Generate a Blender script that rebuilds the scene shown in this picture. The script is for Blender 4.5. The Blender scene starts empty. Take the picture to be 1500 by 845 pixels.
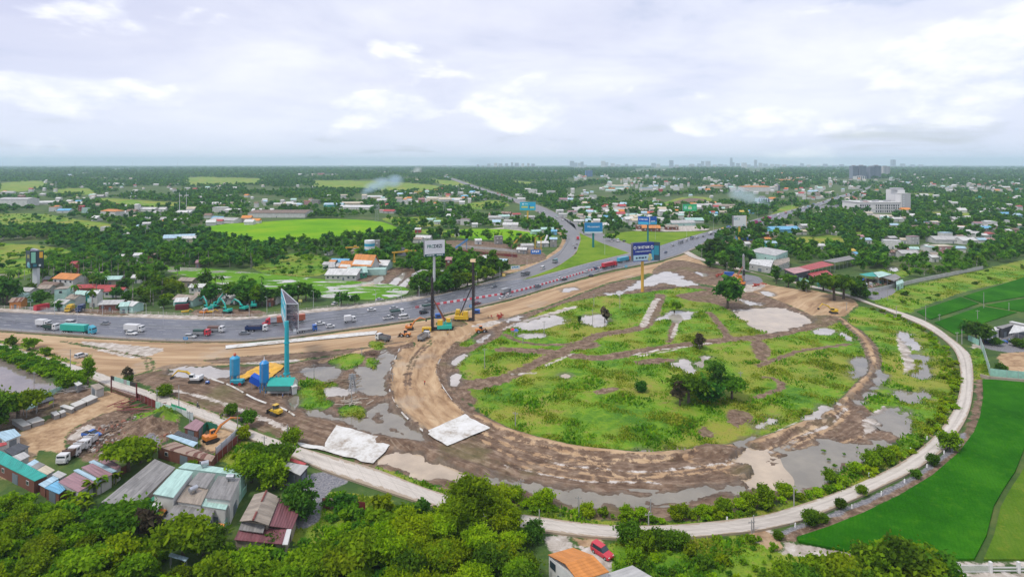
import bpy,bmesh,math,random
import numpy as np
from mathutils import Vector,Matrix,noise as mnoise
S=bpy.context.scene
COL=S.collection
R=random.Random(7)
rad=math.radians
# ---------------------------------------------------------------- camera, sky, sun, exposure
CAMH,F,CX,HY=75.0,850.0,750.0,239.5
cam=bpy.data.cameras.new('camera')
camo=bpy.data.objects.new('camera',cam);COL.objects.link(camo)
camo.location=(0,0,CAMH);camo.rotation_euler=(rad(90),0,0)
cam.sensor_fit='HORIZONTAL';cam.sensor_width=36;cam.lens=36*F/1500
cam.shift_y=-(422.5-HY)/1500
cam.clip_start=1;cam.clip_end=90000
S.camera=camo
def nd(nt,typ,ins=None,**props):
 n=nt.nodes.new(typ)
 for k,v in props.items():setattr(n,k,v)
 for k,v in(ins or{}).items():
  s=n.inputs[k]
  if isinstance(v,bpy.types.NodeSocket):nt.links.new(v,s)
  else:s.default_value=v
 return n
def mth(nt,op,a,b=0.0,c=0.0,clamp=False):
 n=nd(nt,'ShaderNodeMath',{0:a,1:b,2:c},operation=op,use_clamp=clamp);return n.outputs[0]
def mixc(nt,f,a,b,blend='MIX'):
 n=nd(nt,'ShaderNodeMix',{0:f,6:a,7:b},data_type='RGBA',blend_type=blend,clamp_factor=True);return n.outputs[2]
def mapr(nt,v,a,b,c=0.0,d=1.0,smooth=False):
 n=nd(nt,'ShaderNodeMapRange',{0:v,1:a,2:b,3:c,4:d},interpolation_type='SMOOTHSTEP' if smooth else 'LINEAR');return n.outputs[0]
def nois(nt,vec,scale,detail=4.0,rough=0.55,dist=0.0):
 n=nd(nt,'ShaderNodeTexNoise',{'Vector':vec,'Scale':scale,'Detail':detail,'Roughness':rough,'Distortion':dist});return n.outputs[0]
def c4(c):return(c[0],c[1],c[2],1.0)
SUN_EL,SUN_AZ=58,-125 # azimuth measured from +Y clockwise: sun stands behind and left of the viewer
w=bpy.data.worlds.new('World');S.world=w;w.use_nodes=True
nt=w.node_tree;nt.nodes.clear()
tc=nd(nt,'ShaderNodeTexCoord').outputs['Generated']
sky=nd(nt,'ShaderNodeTexSky',sky_type='NISHITA',sun_disc=False,sun_elevation=rad(SUN_EL),sun_rotation=rad(SUN_AZ),air_density=1.0,dust_density=2.0)
bg1=nd(nt,'ShaderNodeBackground',{'Color':sky.outputs[0],'Strength':0.10})
sep=nd(nt,'ShaderNodeSeparateXYZ',{0:tc})
zz=sep.outputs[2]
den=mth(nt,'ADD',mth(nt,'MAXIMUM',zz,0.0),0.16)
pv=nd(nt,'ShaderNodeCombineXYZ',{0:mth(nt,'DIVIDE',sep.outputs[0],den),1:mth(nt,'DIVIDE',sep.outputs[1],den),2:0.0}).outputs[0]
n1=nois(nt,pv,0.85,7,0.56,0.3) # layered sheet of cloud overhead
n2=nois(nt,nd(nt,'ShaderNodeVectorMath',{0:pv,1:(7.3,2.1,4.0)},operation='ADD').outputs[0],0.5,5,0.5,0.2)
sv=nd(nt,'ShaderNodeMapping',{'Vector':tc,'Scale':(1,1,2.3),'Location':(3.1,0.6,0)}).outputs[0]
n3=nois(nt,sv,5.5,9,0.56,0.15) # heaped clouds above the horizon
n4=nois(nt,sv,1.6,3,0.5)
az=mth(nt,'ARCTAN2',sep.outputs[0],sep.outputs[1])
def bank(a0,aw,e0,ew): # where a heaped cloud stands: azimuth, width, height, depth (radians)
 q=mth(nt,'ADD',mth(nt,'POWER',mth(nt,'DIVIDE',mth(nt,'SUBTRACT',az,a0),aw),2.0),mth(nt,'POWER',mth(nt,'DIVIDE',mth(nt,'SUBTRACT',zz,e0),ew),2.0))
 return mapr(nt,q,0.0,1.0,0.26,0.0)
bk=bank(-0.01,0.15,0.11,0.07)
for q_ in((0.40,0.16,0.065,0.03),(-0.62,0.22,0.10,0.028),(0.66,0.16,0.13,0.09),(-0.20,0.12,0.095,0.03)):bk=mth(nt,'MAXIMUM',bk,bank(*q_))
cumu=mapr(nt,mth(nt,'ADD',n3,bk),0.57,0.70,0,1,True)
cu_sh=mapr(nt,nois(nt,sv,11,6,0.6),0.35,0.65)
grey=mixc(nt,mapr(nt,n1,0.36,0.64),(0.58,0.61,0.76,1),(0.83,0.84,0.90,1))
grey=mixc(nt,mapr(nt,n2,0.50,0.68,0,0.5),grey,(0.52,0.53,0.70,1))
leftl=mth(nt,'MULTIPLY',mapr(nt,sep.outputs[0],-0.25,-0.7,0,0.7,True),mapr(nt,zz,0.02,0.25))
grey=mixc(nt,leftl,grey,(0.45,0.46,0.66,1))
low=mapr(nt,zz,0.0,0.20,1,0,True)
grey=mixc(nt,mth(nt,'MULTIPLY',low,0.75),grey,(0.68,0.71,0.84,1))
cl=mixc(nt,mth(nt,'MULTIPLY',cumu,0.75),grey,mixc(nt,cu_sh,(0.62,0.66,0.82,1),(1.0,0.99,1.0,1)))
bg2=nd(nt,'ShaderNodeBackground',{'Color':cl,'Strength':0.80})
gap=mapr(nt,n1,0.30,0.42,0.55,0.95)
ms=nd(nt,'ShaderNodeMixShader',{0:gap,1:bg1 .outputs[0],2:bg2 .outputs[0]})
nd(nt,'ShaderNodeOutputWorld',{0:ms.outputs[0]})
sl=bpy.data.lights.new('sun','SUN');sl.energy=1.5;sl.angle=rad(10);sl.color=(1,0.95,0.87)
so=bpy.data.objects.new('sun',sl);COL.objects.link(so)
_d=Vector((math.sin(rad(SUN_AZ))*math.cos(rad(SUN_EL)),math.cos(rad(SUN_AZ))*math.cos(rad(SUN_EL)),math.sin(rad(SUN_EL))))
so.rotation_euler=(-_d).to_track_quat('-Z','Y').to_euler()
S.view_settings.view_transform='Standard';S.view_settings.look='None'
S.view_settings.exposure=0.68;S.view_settings.gamma=1.0;S.view_settings.use_curve_mapping=False
S.cycles.max_bounces=6;S.cycles.diffuse_bounces=3;S.cycles.glossy_bounces=2;S.cycles.transmission_bounces=4
S.cycles.transparent_max_bounces=8;S.cycles.volume_bounces=2
# ---------------------------------------------------------------- placing and building helpers
def G(px,py,z=0.0):
 """ground (or height z) point that the photograph shows at pixel px, py"""
 Z=F*(CAMH-z)/(py-HY)
 return Vector(((px-CX)/F*Z,Z,z))
def GP(pts,z=0.0):return[tuple(G(a,b,z)[:2])for a,b in pts]
def toPX(x,y,z=0.0):return(CX+F*x/y,HY+F*(CAMH-z)/y)
def ppm(py):return(py-HY)/CAMH
class MB:
 def __init__(s):s.v=[];s.f=[];s.m=[];s.uv=None
 def add(s,vs,fs,mi=0):
  b=len(s.v);s.v+=[tuple(v)for v in vs];s.f+=[tuple(i+b for i in f)for f in fs];s.m+=[mi]*len(fs);return s
 def box(s,c,d,rz=0.0,mi=0,taper=1.0,rx=0.0,ry=0.0):
  x,y,z=d[0]/2,d[1]/2,d[2]/2
  vs=[Vector((sx*x*(taper if sz>0 else 1),sy*y*(taper if sz>0 else 1),sz*z))for sz in(-1,1)for sx,sy in((-1,-1),(1,-1),(1,1),(-1,1))]
  if rz or rx or ry:
   m=Matrix.Rotation(rz,3,'Z')@Matrix.Rotation(ry,3,'Y')@Matrix.Rotation(rx,3,'X');vs=[m@v for v in vs]
  c=Vector(c)
  return s.add([v+c for v in vs],[(3,2,1,0),(4,5,6,7),(0,1,5,4),(1,2,6,5),(2,3,7,6),(3,0,4,7)],mi)
 def bbox(s,c,d,b=0.05,rz=0.0,mi=0):
  """box with bevelled vertical and top edges"""
  x,y,z=d[0]/2,d[1]/2,d[2]/2;b=min(b,x*.9,y*.9,z*.9)
  def ring(ix,iy,zz):return[(-ix+b,-iy,zz),(ix-b,-iy,zz),(ix,-iy+b,zz),(ix,iy-b,zz),(ix-b,iy,zz),(-ix+b,iy,zz),(-ix,iy-b,zz),(-ix,-iy+b,zz)]
  vs=ring(x,y,-z)+ring(x,y,z-b)+ring(x-b,y-b,z)
  fs=[tuple(reversed(range(8))),tuple(range(16,24))]
  for k in(0,8):
   fs+=[(k+i,k+(i+1)%8,k+8+(i+1)%8,k+8+i)for i in range(8)]
  m=Matrix.Rotation(rz,3,'Z');c=Vector(c)
  return s.add([m@Vector(v)+c for v in vs],fs,mi)
 def prism(s,poly,z0,z1,mi=0,mtop=None,bottom=True):
  n=len(poly)
  if sum(poly[i][0]*poly[(i+1)%n][1]-poly[(i+1)%n][0]*poly[i][1]for i in range(n))<0:poly=poly[::-1]
  vs=[(p[0],p[1],z0)for p in poly]+[(p[0],p[1],z1)for p in poly]
  s.add(vs,[(i,(i+1)%n,n+(i+1)%n,n+i)for i in range(n)],mi)
  b=len(s.v)-2*n
  s.f.append(tuple(b+n+i for i in range(n)));s.m.append(mi if mtop is None else mtop)
  if bottom:s.f.append(tuple(b+i for i in reversed(range(n))));s.m.append(mi)
  return s
 def extr(s,prof,y0,y1,mi=0):
  """profile in x,z swept along y"""
  n=len(prof)
  vs=[(p[0],y0,p[1])for p in prof]+[(p[0],y1,p[1])for p in prof]
  return s.add(vs,[(i,(i+1)%n,n+(i+1)%n,n+i)for i in range(n)]+[tuple(reversed(range(n))),tuple(range(n,2*n))],mi)
 def cyl(s,p0,p1,r0,r1=None,n=8,mi=0,caps=True):
  p0,p1=Vector(p0),Vector(p1);r1=r0 if r1 is None else r1
  d=(p1-p0)
  if d.length<1e-6:return s
  q=d.to_track_quat('Z','Y');vs=[]
  for p,r in((p0,r0),(p1,r1)):
   vs+=[p+q@Vector((r*math.cos(2*math.pi*i/n),r*math.sin(2*math.pi*i/n),0))for i in range(n)]
  fs=[(i,(i+1)%n,n+(i+1)%n,n+i)for i in range(n)]
  if caps:fs+=[tuple(reversed(range(n))),tuple(range(n,2*n))]
  return s.add(vs,fs,mi)
 def tube(s,pts,rs,n=6,mi=0):
  for i in range(len(pts)-1):
   s.cyl(pts[i],pts[i+1],rs[i]if hasattr(rs,'__len__')else rs,rs[i+1]if hasattr(rs,'__len__')else rs,n,mi)
  return s
 def lathe(s,prof,c=(0,0,0),n=16,mi=0):
  vs=[]
  for r,z in prof:vs+=[(c[0]+r*math.cos(2*math.pi*i/n),c[1]+r*math.sin(2*math.pi*i/n),c[2]+z)for i in range(n)]
  fs=[]
  for k in range(len(prof)-1):fs+=[(k*n+i,k*n+(i+1)%n,(k+1)*n+(i+1)%n,(k+1)*n+i)for i in range(n)]
  fs+=[tuple(reversed(range(n))),tuple(range((len(prof)-1)*n,len(prof)*n))]
  return s.add(vs,fs,mi)
 def mesh(s,name,mats,smooth=False):
  me=bpy.data.meshes.new(name);me.from_pydata(s.v,[],s.f)
  for m in(mats if isinstance(mats,(list,tuple))else[mats]):me.materials.append(m)
  me.polygons.foreach_set('material_index',s.m)
  if smooth:me.polygons.foreach_set('use_smooth',[True]*len(s.f))
  me.update();return me
 def build(s,name,mats,parent=None,smooth=False,loc=None,rz=0.0):
  return link(name,s.mesh(name,mats,smooth),parent,loc,rz)
def link(name,me,parent=None,loc=None,rz=0.0,sc=None):
 o=bpy.data.objects.new(name,me);COL.objects.link(o)
 if parent:o.parent=parent
 if loc is not None:o.location=loc
 if rz:o.rotation_euler=(0,0,rz)
 if sc is not None:o.scale=sc if hasattr(sc,'__len__')else(sc,sc,sc)
 return o
def tag(o,label=None,cat=None,group=None,kind=None):
 if label:o['label']=label
 if cat:o['category']=cat
 if group:o['group']=group
 if kind:o['kind']=kind
 return o
def thing(name,label,cat,loc=(0,0,0),rz=0.0,group=None):
 o=link(name,None,None,loc,rz);o.empty_display_size=0.5
 return tag(o,label,cat,group)
def clone(root,loc,rz,label=None,group=None,sc=None):
 r=root.copy();COL.objects.link(r);r.location=loc;r.rotation_euler=(0,0,rz)
 if sc:r.scale=(sc,sc,sc)
 if label:r['label']=label
 if group:r['group']=group
 for ch in KIDS(root):
  c=ch.copy();COL.objects.link(c);c.parent=r
  for g in KIDS(ch):
   d=g.copy();COL.objects.link(d);d.parent=c
 return r
def KIDS(o):return[x for x in o.children]
# numpy mesh (quads or tris), used for foliage and large sheets
def npmesh(name,V,Fq,mats,mi=None,smooth=False):
 me=bpy.data.meshes.new(name)
 nv,nf,k=len(V),len(Fq),Fq.shape[1]
 me.vertices.add(nv);me.vertices.foreach_set('co',np.asarray(V,np.float32).ravel())
 me.loops.add(nf*k);me.loops.foreach_set('vertex_index',np.asarray(Fq,np.int32).ravel())
 me.polygons.add(nf);me.polygons.foreach_set('loop_start',np.arange(0,nf*k,k,dtype=np.int32))
 for m in(mats if isinstance(mats,(list,tuple))else[mats]):me.materials.append(m)
 if mi is not None:me.polygons.foreach_set('material_index',np.asarray(mi,np.int32))
 if smooth:me.polygons.foreach_set('use_smooth',np.ones(nf,bool))
 me.update(calc_edges=True);return me
 # ---------------------------------------------------------------- materials
MC={}
def mat(name,col,rough=0.6,var=0.12,vs=0.6,metal=0.0,spec=0.4,bump=0.0,bs=6.0,emis=0.0):
 key=(name,tuple(col),rough,var,vs,metal)
 if key in MC:return MC[key]
 m=bpy.data.materials.new(name);m.use_nodes=True;t=m.node_tree
 b=t.nodes['Principled BSDF']
 b.inputs['Roughness'].default_value=rough;b.inputs['Metallic'].default_value=metal
 b.inputs['Specular IOR Level'].default_value=spec
 tcx=nd(t,'ShaderNodeTexCoord').outputs['Object']
 n=nois(t,tcx,vs,5,0.6)
 oi=nd(t,'ShaderNodeObjectInfo').outputs['Random']
 f=mapr(t,n,0.3,0.7,1-var,1+var*0.6)
 f=mth(t,'MULTIPLY',f,mapr(t,oi,0,1,1-var*0.4,1+var*0.3))
 v=nd(t,'ShaderNodeVectorMath',{0:col[:3],'Scale':f},operation='SCALE')
 t.links.new(v.outputs[0],b.inputs['Base Color'])
 if bump:
  bn=nd(t,'ShaderNodeBump',{'Height':nois(t,tcx,bs,4),'Strength':bump,'Distance':0.2})
  t.links.new(bn.outputs[0],b.inputs['Normal'])
 MC[key]=m;return m
def roofmat(name,col,dirt=0.35,rust=0.0,rustcol=(0.16,0.06,0.035),rib=1.0,tile=False):
 """corrugated sheet: ribs along v, sheet-to-sheet tone, stains; UV in metres"""
 key=('roof',name,tuple(col),dirt,rust,tile)
 if key in MC:return MC[key]
 m=bpy.data.materials.new(name);m.use_nodes=True;t=m.node_tree
 b=t.nodes['Principled BSDF'];b.inputs['Roughness'].default_value=0.55;b.inputs['Specular IOR Level'].default_value=0.35
 uv=nd(t,'ShaderNodeUVMap').outputs[0]
 sp=nd(t,'ShaderNodeSeparateXYZ',{0:uv});u,v=sp.outputs[0],sp.outputs[1]
 sheet=nd(t,'ShaderNodeTexWhiteNoise',{'Vector':nd(t,'ShaderNodeCombineXYZ',{0:mth(t,'FLOOR',mth(t,'DIVIDE',u,1.1)),1:mth(t,'FLOOR',mth(t,'DIVIDE',v,3.6))}).outputs[0]}).outputs[0]
 st=nois(t,nd(t,'ShaderNodeMapping',{'Vector':uv,'Scale':(1.0,0.16,1)}).outputs[0],0.9,6,0.65)
 big=nois(t,uv,0.13,4,0.6)
 f=mth(t,'MULTIPLY',mapr(t,sheet,0,1,1-0.35*dirt,1+0.2*dirt),mapr(t,st,0.3,0.7,1-0.7*dirt,1+0.25*dirt))
 f=mth(t,'MULTIPLY',f,mapr(t,big,0.35,0.7,1+0.2*dirt,1-0.5*dirt))
 c=nd(t,'ShaderNodeVectorMath',{0:col[:3],'Scale':f},operation='SCALE').outputs[0]
 if rust:
  rm=mapr(t,mth(t,'ADD',mth(t,'MULTIPLY',sheet,0.35),st),1.02-rust*0.5,1.12-rust*0.5)
  c=mixc(t,rm,c,c4(rustcol))
 t.links.new(c,b.inputs['Base Color'])
 wv=nd(t,'ShaderNodeMath',{0:mth(t,'MULTIPLY',u if not tile else v,2*math.pi/(0.76 if not tile else 0.6))},operation='SINE').outputs[0]
 bn=nd(t,'ShaderNodeBump',{'Height':wv,'Strength':0.5*rib,'Distance':0.08})
 t.links.new(bn.outputs[0],b.inputs['Normal'])
 MC[key]=m;return m
def leafmat(name,ca,cb,cc,trans=0.42):
 key=('leaf',name)
 if key in MC:return MC[key]
 m=bpy.data.materials.new(name);m.use_nodes=True;t=m.node_tree;t.nodes.clear()
 ri=nd(t,'ShaderNodeNewGeometry').outputs['Random Per Island']
 oi=nd(t,'ShaderNodeObjectInfo').outputs['Random']
 tcx=nd(t,'ShaderNodeNewGeometry').outputs['Position']
 big=nois(t,tcx,0.16,3,0.5)
 f=mth(t,'ADD',mth(t,'MULTIPLY',ri,0.55),mapr(t,big,0.35,0.65,0,0.45))
 c=mixc(t,mapr(t,f,0.15,0.5),c4(ca),c4(cb));c=mixc(t,mapr(t,f,0.5,0.95),c,c4(cc))
 hs=nd(t,'ShaderNodeHueSaturation',{'Hue':mapr(t,oi,0,1,0.488,0.52),'Value':mapr(t,oi,0,1,0.8,1.2),'Color':c}).outputs[0]
 d=nd(t,'ShaderNodeBsdfDiffuse',{0:hs});tr=nd(t,'ShaderNodeBsdfTranslucent',{0:hs})
 mx=nd(t,'ShaderNodeMixShader',{0:trans,1:d.outputs[0],2:tr.outputs[0]})
 nd(t,'ShaderNodeOutputMaterial',{0:mx.outputs[0]})
 MC[key]=m;return m
LEAF={'dark':leafmat('leaf_dark_green',(0.034,0.098,0.015),(0.066,0.165,0.020),(0.125,0.25,0.026)),'mid':leafmat('leaf_mid_green',(0.046,0.112,0.010),(0.092,0.195,0.013),(0.175,0.30,0.018)),'light':leafmat('leaf_light_green',(0.090,0.165,0.008),(0.175,0.285,0.010),(0.29,0.40,0.015)),'yellow':leafmat('leaf_yellow_green',(0.14,0.24,0.006),(0.26,0.39,0.008),(0.40,0.50,0.014)),'dry':leafmat('leaf_dry_brown',(0.06,0.045,0.03),(0.11,0.085,0.055),(0.16,0.14,0.08)),'far':leafmat('leaf_far_green',(0.030,0.092,0.024),(0.060,0.155,0.030),(0.115,0.24,0.038)),'pink':leafmat('blossom_pink',(0.30,0.015,0.16),(0.45,0.03,0.25),(0.55,0.08,0.33)),}
BARK=mat('bark',(0.13,0.10,0.075),0.9,0.3,3)
BARKG=mat('pale_bark',(0.27,0.25,0.22),0.9,0.3,3)
def smoothpts(pts,n,closed=False):
 """Catmull-Rom resample of 2-D points"""
 p=[np.array(q,float)for q in pts]
 if not closed:p=[2*p[0]-p[1]]+p+[2*p[-1]-p[-2]]
 else:p=[p[-1]]+p+[p[0],p[1]]
 out=[];segs=len(p)-3
 for i in range(segs):
  a,b,c,d=p[i],p[i+1],p[i+2],p[i+3]
  for k in range(n):
   t=k/n
   out.append(0.5*((2*b)+(-a+c)*t+(2*a-5*b+4*c-d)*t*t+(-a+3*b-3*c+d)*t**3))
 if not closed:out.append(p[-2])
 return out
 # ================================================================ THE GROUND: one sheet, finer where it is near
zs=[-120.0,-20.0,40.0,75.0]
py_=902.0
while py_>262:zs.append(F*CAMH/(py_-HY));py_-=1.45 if py_>520 else(1.2 if py_>380 else 0.9)
Zl=zs[-1]
while Zl<20000:Zl*=1.06;zs.append(Zl)
ZS=np.array(zs);NC=1000
T=np.linspace(-1.18,1.18,NC)
ZZ=np.repeat(ZS,NC);XX=np.tile(T,len(ZS))*np.maximum(ZZ,75.0)
ZZ=ZZ.astype(float)
NV=len(XX)
LAY=['meadow','soil','sand','silt','gravel']
A={k:np.full(NV,-9.0,np.float32)for k in LAY}
WET=np.full(NV,-9.0,np.float32)
HGT=np.zeros(NV,np.float32)
FLOW=np.stack([XX,ZZ,np.zeros(NV)],1).astype(np.float32)
MARG=9.0
def sdf_poly(poly,marg=MARG,X=None,Y=None):
 """indices near the polygon and signed distance there (inside positive), metres"""
 X=XX if X is None else X;Y=ZZ if Y is None else Y
 p=np.array(poly,float)
 x0,y0=p.min(0)-marg;x1,y1=p.max(0)+marg
 idx=np.nonzero((X>x0)&(X<x1)&(Y>y0)&(Y<y1))[0]
 x,y=X[idx],Y[idx]
 d2=np.full(len(idx),1e12);ins=np.zeros(len(idx),bool)
 for i in range(len(p)):
  ax,ay=p[i];bx,by=p[(i+1)%len(p)]
  ex,ey=bx-ax,by-ay;l2=ex*ex+ey*ey+1e-9
  t=np.clip(((x-ax)*ex+(y-ay)*ey)/l2,0,1)
  d2=np.minimum(d2,(x-ax-t*ex)**2+(y-ay-t*ey)**2)
  c=(ay>y)!=(by>y)
  if c.any():ins^=c&(x<(bx-ax)*(y-ay)/(by-ay+1e-12)+ax)
 d=np.sqrt(d2);return idx,np.where(ins,d,-d)
def sdf_line(pts,hw,marg=MARG,X=None,Y=None):
 X=XX if X is None else X;Y=ZZ if Y is None else Y
 p=np.array(pts,float);m=marg+np.max(hw)
 x0,y0=p.min(0)-m;x1,y1=p.max(0)+m
 idx=np.nonzero((X>x0)&(X<x1)&(Y>y0)&(Y<y1))[0]
 x,y=X[idx],Y[idx];d2=np.full(len(idx),1e12);s=np.zeros(len(idx));L=0.0;sd=np.zeros(len(idx))
 for i in range(len(p)-1):
  ax,ay=p[i];bx,by=p[i+1];ex,ey=bx-ax,by-ay;l2=ex*ex+ey*ey+1e-9;l=math.sqrt(l2)
  t=np.clip(((x-ax)*ex+(y-ay)*ey)/l2,0,1)
  q=(x-ax-t*ex)**2+(y-ay-t*ey)**2
  c=q<d2;d2=np.where(c,q,d2);s=np.where(c,L+t*l,s)
  sd=np.where(c,np.sign(ex*(y-ay)-ey*(x-ax)),sd);L+=l
 d=np.sqrt(d2);return idx,hw-d,s,sd*d
def clean(w):return np.clip(w,-8,8).astype(np.float32)
def paint(layer,idx,s):
 if layer=='base':
  for k in LAY:A[k][idx]=np.minimum(A[k][idx],clean(-s))
  return
 k0=LAY.index(layer)
 A[layer][idx]=np.maximum(A[layer][idx],clean(s))
 for k in LAY[k0+1:]:A[k][idx]=np.minimum(A[k][idx],clean(-s))
def area(layer,pts,sm=4,grow=0.0):
 p=smoothpts(pts,sm,True)if sm else pts
 idx,s=sdf_poly(GP([(a,max(b,244.5))for a,b in p]));paint(layer,idx,s+grow);return idx,s
def track(layer,pts,hw,sm=4):
 p=smoothpts(pts,sm)if sm else pts
 idx,s,_,_=sdf_line(GP(p),hw,5);paint(layer,idx,s)
def flow_line(pts,poly,ks=0.10,sm=4):
 """streaks inside poly follow the line"""
 idx,s,al,ac=sdf_line(GP(smoothpts(pts,sm)),0,90)
 pi,ps=sdf_poly(GP(poly));m=np.zeros(NV,bool);m[pi[ps>-3]]=True
 k=m[idx];FLOW[idx[k]]=np.stack([al[k]*ks,ac[k],np.zeros(k.sum())],1)
 # ---- edges read off the photograph
HW_FAR=[(-250,440),(0,456.6),(100,461),(200,465),(300,468.5),(380,467),(464,457),(532,450),(588,443),(649,430),(700,418),(750,408),(765,411),(816,398),(867,384),(921,371),(950,361),(993,352),(1039,339),(1077,330),(1120,317.5),(1162,307),(1196,298),(1222,289.4),(1261,278),(1282,270.5),(1312,262.5),(1330,257)]
HW_NEAR=[(-250,468),(0,484.5),(142,494.6),(253,500.4),(380,499.7),(481,487),(588,472),(633,465.5),(750,437.6),(816,417.5),(892,397),(968,382),(1011,367.5),(1044,351),(1095,335),(1128,328),(1162,316),(1196,303.5),(1224.6,293),(1263,280.3),(1284,272),(1313,263.2),(1331,257.5)]
BR_L=[(560,247),(600,250),(646,258),(692,275),(740,291),(788,311),(808,326),(824,339),(829,352),(816,372),(790,385),(775,392),(740,405),(700,417)]
BR_R=[(570,247),(606,250),(652,258),(704,275),(750,289.5),(800,305),(841,329),(849,341),(851,351),(844,372),(830,384),(816,392),(775,408),(740,418)]
BX_L=[(841,329),(849,341),(882,357),(921,371),(930,378)]
BX_R=[(800,305),(841,326),(854,334),(887,344),(917,356),(945,366)]
RR_IN=[(-160,470),(-60,490),(0,503.5),(50,519),(106,534),(142,545),(203,568),(253,583),(291,597),(329,612),(370,631),(431,653),(492,670.5),(552,688),(611,711),(640,721),(690,736),(740,749),(791,758),(867,768),(930,770.6),(993,769),(1069,762),(1120,755),(1162,743),(1214,726),(1266,705),(1313,682),(1344,661),(1373,635),(1390,612),(1399,596),(1405.5,573),(1407,546),(1401.6,521),(1391,505.5),(1370,488.6),(1344,474),(1308,458.6),(1266,443),(1235,432.6),(1188,421),(1149,411),(1110,401),(1082,395.5),(1056,389),(1018,379),(1001,371),(990,366)]
RR_OUT=[(-160,475),(-60,496),(0,509),(50,526),(76,533),(127,552),(162,568),(198,582),(253,598),(290,613),(347,635),(370,645),(421,666),(471,688),(522,706),(598,731),(649,746.5),(690,757),(740,768),(778,776),(846,785),(917,790),(1006,788),(1069,782),(1110,777.5),(1175,762.6),(1240,737),(1292,713),(1339,690),(1383,659),(1404,633),(1417,609.6),(1423.7,586),(1426,555),(1422.4,524),(1412,510.7),(1394,496),(1362.5,474),(1323.5,458.6),(1282,446),(1250,433.6),(1200,421),(1160,411.5),(1120,403.5),(1090,395),(1060,386),(1030,379),(1012,370),(1000,365)]
BERM=[(697,612),(740,631),(791,646.5),(841,658),(892,664),(955,668),(1019,663),(1069,656.6),(1120,645),(1162,629),(1214,607),(1240,586),(1266,560),(1279,539),(1276,516),(1266,498),(1250.6,483),(1232,471.6)]
LOBE=[(612,494),(592,512),(580,524),(573,549),(573,572),(580,592),(593,607),(608,621),(621,630),(649,624),(674,612),(678,605),(659,584.5),(645,564),(640,546.5),(642,531),(656,513.6),(674,498),(694,488),(725,478),(745,464),(690,462),(640,482)]
EMB=[(-250,466),(0,486),(142,496.5),(253,502),(380,502),(481,489),(588,474),(633,468),(750,440),(816,420),(892,399.5),(968,384.5),(1011,370),(1028,384),(1040,391),(1078,400),(1130,418),(1170,424),(1190,425),(1250,438),(1256,446),(1236,463),(1215,466),(1190,470),(1140,452),(1100,436),(1060,425),(1030,417),(1000,411),(950,400),(920,408),(890,414),(850,429),(800,448),(740,466),(700,484),(680,500),(640,506),(600,506),(560,510),(520,514),(470,523),(420,530),(330,534),(270,537),(236,546),(205,560),(142,545),(106,534),(50,518),(0,502.5),(-250,452)]
MUDBAND=[(640,640),(697,616)]+BERM[1:-1]+[(1262,500),(1272,520),(1272,540),(1262,566),(1240,592),(1300,640),(1266,678),(1219,687),(1196,705),(1162,716),(1120,724),(1069,739),(1019,752),(958,757),(902,749),(821,736),(740,721),(690,712),(640,704),(590,690),(548,678),(560,660),(600,648)]
SITE=[(200,553),(240,545),(330,538),(420,533),(520,516),(600,508),(680,502),(740,467),(800,450),(850,431),(890,416),(920,409),(1000,413),(1060,427),(1110,440),(1200,472),(1240,470),(1256,447),(1300,460),(1344,477),(1385,510),(1400,550),(1397,590),(1375,628),(1345,656),(1310,681),(1262,703),(1210,724),(1160,740),(1120,751),(1000,764),(900,764),(791,752),(690,730),(600,702),(500,668),(431,648),(370,626),(290,593),(230,572)]
# 1 the land outside: rough meadows among the trees
MEAD=[[(-40,317),(50,313),(110,321),(185,332),(192,341),(120,339),(60,335),(-40,337)],[(-40,362),(40,358),(100,366),(142,375),(80,384),(40,402),(-40,412)],[(370,392),(420,372),(470,375),(480,400),(420,405)],[(560,320),(640,318),(660,328),(600,332)],[(600,336),(700,338),(800,343),(810,352),(740,352),(640,345)],[(684,299),(725,293),(746,302),(700,307),(660,304)],[(275,260),(380,262),(376,270),(276,272)],[(0,269),(63,265),(61,276),(0,282)],[(455,265),(560,266),(638,272),(640,279),(547,279),(470,275)],[(960,303),(1000,289),(1039,290),(1036,297),(985,305)],[(1237,342),(1270,338),(1262,350),(1236,350)],[(1352,311),(1425,312),(1427,319),(1352,320)],[(1330,284),(1370,284),(1368,290),(1328,289)],[(1140,306),(1162,300),(1168,306),(1130,318)],[(1266,430),(1300,424),(1339,417.5),(1433,396.6),(1520,378),(1520,402),(1422,425),(1357,447),(1330,458),(1290,446)],[(620,262),(690,268),(660,272)],[(740,265),(790,268),(770,272)],[(1410,300),(1440,290),(1450,296)],[(140,290),(230,295),(300,300),(230,306),(150,300)],[(80,278),(130,276),(140,284),(90,286)],[(1425,500),(1440,505),(1432,545),(1428,560),(1424,540)],[(1160,350),(1230,345),(1240,360),(1180,368)],[(1290,395),(1340,392),(1330,405),(1292,406)]]
for p in MEAD:area('meadow',p)
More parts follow.
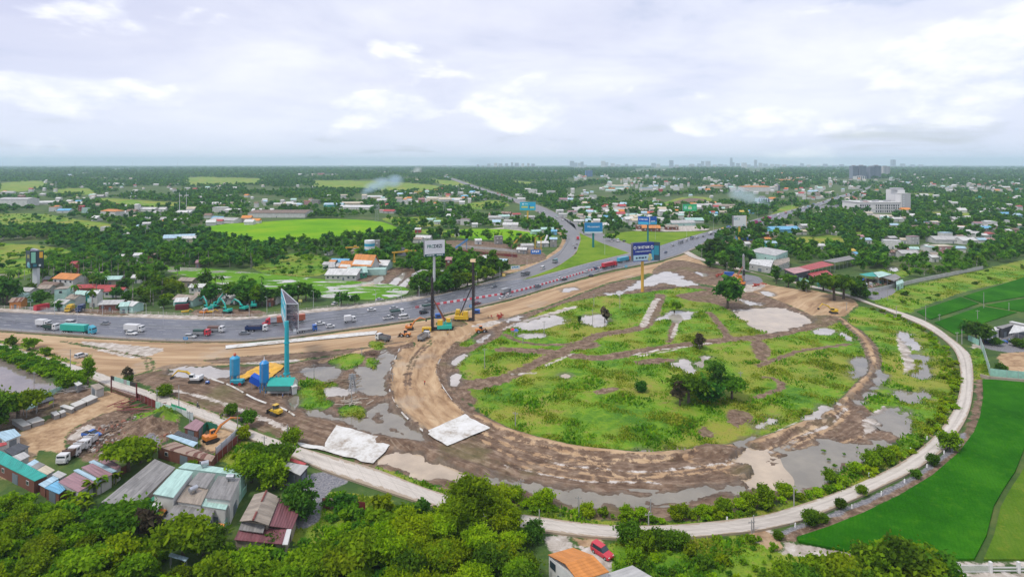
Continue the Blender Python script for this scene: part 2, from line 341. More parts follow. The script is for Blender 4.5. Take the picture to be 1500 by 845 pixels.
# near ground on the viewer's side of the ring road
area('meadow',[(420,740),(470,722),(540,728),(600,745),(640,760),(600,800),(540,790),(440,800)])
area('meadow',[(900,792),(1000,793),(1110,782),(1130,800),(1180,815),(1260,830),(1240,880),(900,880),(880,830)])
area('meadow',[(300,640),(370,650),(400,668),(380,690),(330,680)]);area('meadow',[(150,590),(200,596),(190,602),(150,598)])
area('gravel',[(424,720),(440,700),(480,690),(512,703),(480,722),(468,760),(440,775),(420,750)]);area('gravel',[(405,690),(440,700),(430,712),(400,705)])
area('sand',[(0,700),(0,640),(60,620),(120,588),(160,572),(190,590),(140,620),(110,640),(118,668),(60,660),(40,690)]);area('soil',[(96,640),(150,606),(200,600),(250,612),(262,632),(220,660),(170,676),(120,672)]);area('soil',[(-20,610),(30,600),(90,572),(130,566),(130,580),(60,612),(20,640),(-20,650)])
area('silt',[(100,640),(130,622),(140,630),(112,645)]);area('meadow',[(190,612),(230,602),(262,618),(250,626),(205,622)]);area('gravel',[(198,650),(226,640),(232,652),(206,662)])
area('soil',[(290,655),(320,640),(345,625),(352,634),(318,662),(300,664)]);area('sand',[(302,622),(318,627),(345,632),(315,660),(296,650)])
area('silt',[(800,785),(846,787),(870,800),(900,830),(870,850),(850,800),(812,812)]);area('sand',[(836,786),(880,789),(878,800),(850,800)])
# strips beside the paddies and the old path
area('soil',[(1120,782),(1175,768),(1240,743),(1292,719),(1339,696),(1383,665),(1404,639),(1420,612),(1428,584),(1430,556),(1440,556),(1440.6,581),(1435.5,612),(1427,633),(1404,664),(1365,698),(1318,726),(1266,752),(1214,774),(1168,790),(1140,796)],2)
track('gravel',[(1150,778),(1240,745),(1300,718),(1345,694),(1390,662),(1412,634)],0.7)
track('silt',[(1116,776),(1122,790),(1140,800),(1190,808),(1245,816)],2.0);track('sand',[(1110,776),(1118,786),(1130,796)],2.2)
track('soil',[(1250,816),(1256,840),(1262,880)],1.4)
area('silt',[(1400,823),(1520,823),(1520,829),(1400,829)],0);area('silt',[(1395,838),(1520,838),(1520,880),(1395,880)],0)
# service road beside the slip road, verge by the far edge of the expressway, works yards
track('sand',[(806,329),(827,347),(825,361),(810,373),(790,384),(766,392),(735,401)],3.6)
track('silt',[(735,401),(690,414),(640,428),(588,440),(532,447),(464,454),(380,464),(300,465),(200,462),(100,458),(0,453.5),(-200,440)],3.2)
area('soil',[(520,412),(560,395),(600,392),(612,400),(598,420),(560,418)]);area('soil',[(640,362),(700,364),(780,366),(800,378),(760,388),(690,376)]);area('soil',[(650,352),(760,358),(790,368),(660,370)])
area('soil',[(285,455),(310,452),(380,455),(380,463),(290,463)]);area('soil',[(40,452),(140,452),(190,462),(100,458)]);area('gravel',[(40,450),(70,448),(100,455),(60,457)])
area('silt',[(690,340),(740,333),(790,336),(785,342),(700,345)]);area('soil',[(975,300),(1010,290),(1036,294),(1000,299)],3);area('silt',[(930,338),(1000,339),(1040,336),(1000,329),(940,331)])
area('soil',[(1065,350),(1110,340),(1140,345),(1100,356),(1060,358)]);area('silt',[(1195,310),(1250,303),(1262,312),(1330,316),(1330,322),(1240,318),(1200,318)]);area('gravel',[(1200,302),(1250,297),(1256,303),(1215,310)])
area('gravel',[(1440,492),(1500,486),(1560,490),(1560,520),(1450,512)]);area('sand',[(1462,520),(1510,515),(1560,516),(1560,545),(1480,543)]);area('gravel',[(1265,425),(1300,420),(1312,428),(1280,440)])
area('silt',[(1422,503),(1440,506),(1440,512),(1424,511)],0)
area('meadow',[(1424,515),(1436,512),(1450,545),(1436,556),(1427,550)])
# 2 the site: bare soil, then what grows and lies on it
area('soil',SITE,0)
area('sand',EMB,0,0.3)
area('silt',[(120,500),(200,506),(240,512),(200,524),(150,515)]);area('silt',[(330,528),(400,524),(440,528),(380,534)])
INNER=[(652,548),(668,522),(700,505),(740,484),(790,458),(830,443),(880,434),(930,430),(1000,421),(1040,428),(1070,436),(1095,447),(1125,487),(1190,477),(1230,474)]+[(1245,484),(1258,498),(1267,516),(1270,538),(1256,560),(1232,586),(1206,606),(1160,627),(1112,643),(1069,654),(1019,660),(955,665),(892,661),(841,655),(791,643.5),(745,629),(705,606),(680,585),(660,566)]
area('meadow',INNER,0)
area('soil',[(655,515),(700,495),(730,484),(735,492),(700,510),(672,530),(680,560),(700,588),(688,592),(662,572),(648,548)])
area('meadow',[(672,505),(690,496),(700,500),(684,508)]);area('meadow',[(1240,472),(1258,448),(1300,462),(1344,478),(1385,512),(1400,550),(1397,590),(1378,624),(1345,655),(1310,680),(1262,702),(1215,722),(1222,690),(1290,668),(1318,636),(1282,606),(1262,590),(1284,565),(1292,540),(1286,510),(1262,484)],2)
area('meadow',[(690,725),(740,736),(791,746),(850,757),(930,763),(1010,761),(1069,752),(1120,742),(1170,726),(1220,708),(1262,694),(1300,690),(1262,709),(1214,728),(1162,745),(1069,763),(993,770),(930,771.5),(867,769),(791,759),(740,750),(690,737)],2)
area('meadow',[(800,740),(850,752),(840,757),(790,748)]);area('meadow',[(1005,746),(1060,738),(1085,740),(1020,758)])
area('meadow',[(205,570),(250,580),(300,598),(340,612),(330,615),(280,597),(210,573)],0);area('meadow',[(430,652),(470,664),(500,673),(480,672),(440,660)],0);area('meadow',[(540,678),(580,690),(640,712),(690,730),(640,720),(560,692)],0)
# tracks across the meadow
for p,w_ in[([(690,560),(740,553),(790,530),(841,507),(880,490),(943,478),(965,440),(967,432)],3.0),([(735,512),(800,515),(874,524),(930,516),(968,510),(1014,504),(1069,497),(1125,492),(1190,478)],3.2),([(981,500),(986,480),(993,470),(1005,458)],1.6),([(1110,536),(1162,517),(1200,510),(1242,504)],1.4),([(1110,582),(1146,566),(1135,556),(1122,552)],1.3),([(740,490),(760,500),(800,505),(850,503)],1.5),([(650,560),(700,566),(740,556)],2.5),([(1069,497),(1050,470),(1040,458)],1.8),([(1060,440),(1090,447),(1110,470)],3.0)]:
 track('soil',p,w_)
for p,w_ in[([(943,478),(956,450),(964,438)],1.3),([(938,478),(950,455),(958,440)],0.7),([(750,548),(782,546)],0.9),([(800,535),(842,517)],0.6),([(925,520),(970,512),(1005,508)],0.7),([(935,522),(990,512)],0.5),([(985,495),(992,474)],0.8),([(1000,510),(1030,503),(1046,503)],0.6)]:
 track('silt',p,w_)
for p in[[(871,572),(900,566),(905,572),(880,578)],[(1020,628),(1035,626),(1050,640),(1030,640)],[(1064,604),(1085,600),(1105,612),(1080,625),(1066,615)],[(1100,500),(1115,498),(1130,515),(1118,530),(1105,520)],[(838,503),(870,500),(876,508),(845,512)],[(930,528),(975,524),(985,530),(940,534)]]:area('soil',p)
for p in[[(735,480),(760,470),(800,458),(835,448),(850,450),(812,462),(770,474),(740,484)],[(1100,650),(1130,632),(1190,604),(1230,588),(1225,596),(1180,620),(1140,642)],[(940,660),(1010,655),(1080,646),(1112,640),(1060,658),(980,664)]]:area('silt',p,4,-1.2)
area('soil',[(990,432),(1040,428),(1095,446),(1112,470),(1085,462),(1050,446),(1010,440)])
area('silt',[(1290,486),(1335,484),(1362,520),(1368,545),(1340,560),(1315,590),(1350,600),(1320,640),(1285,655),(1240,660),(1230,610),(1262,585),(1296,545)],4,-6)
# earth colours on the works
area('soil',[(196,549),(243,545),(300,550),(370,577),(433,602),(480,616),(492,626),(480,640),(431,648),(370,622),(290,590),(203,560)],2)
area('sand',LOBE,3);area('sand',[(640,500),(700,480),(745,464),(720,470)],3,1)
area('sand',[(1085,418),(1105,428),(1140,434),(1170,424),(1190,426),(1240,436),(1254,446),(1240,458),(1215,462),(1190,466),(1150,452),(1110,440)])
area('soil',[(985,381),(1030,388),(1078,402),(1062,421),(1010,412),(955,401)]);area('soil',[(1075,436),(1100,428),(1140,440),(1190,462),(1200,471),(1150,456)]);area('soil',[(560,504),(600,500),(606,508),(575,514)]);area('soil',[(300,527),(360,521),(470,514),(540,508),(560,512),(470,523),(400,529),(320,533)],4,-.3)
area('soil',[(1180,470),(1200,462),(1230,464),(1226,474),(1200,480)])
area('soil',[(640,470),(664,466),(688,474),(670,480),(640,478)],4,-1.0);area('silt',[(690,478),(720,470),(742,466),(720,478)])
area('silt',[(1079,420),(1110,412),(1120,420),(1095,428)]);area('gravel',[(1080,402),(1110,405),(1116,414),(1090,416)])
track('sand',[(470,160+370),(540,512),(600,502)],1.5)
track('silt',[(250,572),(300,582),(370,607),(420,628)],0.8)
for p in[[(440,560),(458,556),(490,562),(480,572),(450,572)],[(485,528),(520,518),(532,526),(512,540),(492,536)],[(500,598),(520,594),(534,604),(520,614),(505,610)],[(545,500),(560,503),(556,512),(545,508)],[(438,572),(470,572),(470,590),(440,594)],[(455,586),(485,590),(470,600),(450,598)],[(540,525),(552,530),(548,548),(538,540)]]:area('meadow',p,4,.8)
# wheel ruts on the sand
for dx in(0,6):track('soil',[(594+dx,570),(594+dx,556),(598+dx,540),(606+dx,522),(622+dx,506),(634+dx,497)],0.38)
for dx in(0,8):track('soil',[(90+dx,500),(200+dx,522),(214+dx,530),(216+dx,545)],0.45)
track('sand',BERM,0.9);
track('soil',[(1030,770-108),(1082,668),(1098,690),(1104,715)],2.4)
track('meadow',[(0,500),(60,516),(110,532)],0.8)
OUT_=[(690,655),(740,692),(800,706),(850,713),(900,717),(960,715),(1019,707),(1069,699),(1120,690),(1165,668),(1220,640),(1252,618)]
for lay,f,i0,i1,w_ in[('sand',.16,1,7,.35),('sand',.30,0,5,.3),('sand',.34,0,5,.3),('silt',.47,2,9,.3),('sand',.52,2,9,.35),('sand',.64,3,8,.3),('silt',.40,7,12,.35),('sand',.50,7,12,.4),('sand',.25,8,12,.3),('sand',.78,1,6,.35),('silt',.82,1,6,.3),('sand',.62,8,12,.4)]:
 track(lay,[(BERM[i][0]*(1-f)+OUT_[i][0]*f+R.uniform(-5,5),BERM[i][1]*(1-f)+OUT_[i][1]*f+R.uniform(-2,2))for i in range(i0,i1)],w_)
for p in[[(700,640),(760,672),(830,690)],[(860,672),(920,700),(1000,690)],[(1000,672),(1060,690),(1090,700)],[(1080,665),(1130,676),(1190,650)],[(1110,660),(1180,660),(1260,640)]]:track('sand',p,.35)
# streaks follow the works
flow_line(BERM,MUDBAND,0.24);flow_line(HW_NEAR[:14],EMB,0.08);flow_line([(600,490),(585,540),(595,590),(640,640)],LOBE,0.28);flow_line(RR_IN[6:13],[(196,545),(300,545),(492,620),(480,645),(370,630),(203,565)],0.08)
# 3 standing water: the ground dips, a level sheet lies in it
POND=[]
def pond(pts,tone='silver',sm=4,depth=0.5,rag=1.0):
 p=smoothpts(pts,sm,True)if sm else pts
 g=GP(p);idx,s=sdf_poly(g)
 n=np.array([mnoise.fractal(Vector((XX[i]*0.17,ZZ[i]*0.17,3.3)),0.75,2.0,5)for i in idx])
 q=s-0.4+n*3.4*rag
 WET[idx]=np.maximum(WET[idx],clean(q));POND.append((g,tone))
def ell(cx,cy,a,b,n=8):return[(cx+a*math.cos(2*math.pi*i/n),cy+b*math.sin(2*math.pi*i/n))for i in range(n)]
pond([(690,700),(740,707),(791,714),(830,720),(862,720),(917,724),(960,722),(1019,716),(1080,711),(1079,720),(1019,726),(960,733),(900,741),(841,737),(791,722),(740,712),(690,708)],'grey',2,rag=.7)
pond([(557,674),(598,663),(649,681),(699,701),(690,706),(640,698),(590,686)],'tan',rag=1.2)
pond([(1082,668),(1120,662),(1132,682),(1146,700),(1136,712),(1108,712),(1096,690)],'tan')
pond([(1134,669),(1190,650),(1256,648),(1300,644),(1310,648),(1276,664),(1258,678),(1219,686),(1196,702),(1162,714),(1150,710),(1142,690)],'grey',rag=1.3)
pond([(1076,455),(1110,452),(1136,450),(1157,455),(1188,470),(1160,480),(1127,487),(1106,480),(1090,468)],'tan',2,rag=.6)
pond(ell(1208,485,16,4),'silver',rag=.5);pond([(1230,486),(1240,488),(1250,496),(1243,498),(1234,492)],'silver',rag=.4)
pond([(1250,524),(1269,525),(1268,546),(1258,554),(1243,551),(1252,539)],'grey',rag=.5)
pond([(1313,488),(1331,487),(1345,506),(1350,518),(1340,512),(1322,498)],'silver',rag=.9);pond([(1339,521),(1362,524),(1357,551),(1340,550),(1346,535)],'grey',rag=.9)
pond([(1312,578),(1352,573),(1356,589),(1339,594),(1326,590)],'grey',rag=1.1);pond([(1269,610),(1300,604),(1340,600),(1335,620),(1318,636),(1300,626),(1285,616)],'grey',rag=1.1)
pond([(1284,540),(1298,552),(1287,565),(1272,582),(1256,592),(1262,580),(1278,562)],'grey',rag=.8)
pond([(1182,608),(1227,589),(1222,598),(1190,614)],'silver',rag=.8);pond([(1110,618),(1146,610),(1140,616),(1112,624)],'silver',rag=.8)
pond([(940,660),(1000,657),(1060,650),(1110,640),(1100,648),(1040,658),(980,663)],'grey',rag=1.0)
pond([(755,476),(791,466),(813,462),(826,466),(818,474),(778,483)],'silver',rag=.9);pond([(766,489),(794,488),(790,494),(768,494)],'silver',rag=.8)
pond([(852,465),(882,460),(889,468),(887,477),(867,477)],'silver',rag=.7);pond([(960,468),(981,457),(1003,454),(1019,460),(1016,467),(993,471),(972,466)],'silver',rag=1.3)
pond([(986,531),(1011,527),(1013,544),(998,541)],'silver',rag=.6);pond([(1016,532),(1030,522),(1040,524),(1026,536)],'silver',rag=.7);pond(ell(828,550,7,3),'tan',rag=.2)
pond([(890,430),(912,425),(922,419),(943,409),(975,398),(993,402),(1003,409),(1020,416),(993,418),(973,413),(955,418),(925,424),(905,432)],'silver',3,rag=.8)
pond([(443,539),(471,534),(489,536),(497,544),(481,556),(454,549)],'grey',rag=.8);pond([(557,514),(578,521),(570,544),(562,574),(547,577),(522,562),(532,537),(552,540)],'grey',rag=1.0)
pond([(547,592),(570,590),(580,605),(598,622),(618,643),(590,634),(566,620),(552,606)],'grey',3,rag=.7);pond([(451,602),(497,610),(547,617),(578,630),(600,643),(547,632),(512,618),(481,612)],'grey',3,rag=.8);pond(ell(543.5,605,6,5),'silver',rag=.2)
pond([(241,540),(279,536),(317,539),(338,541),(336,547),(312,556),(279,551),(250,546)],'silver',3,rag=.9)
pond([(-120,500),(-40,512),(0,526),(51,546),(81,562),(86,568),(51,577),(0,586),(-160,600)],'mud',2,rag=.5)
pond([(697,498),(717,487),(721,489),(706,500)],'silver',rag=.5);pond([(664,527),(681,516),(679,524),(667,534)],'silver',rag=.4);pond([(659,549),(671,546),(674,559),(661,564)],'silver',rag=.4)
pond([(426,582),(436,580),(437,597),(424,597)],'grey',2,rag=.4);pond([(476,570),(520,566),(512,574),(484,578)],'silver',rag=1.0);pond([(1080,453-16),(1100,440),(1116,444),(1100,447)],'silver',rag=1.0)
pond([(820,424),(838,420),(846,423),(826,428)],'silver',rag=.8);pond([(742,412+55),(765,462),(760,468),(745,471)],'silver',rag=1.0);pond([(1020,398),(1036,401),(1030,404)],'silver',rag=.5)
pond([(1118,425),(1136,430),(1130,434),(1116,429)],'silver',rag=.4);pond([(20,342),(34,340),(32,346),(22,348)],'silver',rag=.5);pond([(-20,405),(6,402),(8,418),(-20,424)],'silver',rag=.5);pond([(-8,345),(2,344),(4,352),(-8,354)],'silver');pond([(1300,394),(1312,391),(1316,396),(1304,398)],'silver',rag=.4)
pond([(540,414),(556,404),(562,406),(552,418)],'silver',2,rag=.3);pond([(568,416),(590,399),(594,402),(578,419)],'silver',2,rag=.3);pond([(584,418),(600,405),(602,410),(594,420)],'silver',2,rag=.3)
# 4 relief
nz=np.zeros(NV)
near=np.nonzero((ZZ>80)&(ZZ<420))[0]
for i in near:
 nz[i]=mnoise.fractal(Vector((FLOW[i,0]*0.35,FLOW[i,1]*0.35,0)),0.9,2.0,4)
rough_=np.clip(np.maximum(A['soil'],0)/2,0,1)*0.30+np.clip(np.maximum(A['meadow'],0)/2,0,1)*0.12+np.clip(np.maximum(A['sand'],0)/2,0,1)*0.06
HGT+=(nz*rough_).astype(np.float32)
def mound(pts,h,w_,sm=4):
 idx,s,_,_=sdf_line(GP(smoothpts(pts,sm)),w_,2);HGT[idx]+=(h*np.clip((s+0.4)/w_,0,1)**0.8).astype(np.float32)
mound(BERM,0.9,2.2);mound([(1030,662),(1082,668),(1098,690),(1104,715)],1.2,2.6);mound([(612,494),(592,512),(578,530),(570,549),(570,572),(577,592),(592,609),(610,625),(622,636)],0.7,1.6)
mound([(678,606),(657,584),(642,562),(638,546),(640,530),(656,512),(690,488)],0.6,1.4);mound([(560,645),(600,652),(650,672),(700,690)],1.0,2.4)
for cx,cy,h,wd in[(228,622,2.2,6.0),(240,618,1.6,5),(208,640,1.0,5),(405,596,0.8,4),(240,545,0.9,5),(1200,470,1.4,6),(1225,470,1.2,5),(1030,425,1.2,7),(1050,420,1.0,7)]:
 g=G(cx,cy);d=np.hypot(XX-g.x,ZZ-g.y);HGT+=(h*np.exp(-(d/wd)**2)*(1+0.35*nz)).astype(np.float32)
k=np.clip((WET+1.4)/1.8,0,1);k=k*k*(3-2*k)
HGT=HGT*(1-k)-0.55*k
# keep the ground below the roads
def flatten(poly,sm=0):
 idx,s=sdf_poly(GP(poly),3)
 f=np.clip((s+2.5)/2.5,0,1);HGT[idx]=HGT[idx]*(1-f)-0.25*f
ROADPOLY=[HW_FAR+HW_NEAR[::-1],BR_L+BR_R[::-1],BX_L+BX_R[::-1],RR_IN+RR_OUT[::-1]]
for p in ROADPOLY:flatten(p)
EDGE_DIRT=np.full(NV,-9.0,np.float32)
V=np.stack([XX,ZZ,HGT.astype(float)],1)
i0=(np.arange(len(ZS)-1)[:,None]*NC+np.arange(NC-1)[None,:]).ravel()
Fq=np.stack([i0,i0+1,i0+NC+1,i0+NC],1)
def ground_material():
 m=bpy.data.materials.new('ground_earth_and_grass');m.use_nodes=True;t=m.node_tree;b=t.nodes['Principled BSDF']
 at=lambda n:nd(t,'ShaderNodeAttribute',attribute_name=n,attribute_type='GEOMETRY')
 pos=nd(t,'ShaderNodeNewGeometry').outputs['Position'];fl=at('flow').outputs['Vector']
 nA=nois(t,pos,0.045,5,0.6);nB=nois(t,pos,0.35,6,0.65,0.4);nC=nois(t,pos,2.2,4,0.6);nD=nois(t,pos,0.011,4,0.55)
 fA=nois(t,fl,0.5,7,0.62,0.5);fB=nois(t,fl,1.7,5,0.6,0.2);fC=nois(t,fl,0.13,4,0.55)
 edge=mth(t,'ADD',mth(t,'MULTIPLY',mth(t,'SUBTRACT',nB,0.5),9.0),mth(t,'MULTIPLY',mth(t,'SUBTRACT',nC,0.5),2.5))
 edge_s=mth(t,'MULTIPLY',edge,0.28)
 ramp3=lambda f,a,bb,c,l=0.35,mm=0.5,h=0.65:mixc(t,mapr(t,f,mm,h),mixc(t,mapr(t,f,l,mm),c4(a),c4(bb)),c4(c))
 base=ramp3(mth(t,'ADD',mth(t,'MULTIPLY',nA,0.6),mth(t,'MULTIPLY',nB,0.4)),(0.025,0.06,0.016),(0.055,0.105,0.02),(0.12,0.15,0.035))
 base=mixc(t,mapr(t,nD,0.56,0.66,0,0.55),base,(0.13,0.12,0.06,1))
 me_=ramp3(mth(t,'ADD',mth(t,'MULTIPLY',nA,0.55),mth(t,'MULTIPLY',nB,0.45)),(0.055,0.16,0.008),(0.135,0.265,0.010),(0.25,0.33,0.018),0.4,0.5,0.62)
 me_=mixc(t,mapr(t,mth(t,'ADD',mth(t,'MULTIPLY',nB,.5),mth(t,'MULTIPLY',nA,.5)),0.53,0.62,0,0.75),me_,(0.22,0.16,0.075,1));me_=mixc(t,mapr(t,nois(t,pos,0.022,4,0.6,0.4),0.47,0.58,0,0.65),me_,(0.28,0.25,0.04,1))
 me_=mixc(t,mapr(t,nC,0.5,0.72,0,0.45),me_,(0.02,0.06,0.01,1))
 so_=ramp3(mth(t,'ADD',mth(t,'MULTIPLY',fA,0.45),mth(t,'MULTIPLY',nB,0.55)),(0.08,0.048,0.031),(0.155,0.100,0.066),(0.28,0.20,0.14),0.38,0.5,0.62)
 so_=mixc(t,mapr(t,fB,0.55,0.7,0,0.6),so_,(0.40,0.32,0.23,1));so_=mixc(t,mapr(t,fB,0.42,0.3,0,0.5),so_,(0.06,0.042,0.03,1))
 so_=mixc(t,mapr(t,nA,0.55,0.68,0,0.5),so_,(0.12,0.12,0.04,1))
 sa_=ramp3(mth(t,'ADD',mth(t,'MULTIPLY',fA,0.5),mth(t,'MULTIPLY',fC,0.5)),(0.25,0.155,0.085),(0.385,0.255,0.145),(0.50,0.36,0.22),0.4,0.5,0.62)
 sa_=mixc(t,mapr(t,fB,0.54,0.70,0,0.28),sa_,(0.24,0.15,0.085,1));sa_=mixc(t,mapr(t,nA,0.56,0.68,0,0.5),sa_,(0.40,0.34,0.27,1))
 si_=ramp3(nB,(0.26,0.22,0.18),(0.42,0.37,0.32),(0.58,0.54,0.50))
 gr_=ramp3(nC,(0.12,0.12,0.135),(0.19,0.19,0.21),(0.30,0.28,0.27))
 c=base
 for nm,cc,e in(('meadow',me_,edge),('soil',so_,mth(t,'MULTIPLY',edge,0.7)),('sand',sa_,mth(t,'MULTIPLY',edge,0.5)),('silt',si_,mth(t,'MULTIPLY',edge,0.45)),('gravel',gr_,edge_s)):
  a_=at(nm).outputs['Fac']
  amp=mapr(t,a_,-3.0,3.0) # no far-off islands
  c=mixc(t,mapr(t,mth(t,'ADD',a_,e),-0.25,0.35,0,1,True),c,cc)
 wet=at('wet').outputs['Fac']
 dark=mapr(t,mth(t,'ADD',wet,edge_s),-3.2,-0.6,0,0.75,True)
 c=mixc(t,dark,c,mixc(t,0.8,c,(0.085,0.066,0.048,1),'MIX'))
 t.links.new(c,b.inputs['Base Color'])
 t.links.new(mapr(t,dark,0,0.75,0.92,0.45),b.inputs['Roughness']);b.inputs['Specular IOR Level'].default_value=0.25
 hh=mth(t,'ADD',mth(t,'MULTIPLY',nC,0.35),mth(t,'MULTIPLY',fA,0.6))
 bn=nd(t,'ShaderNodeBump',{'Height':hh,'Strength':0.7,'Distance':0.5});t.links.new(bn.outputs[0],b.inputs['Normal'])
 return m
gme=npmesh('ground',V,Fq,ground_material(),smooth=True)
for k_ in LAY:
 gme.attributes.new(k_,'FLOAT','POINT').data.foreach_set('value',A[k_])
gme.attributes.new('wet','FLOAT','POINT').data.foreach_set('value',WET)
gme.attributes.new('flow','FLOAT_VECTOR','POINT').data.foreach_set('vector',FLOW.ravel())
tag(link('ground',gme),kind='structure')
def watermat(name,col,rough=0.06):
 m=bpy.data.materials.new(name);m.use_nodes=True;t=m.node_tree;b=t.nodes['Principled BSDF']
 pos=nd(t,'ShaderNodeNewGeometry').outputs['Position']
 n=nois(t,pos,0.12,5,0.6);n2=nois(t,pos,0.5,4,0.6)
 c=mixc(t,mapr(t,n,0.35,0.65),c4([x*0.8 for x in col]),c4([min(1,x*1.15)for x in col]))
 t.links.new(c,b.inputs['Base Color']);b.inputs['Specular IOR Level'].default_value=0.9
 t.links.new(mapr(t,n,0.3,0.7,rough,rough*3),b.inputs['Roughness'])
 bn=nd(t,'ShaderNodeBump',{'Height':n2,'Strength':0.05,'Distance':0.1});t.links.new(bn.outputs[0],b.inputs['Normal'])
 return m
WM={'silver':watermat('silty_pale_water',(0.40,0.36,0.32),0.03),'tan':watermat('tan_muddy_water',(0.42,0.33,0.23),0.06),'grey':watermat('grey_green_water',(0.20,0.175,0.13),0.03),'mud':watermat('grey_mud_water',(0.22,0.18,0.16),0.05)}
def grown(g,d):
 c=np.mean(np.array(g),0);out=[]
 n=len(g)
 ar=sum(g[i][0]*g[(i+1)%n][1]-g[(i+1)%n][0]*g[i][1]for i in range(n));sg=1 if ar>0 else-1
 for i in range(n):
  a,b=np.array(g[i-1]),np.array(g[(i+1)%n]);e=b-a;l=np.hypot(*e)+1e-9
  out.append(tuple(np.array(g[i])+sg*d*np.array([e[1],-e[0]])/l))
 return out
for i,(g,tone)in enumerate(POND):
 gg=grown(g,2.6);bm=bmesh.new()
 f=bm.faces.new([bm.verts.new((x,y,-0.16-0.004*i))for x,y in gg]);bm.normal_update()
 if f.normal.z<0:f.normal_flip()
 bmesh.ops.triangulate(bm,faces=[f]);me=bpy.data.meshes.new('water');bm.to_mesh(me);bm.free();me.materials.append(WM[tone])
 tag(link('water',me),kind='structure')
 # ---------------------------------------------------------------- roads
def loft(a,b,n,z,name,m,cross=6,sm=5,skirt=0.5):
 """ribbon between two edge lines (photo pixels); UV = metres along, metres across"""
 def rs(p):
  q=GP(smoothpts(p,sm));q=np.array(q);d=np.r_[0,np.cumsum(np.hypot(*np.diff(q,axis=0).T))]
  s=np.linspace(0,d[-1],n);return np.stack([np.interp(s,d,q[:,0]),np.interp(s,d,q[:,1])],1),d[-1]
 A_,la=rs(a);B_,lb=rs(b);vs=[];uv=[]
 for i in range(n):
  wd=np.hypot(*(B_[i]-A_[i]))
  cols=[(-0.0,z-skirt)]+[(j/cross,z)for j in range(cross+1)]+[(1.0,z-skirt)]
  for k,(t_,h)in enumerate(cols):
   p=A_[i]*(1-t_)+B_[i]*t_;vs.append((p[0],p[1],h));uv.append((i/(n-1)*(la+lb)/2,t_*wd))
 k=cross+3;fs=[]
 for i in range(n-1):
  for j in range(k-1):fs.append((i*k+j,i*k+j+1,(i+1)*k+j+1,(i+1)*k+j))
 me=bpy.data.meshes.new(name);me.from_pydata(vs,[],fs);me.materials.append(m)
 me.attributes.new('across','FLOAT','POINT').data.foreach_set('value',np.tile(np.array([0]+[j/cross for j in range(cross+1)]+[1],np.float32),n))
 u=me.uv_layers.new(name='UVMap');li=np.zeros(len(me.loops),np.int32);me.loops.foreach_get('vertex_index',li)
 u.data.foreach_set('uv',np.array(uv,np.float32)[li].ravel())
 bm=bmesh.new();bm.from_mesh(me);bmesh.ops.recalc_face_normals(bm,faces=bm.faces);
 if sum(f.normal.z for f in bm.faces)<0:bmesh.ops.reverse_faces(bm,faces=bm.faces)
 bm.to_mesh(me);bm.free();me.update()
 return tag(link(name,me),kind='structure'),A_,B_
def roadmat(name,lo,mid,hi,rl,rh,along=0.05,seams=True,gr=0.25):
 m=bpy.data.materials.new(name);m.use_nodes=True;t=m.node_tree;b=t.nodes['Principled BSDF']
 uv=nd(t,'ShaderNodeUVMap').outputs[0]
 st=nois(t,nd(t,'ShaderNodeMapping',{'Vector':uv,'Scale':(along*0.4,0.75,1)}).outputs[0],1.0,5,0.6)
 pt=nois(t,uv,0.35,6,0.65);fine=nois(t,uv,3.0,3,0.6);lg=nois(t,uv,0.04,3,0.5)
 f=mth(t,'ADD',mth(t,'MULTIPLY',st,0.5),mth(t,'ADD',mth(t,'MULTIPLY',pt,0.3),mth(t,'MULTIPLY',lg,0.2)))
 c=mixc(t,mapr(t,f,0.5,0.62),mixc(t,mapr(t,f,0.38,0.5),c4(lo),c4(mid)),c4(hi))
 c=mixc(t,mapr(t,fine,0.45,0.7,0,0.25),c,c4([x*0.6 for x in mid]))
 if seams:
  sp=nd(t,'ShaderNodeSeparateXYZ',{0:uv})
  j=mth(t,'PINGPONG',sp.outputs[0],2.5);c=mixc(t,mapr(t,j,0.0,0.12,0.55,0),c,c4([x*0.55 for x in lo]))
  ct=mth(t,'ABSOLUTE',mth(t,'SUBTRACT',sp.outputs[1],3.2));c=mixc(t,mapr(t,ct,0.0,0.12,0.45,0),c,c4([x*0.55 for x in lo]))
 ac=nd(t,'ShaderNodeAttribute',attribute_name='across').outputs['Fac'];ed=mth(t,'MINIMUM',ac,mth(t,'SUBTRACT',1.0,ac))
 grit=mapr(t,mth(t,'SUBTRACT',ed,mth(t,'MULTIPLY',mth(t,'SUBTRACT',mth(t,'ADD',mth(t,'MULTIPLY',pt,.6),mth(t,'MULTIPLY',lg,.4)),0.40),gr)),0.0,0.025,0.8,0,True)
 c=mixc(t,grit,c,(0.30,0.225,0.15,1))
 t.links.new(c,b.inputs['Base Color']);t.links.new(mapr(t,f,0.38,0.62,rl,rh),b.inputs['Roughness'])
 bn=nd(t,'ShaderNodeBump',{'Height':fine,'Strength':0.25,'Distance':0.03});t.links.new(bn.outputs[0],b.inputs['Normal'])
 return m
ASPH=roadmat('wet_asphalt',(0.060,0.063,0.080),(0.115,0.119,0.14),(0.20,0.205,0.23),0.22,0.65,seams=False)
ASPH2=roadmat('dry_asphalt',(0.13,0.13,0.14),(0.18,0.178,0.185),(0.25,0.243,0.245),0.5,0.85,seams=False)
CONC=roadmat('concrete_slabs',(0.36,0.32,0.28),(0.50,0.455,0.40),(0.58,0.53,0.47),0.75,0.9,gr=0.9)
_,HWA,HWB=loft(HW_FAR,HW_NEAR,260,0.30,'expressway_road',ASPH,8)
loft(BR_L,BR_R,160,0.288,'branch_road',ASPH2,6)
loft(BX_L,BX_R,40,0.294,'junction_road',ASPH2,5)
_,RRA,RRB=loft(RR_IN,RR_OUT,320,0.22,'ring_road',CONC,4,skirt=0.55)
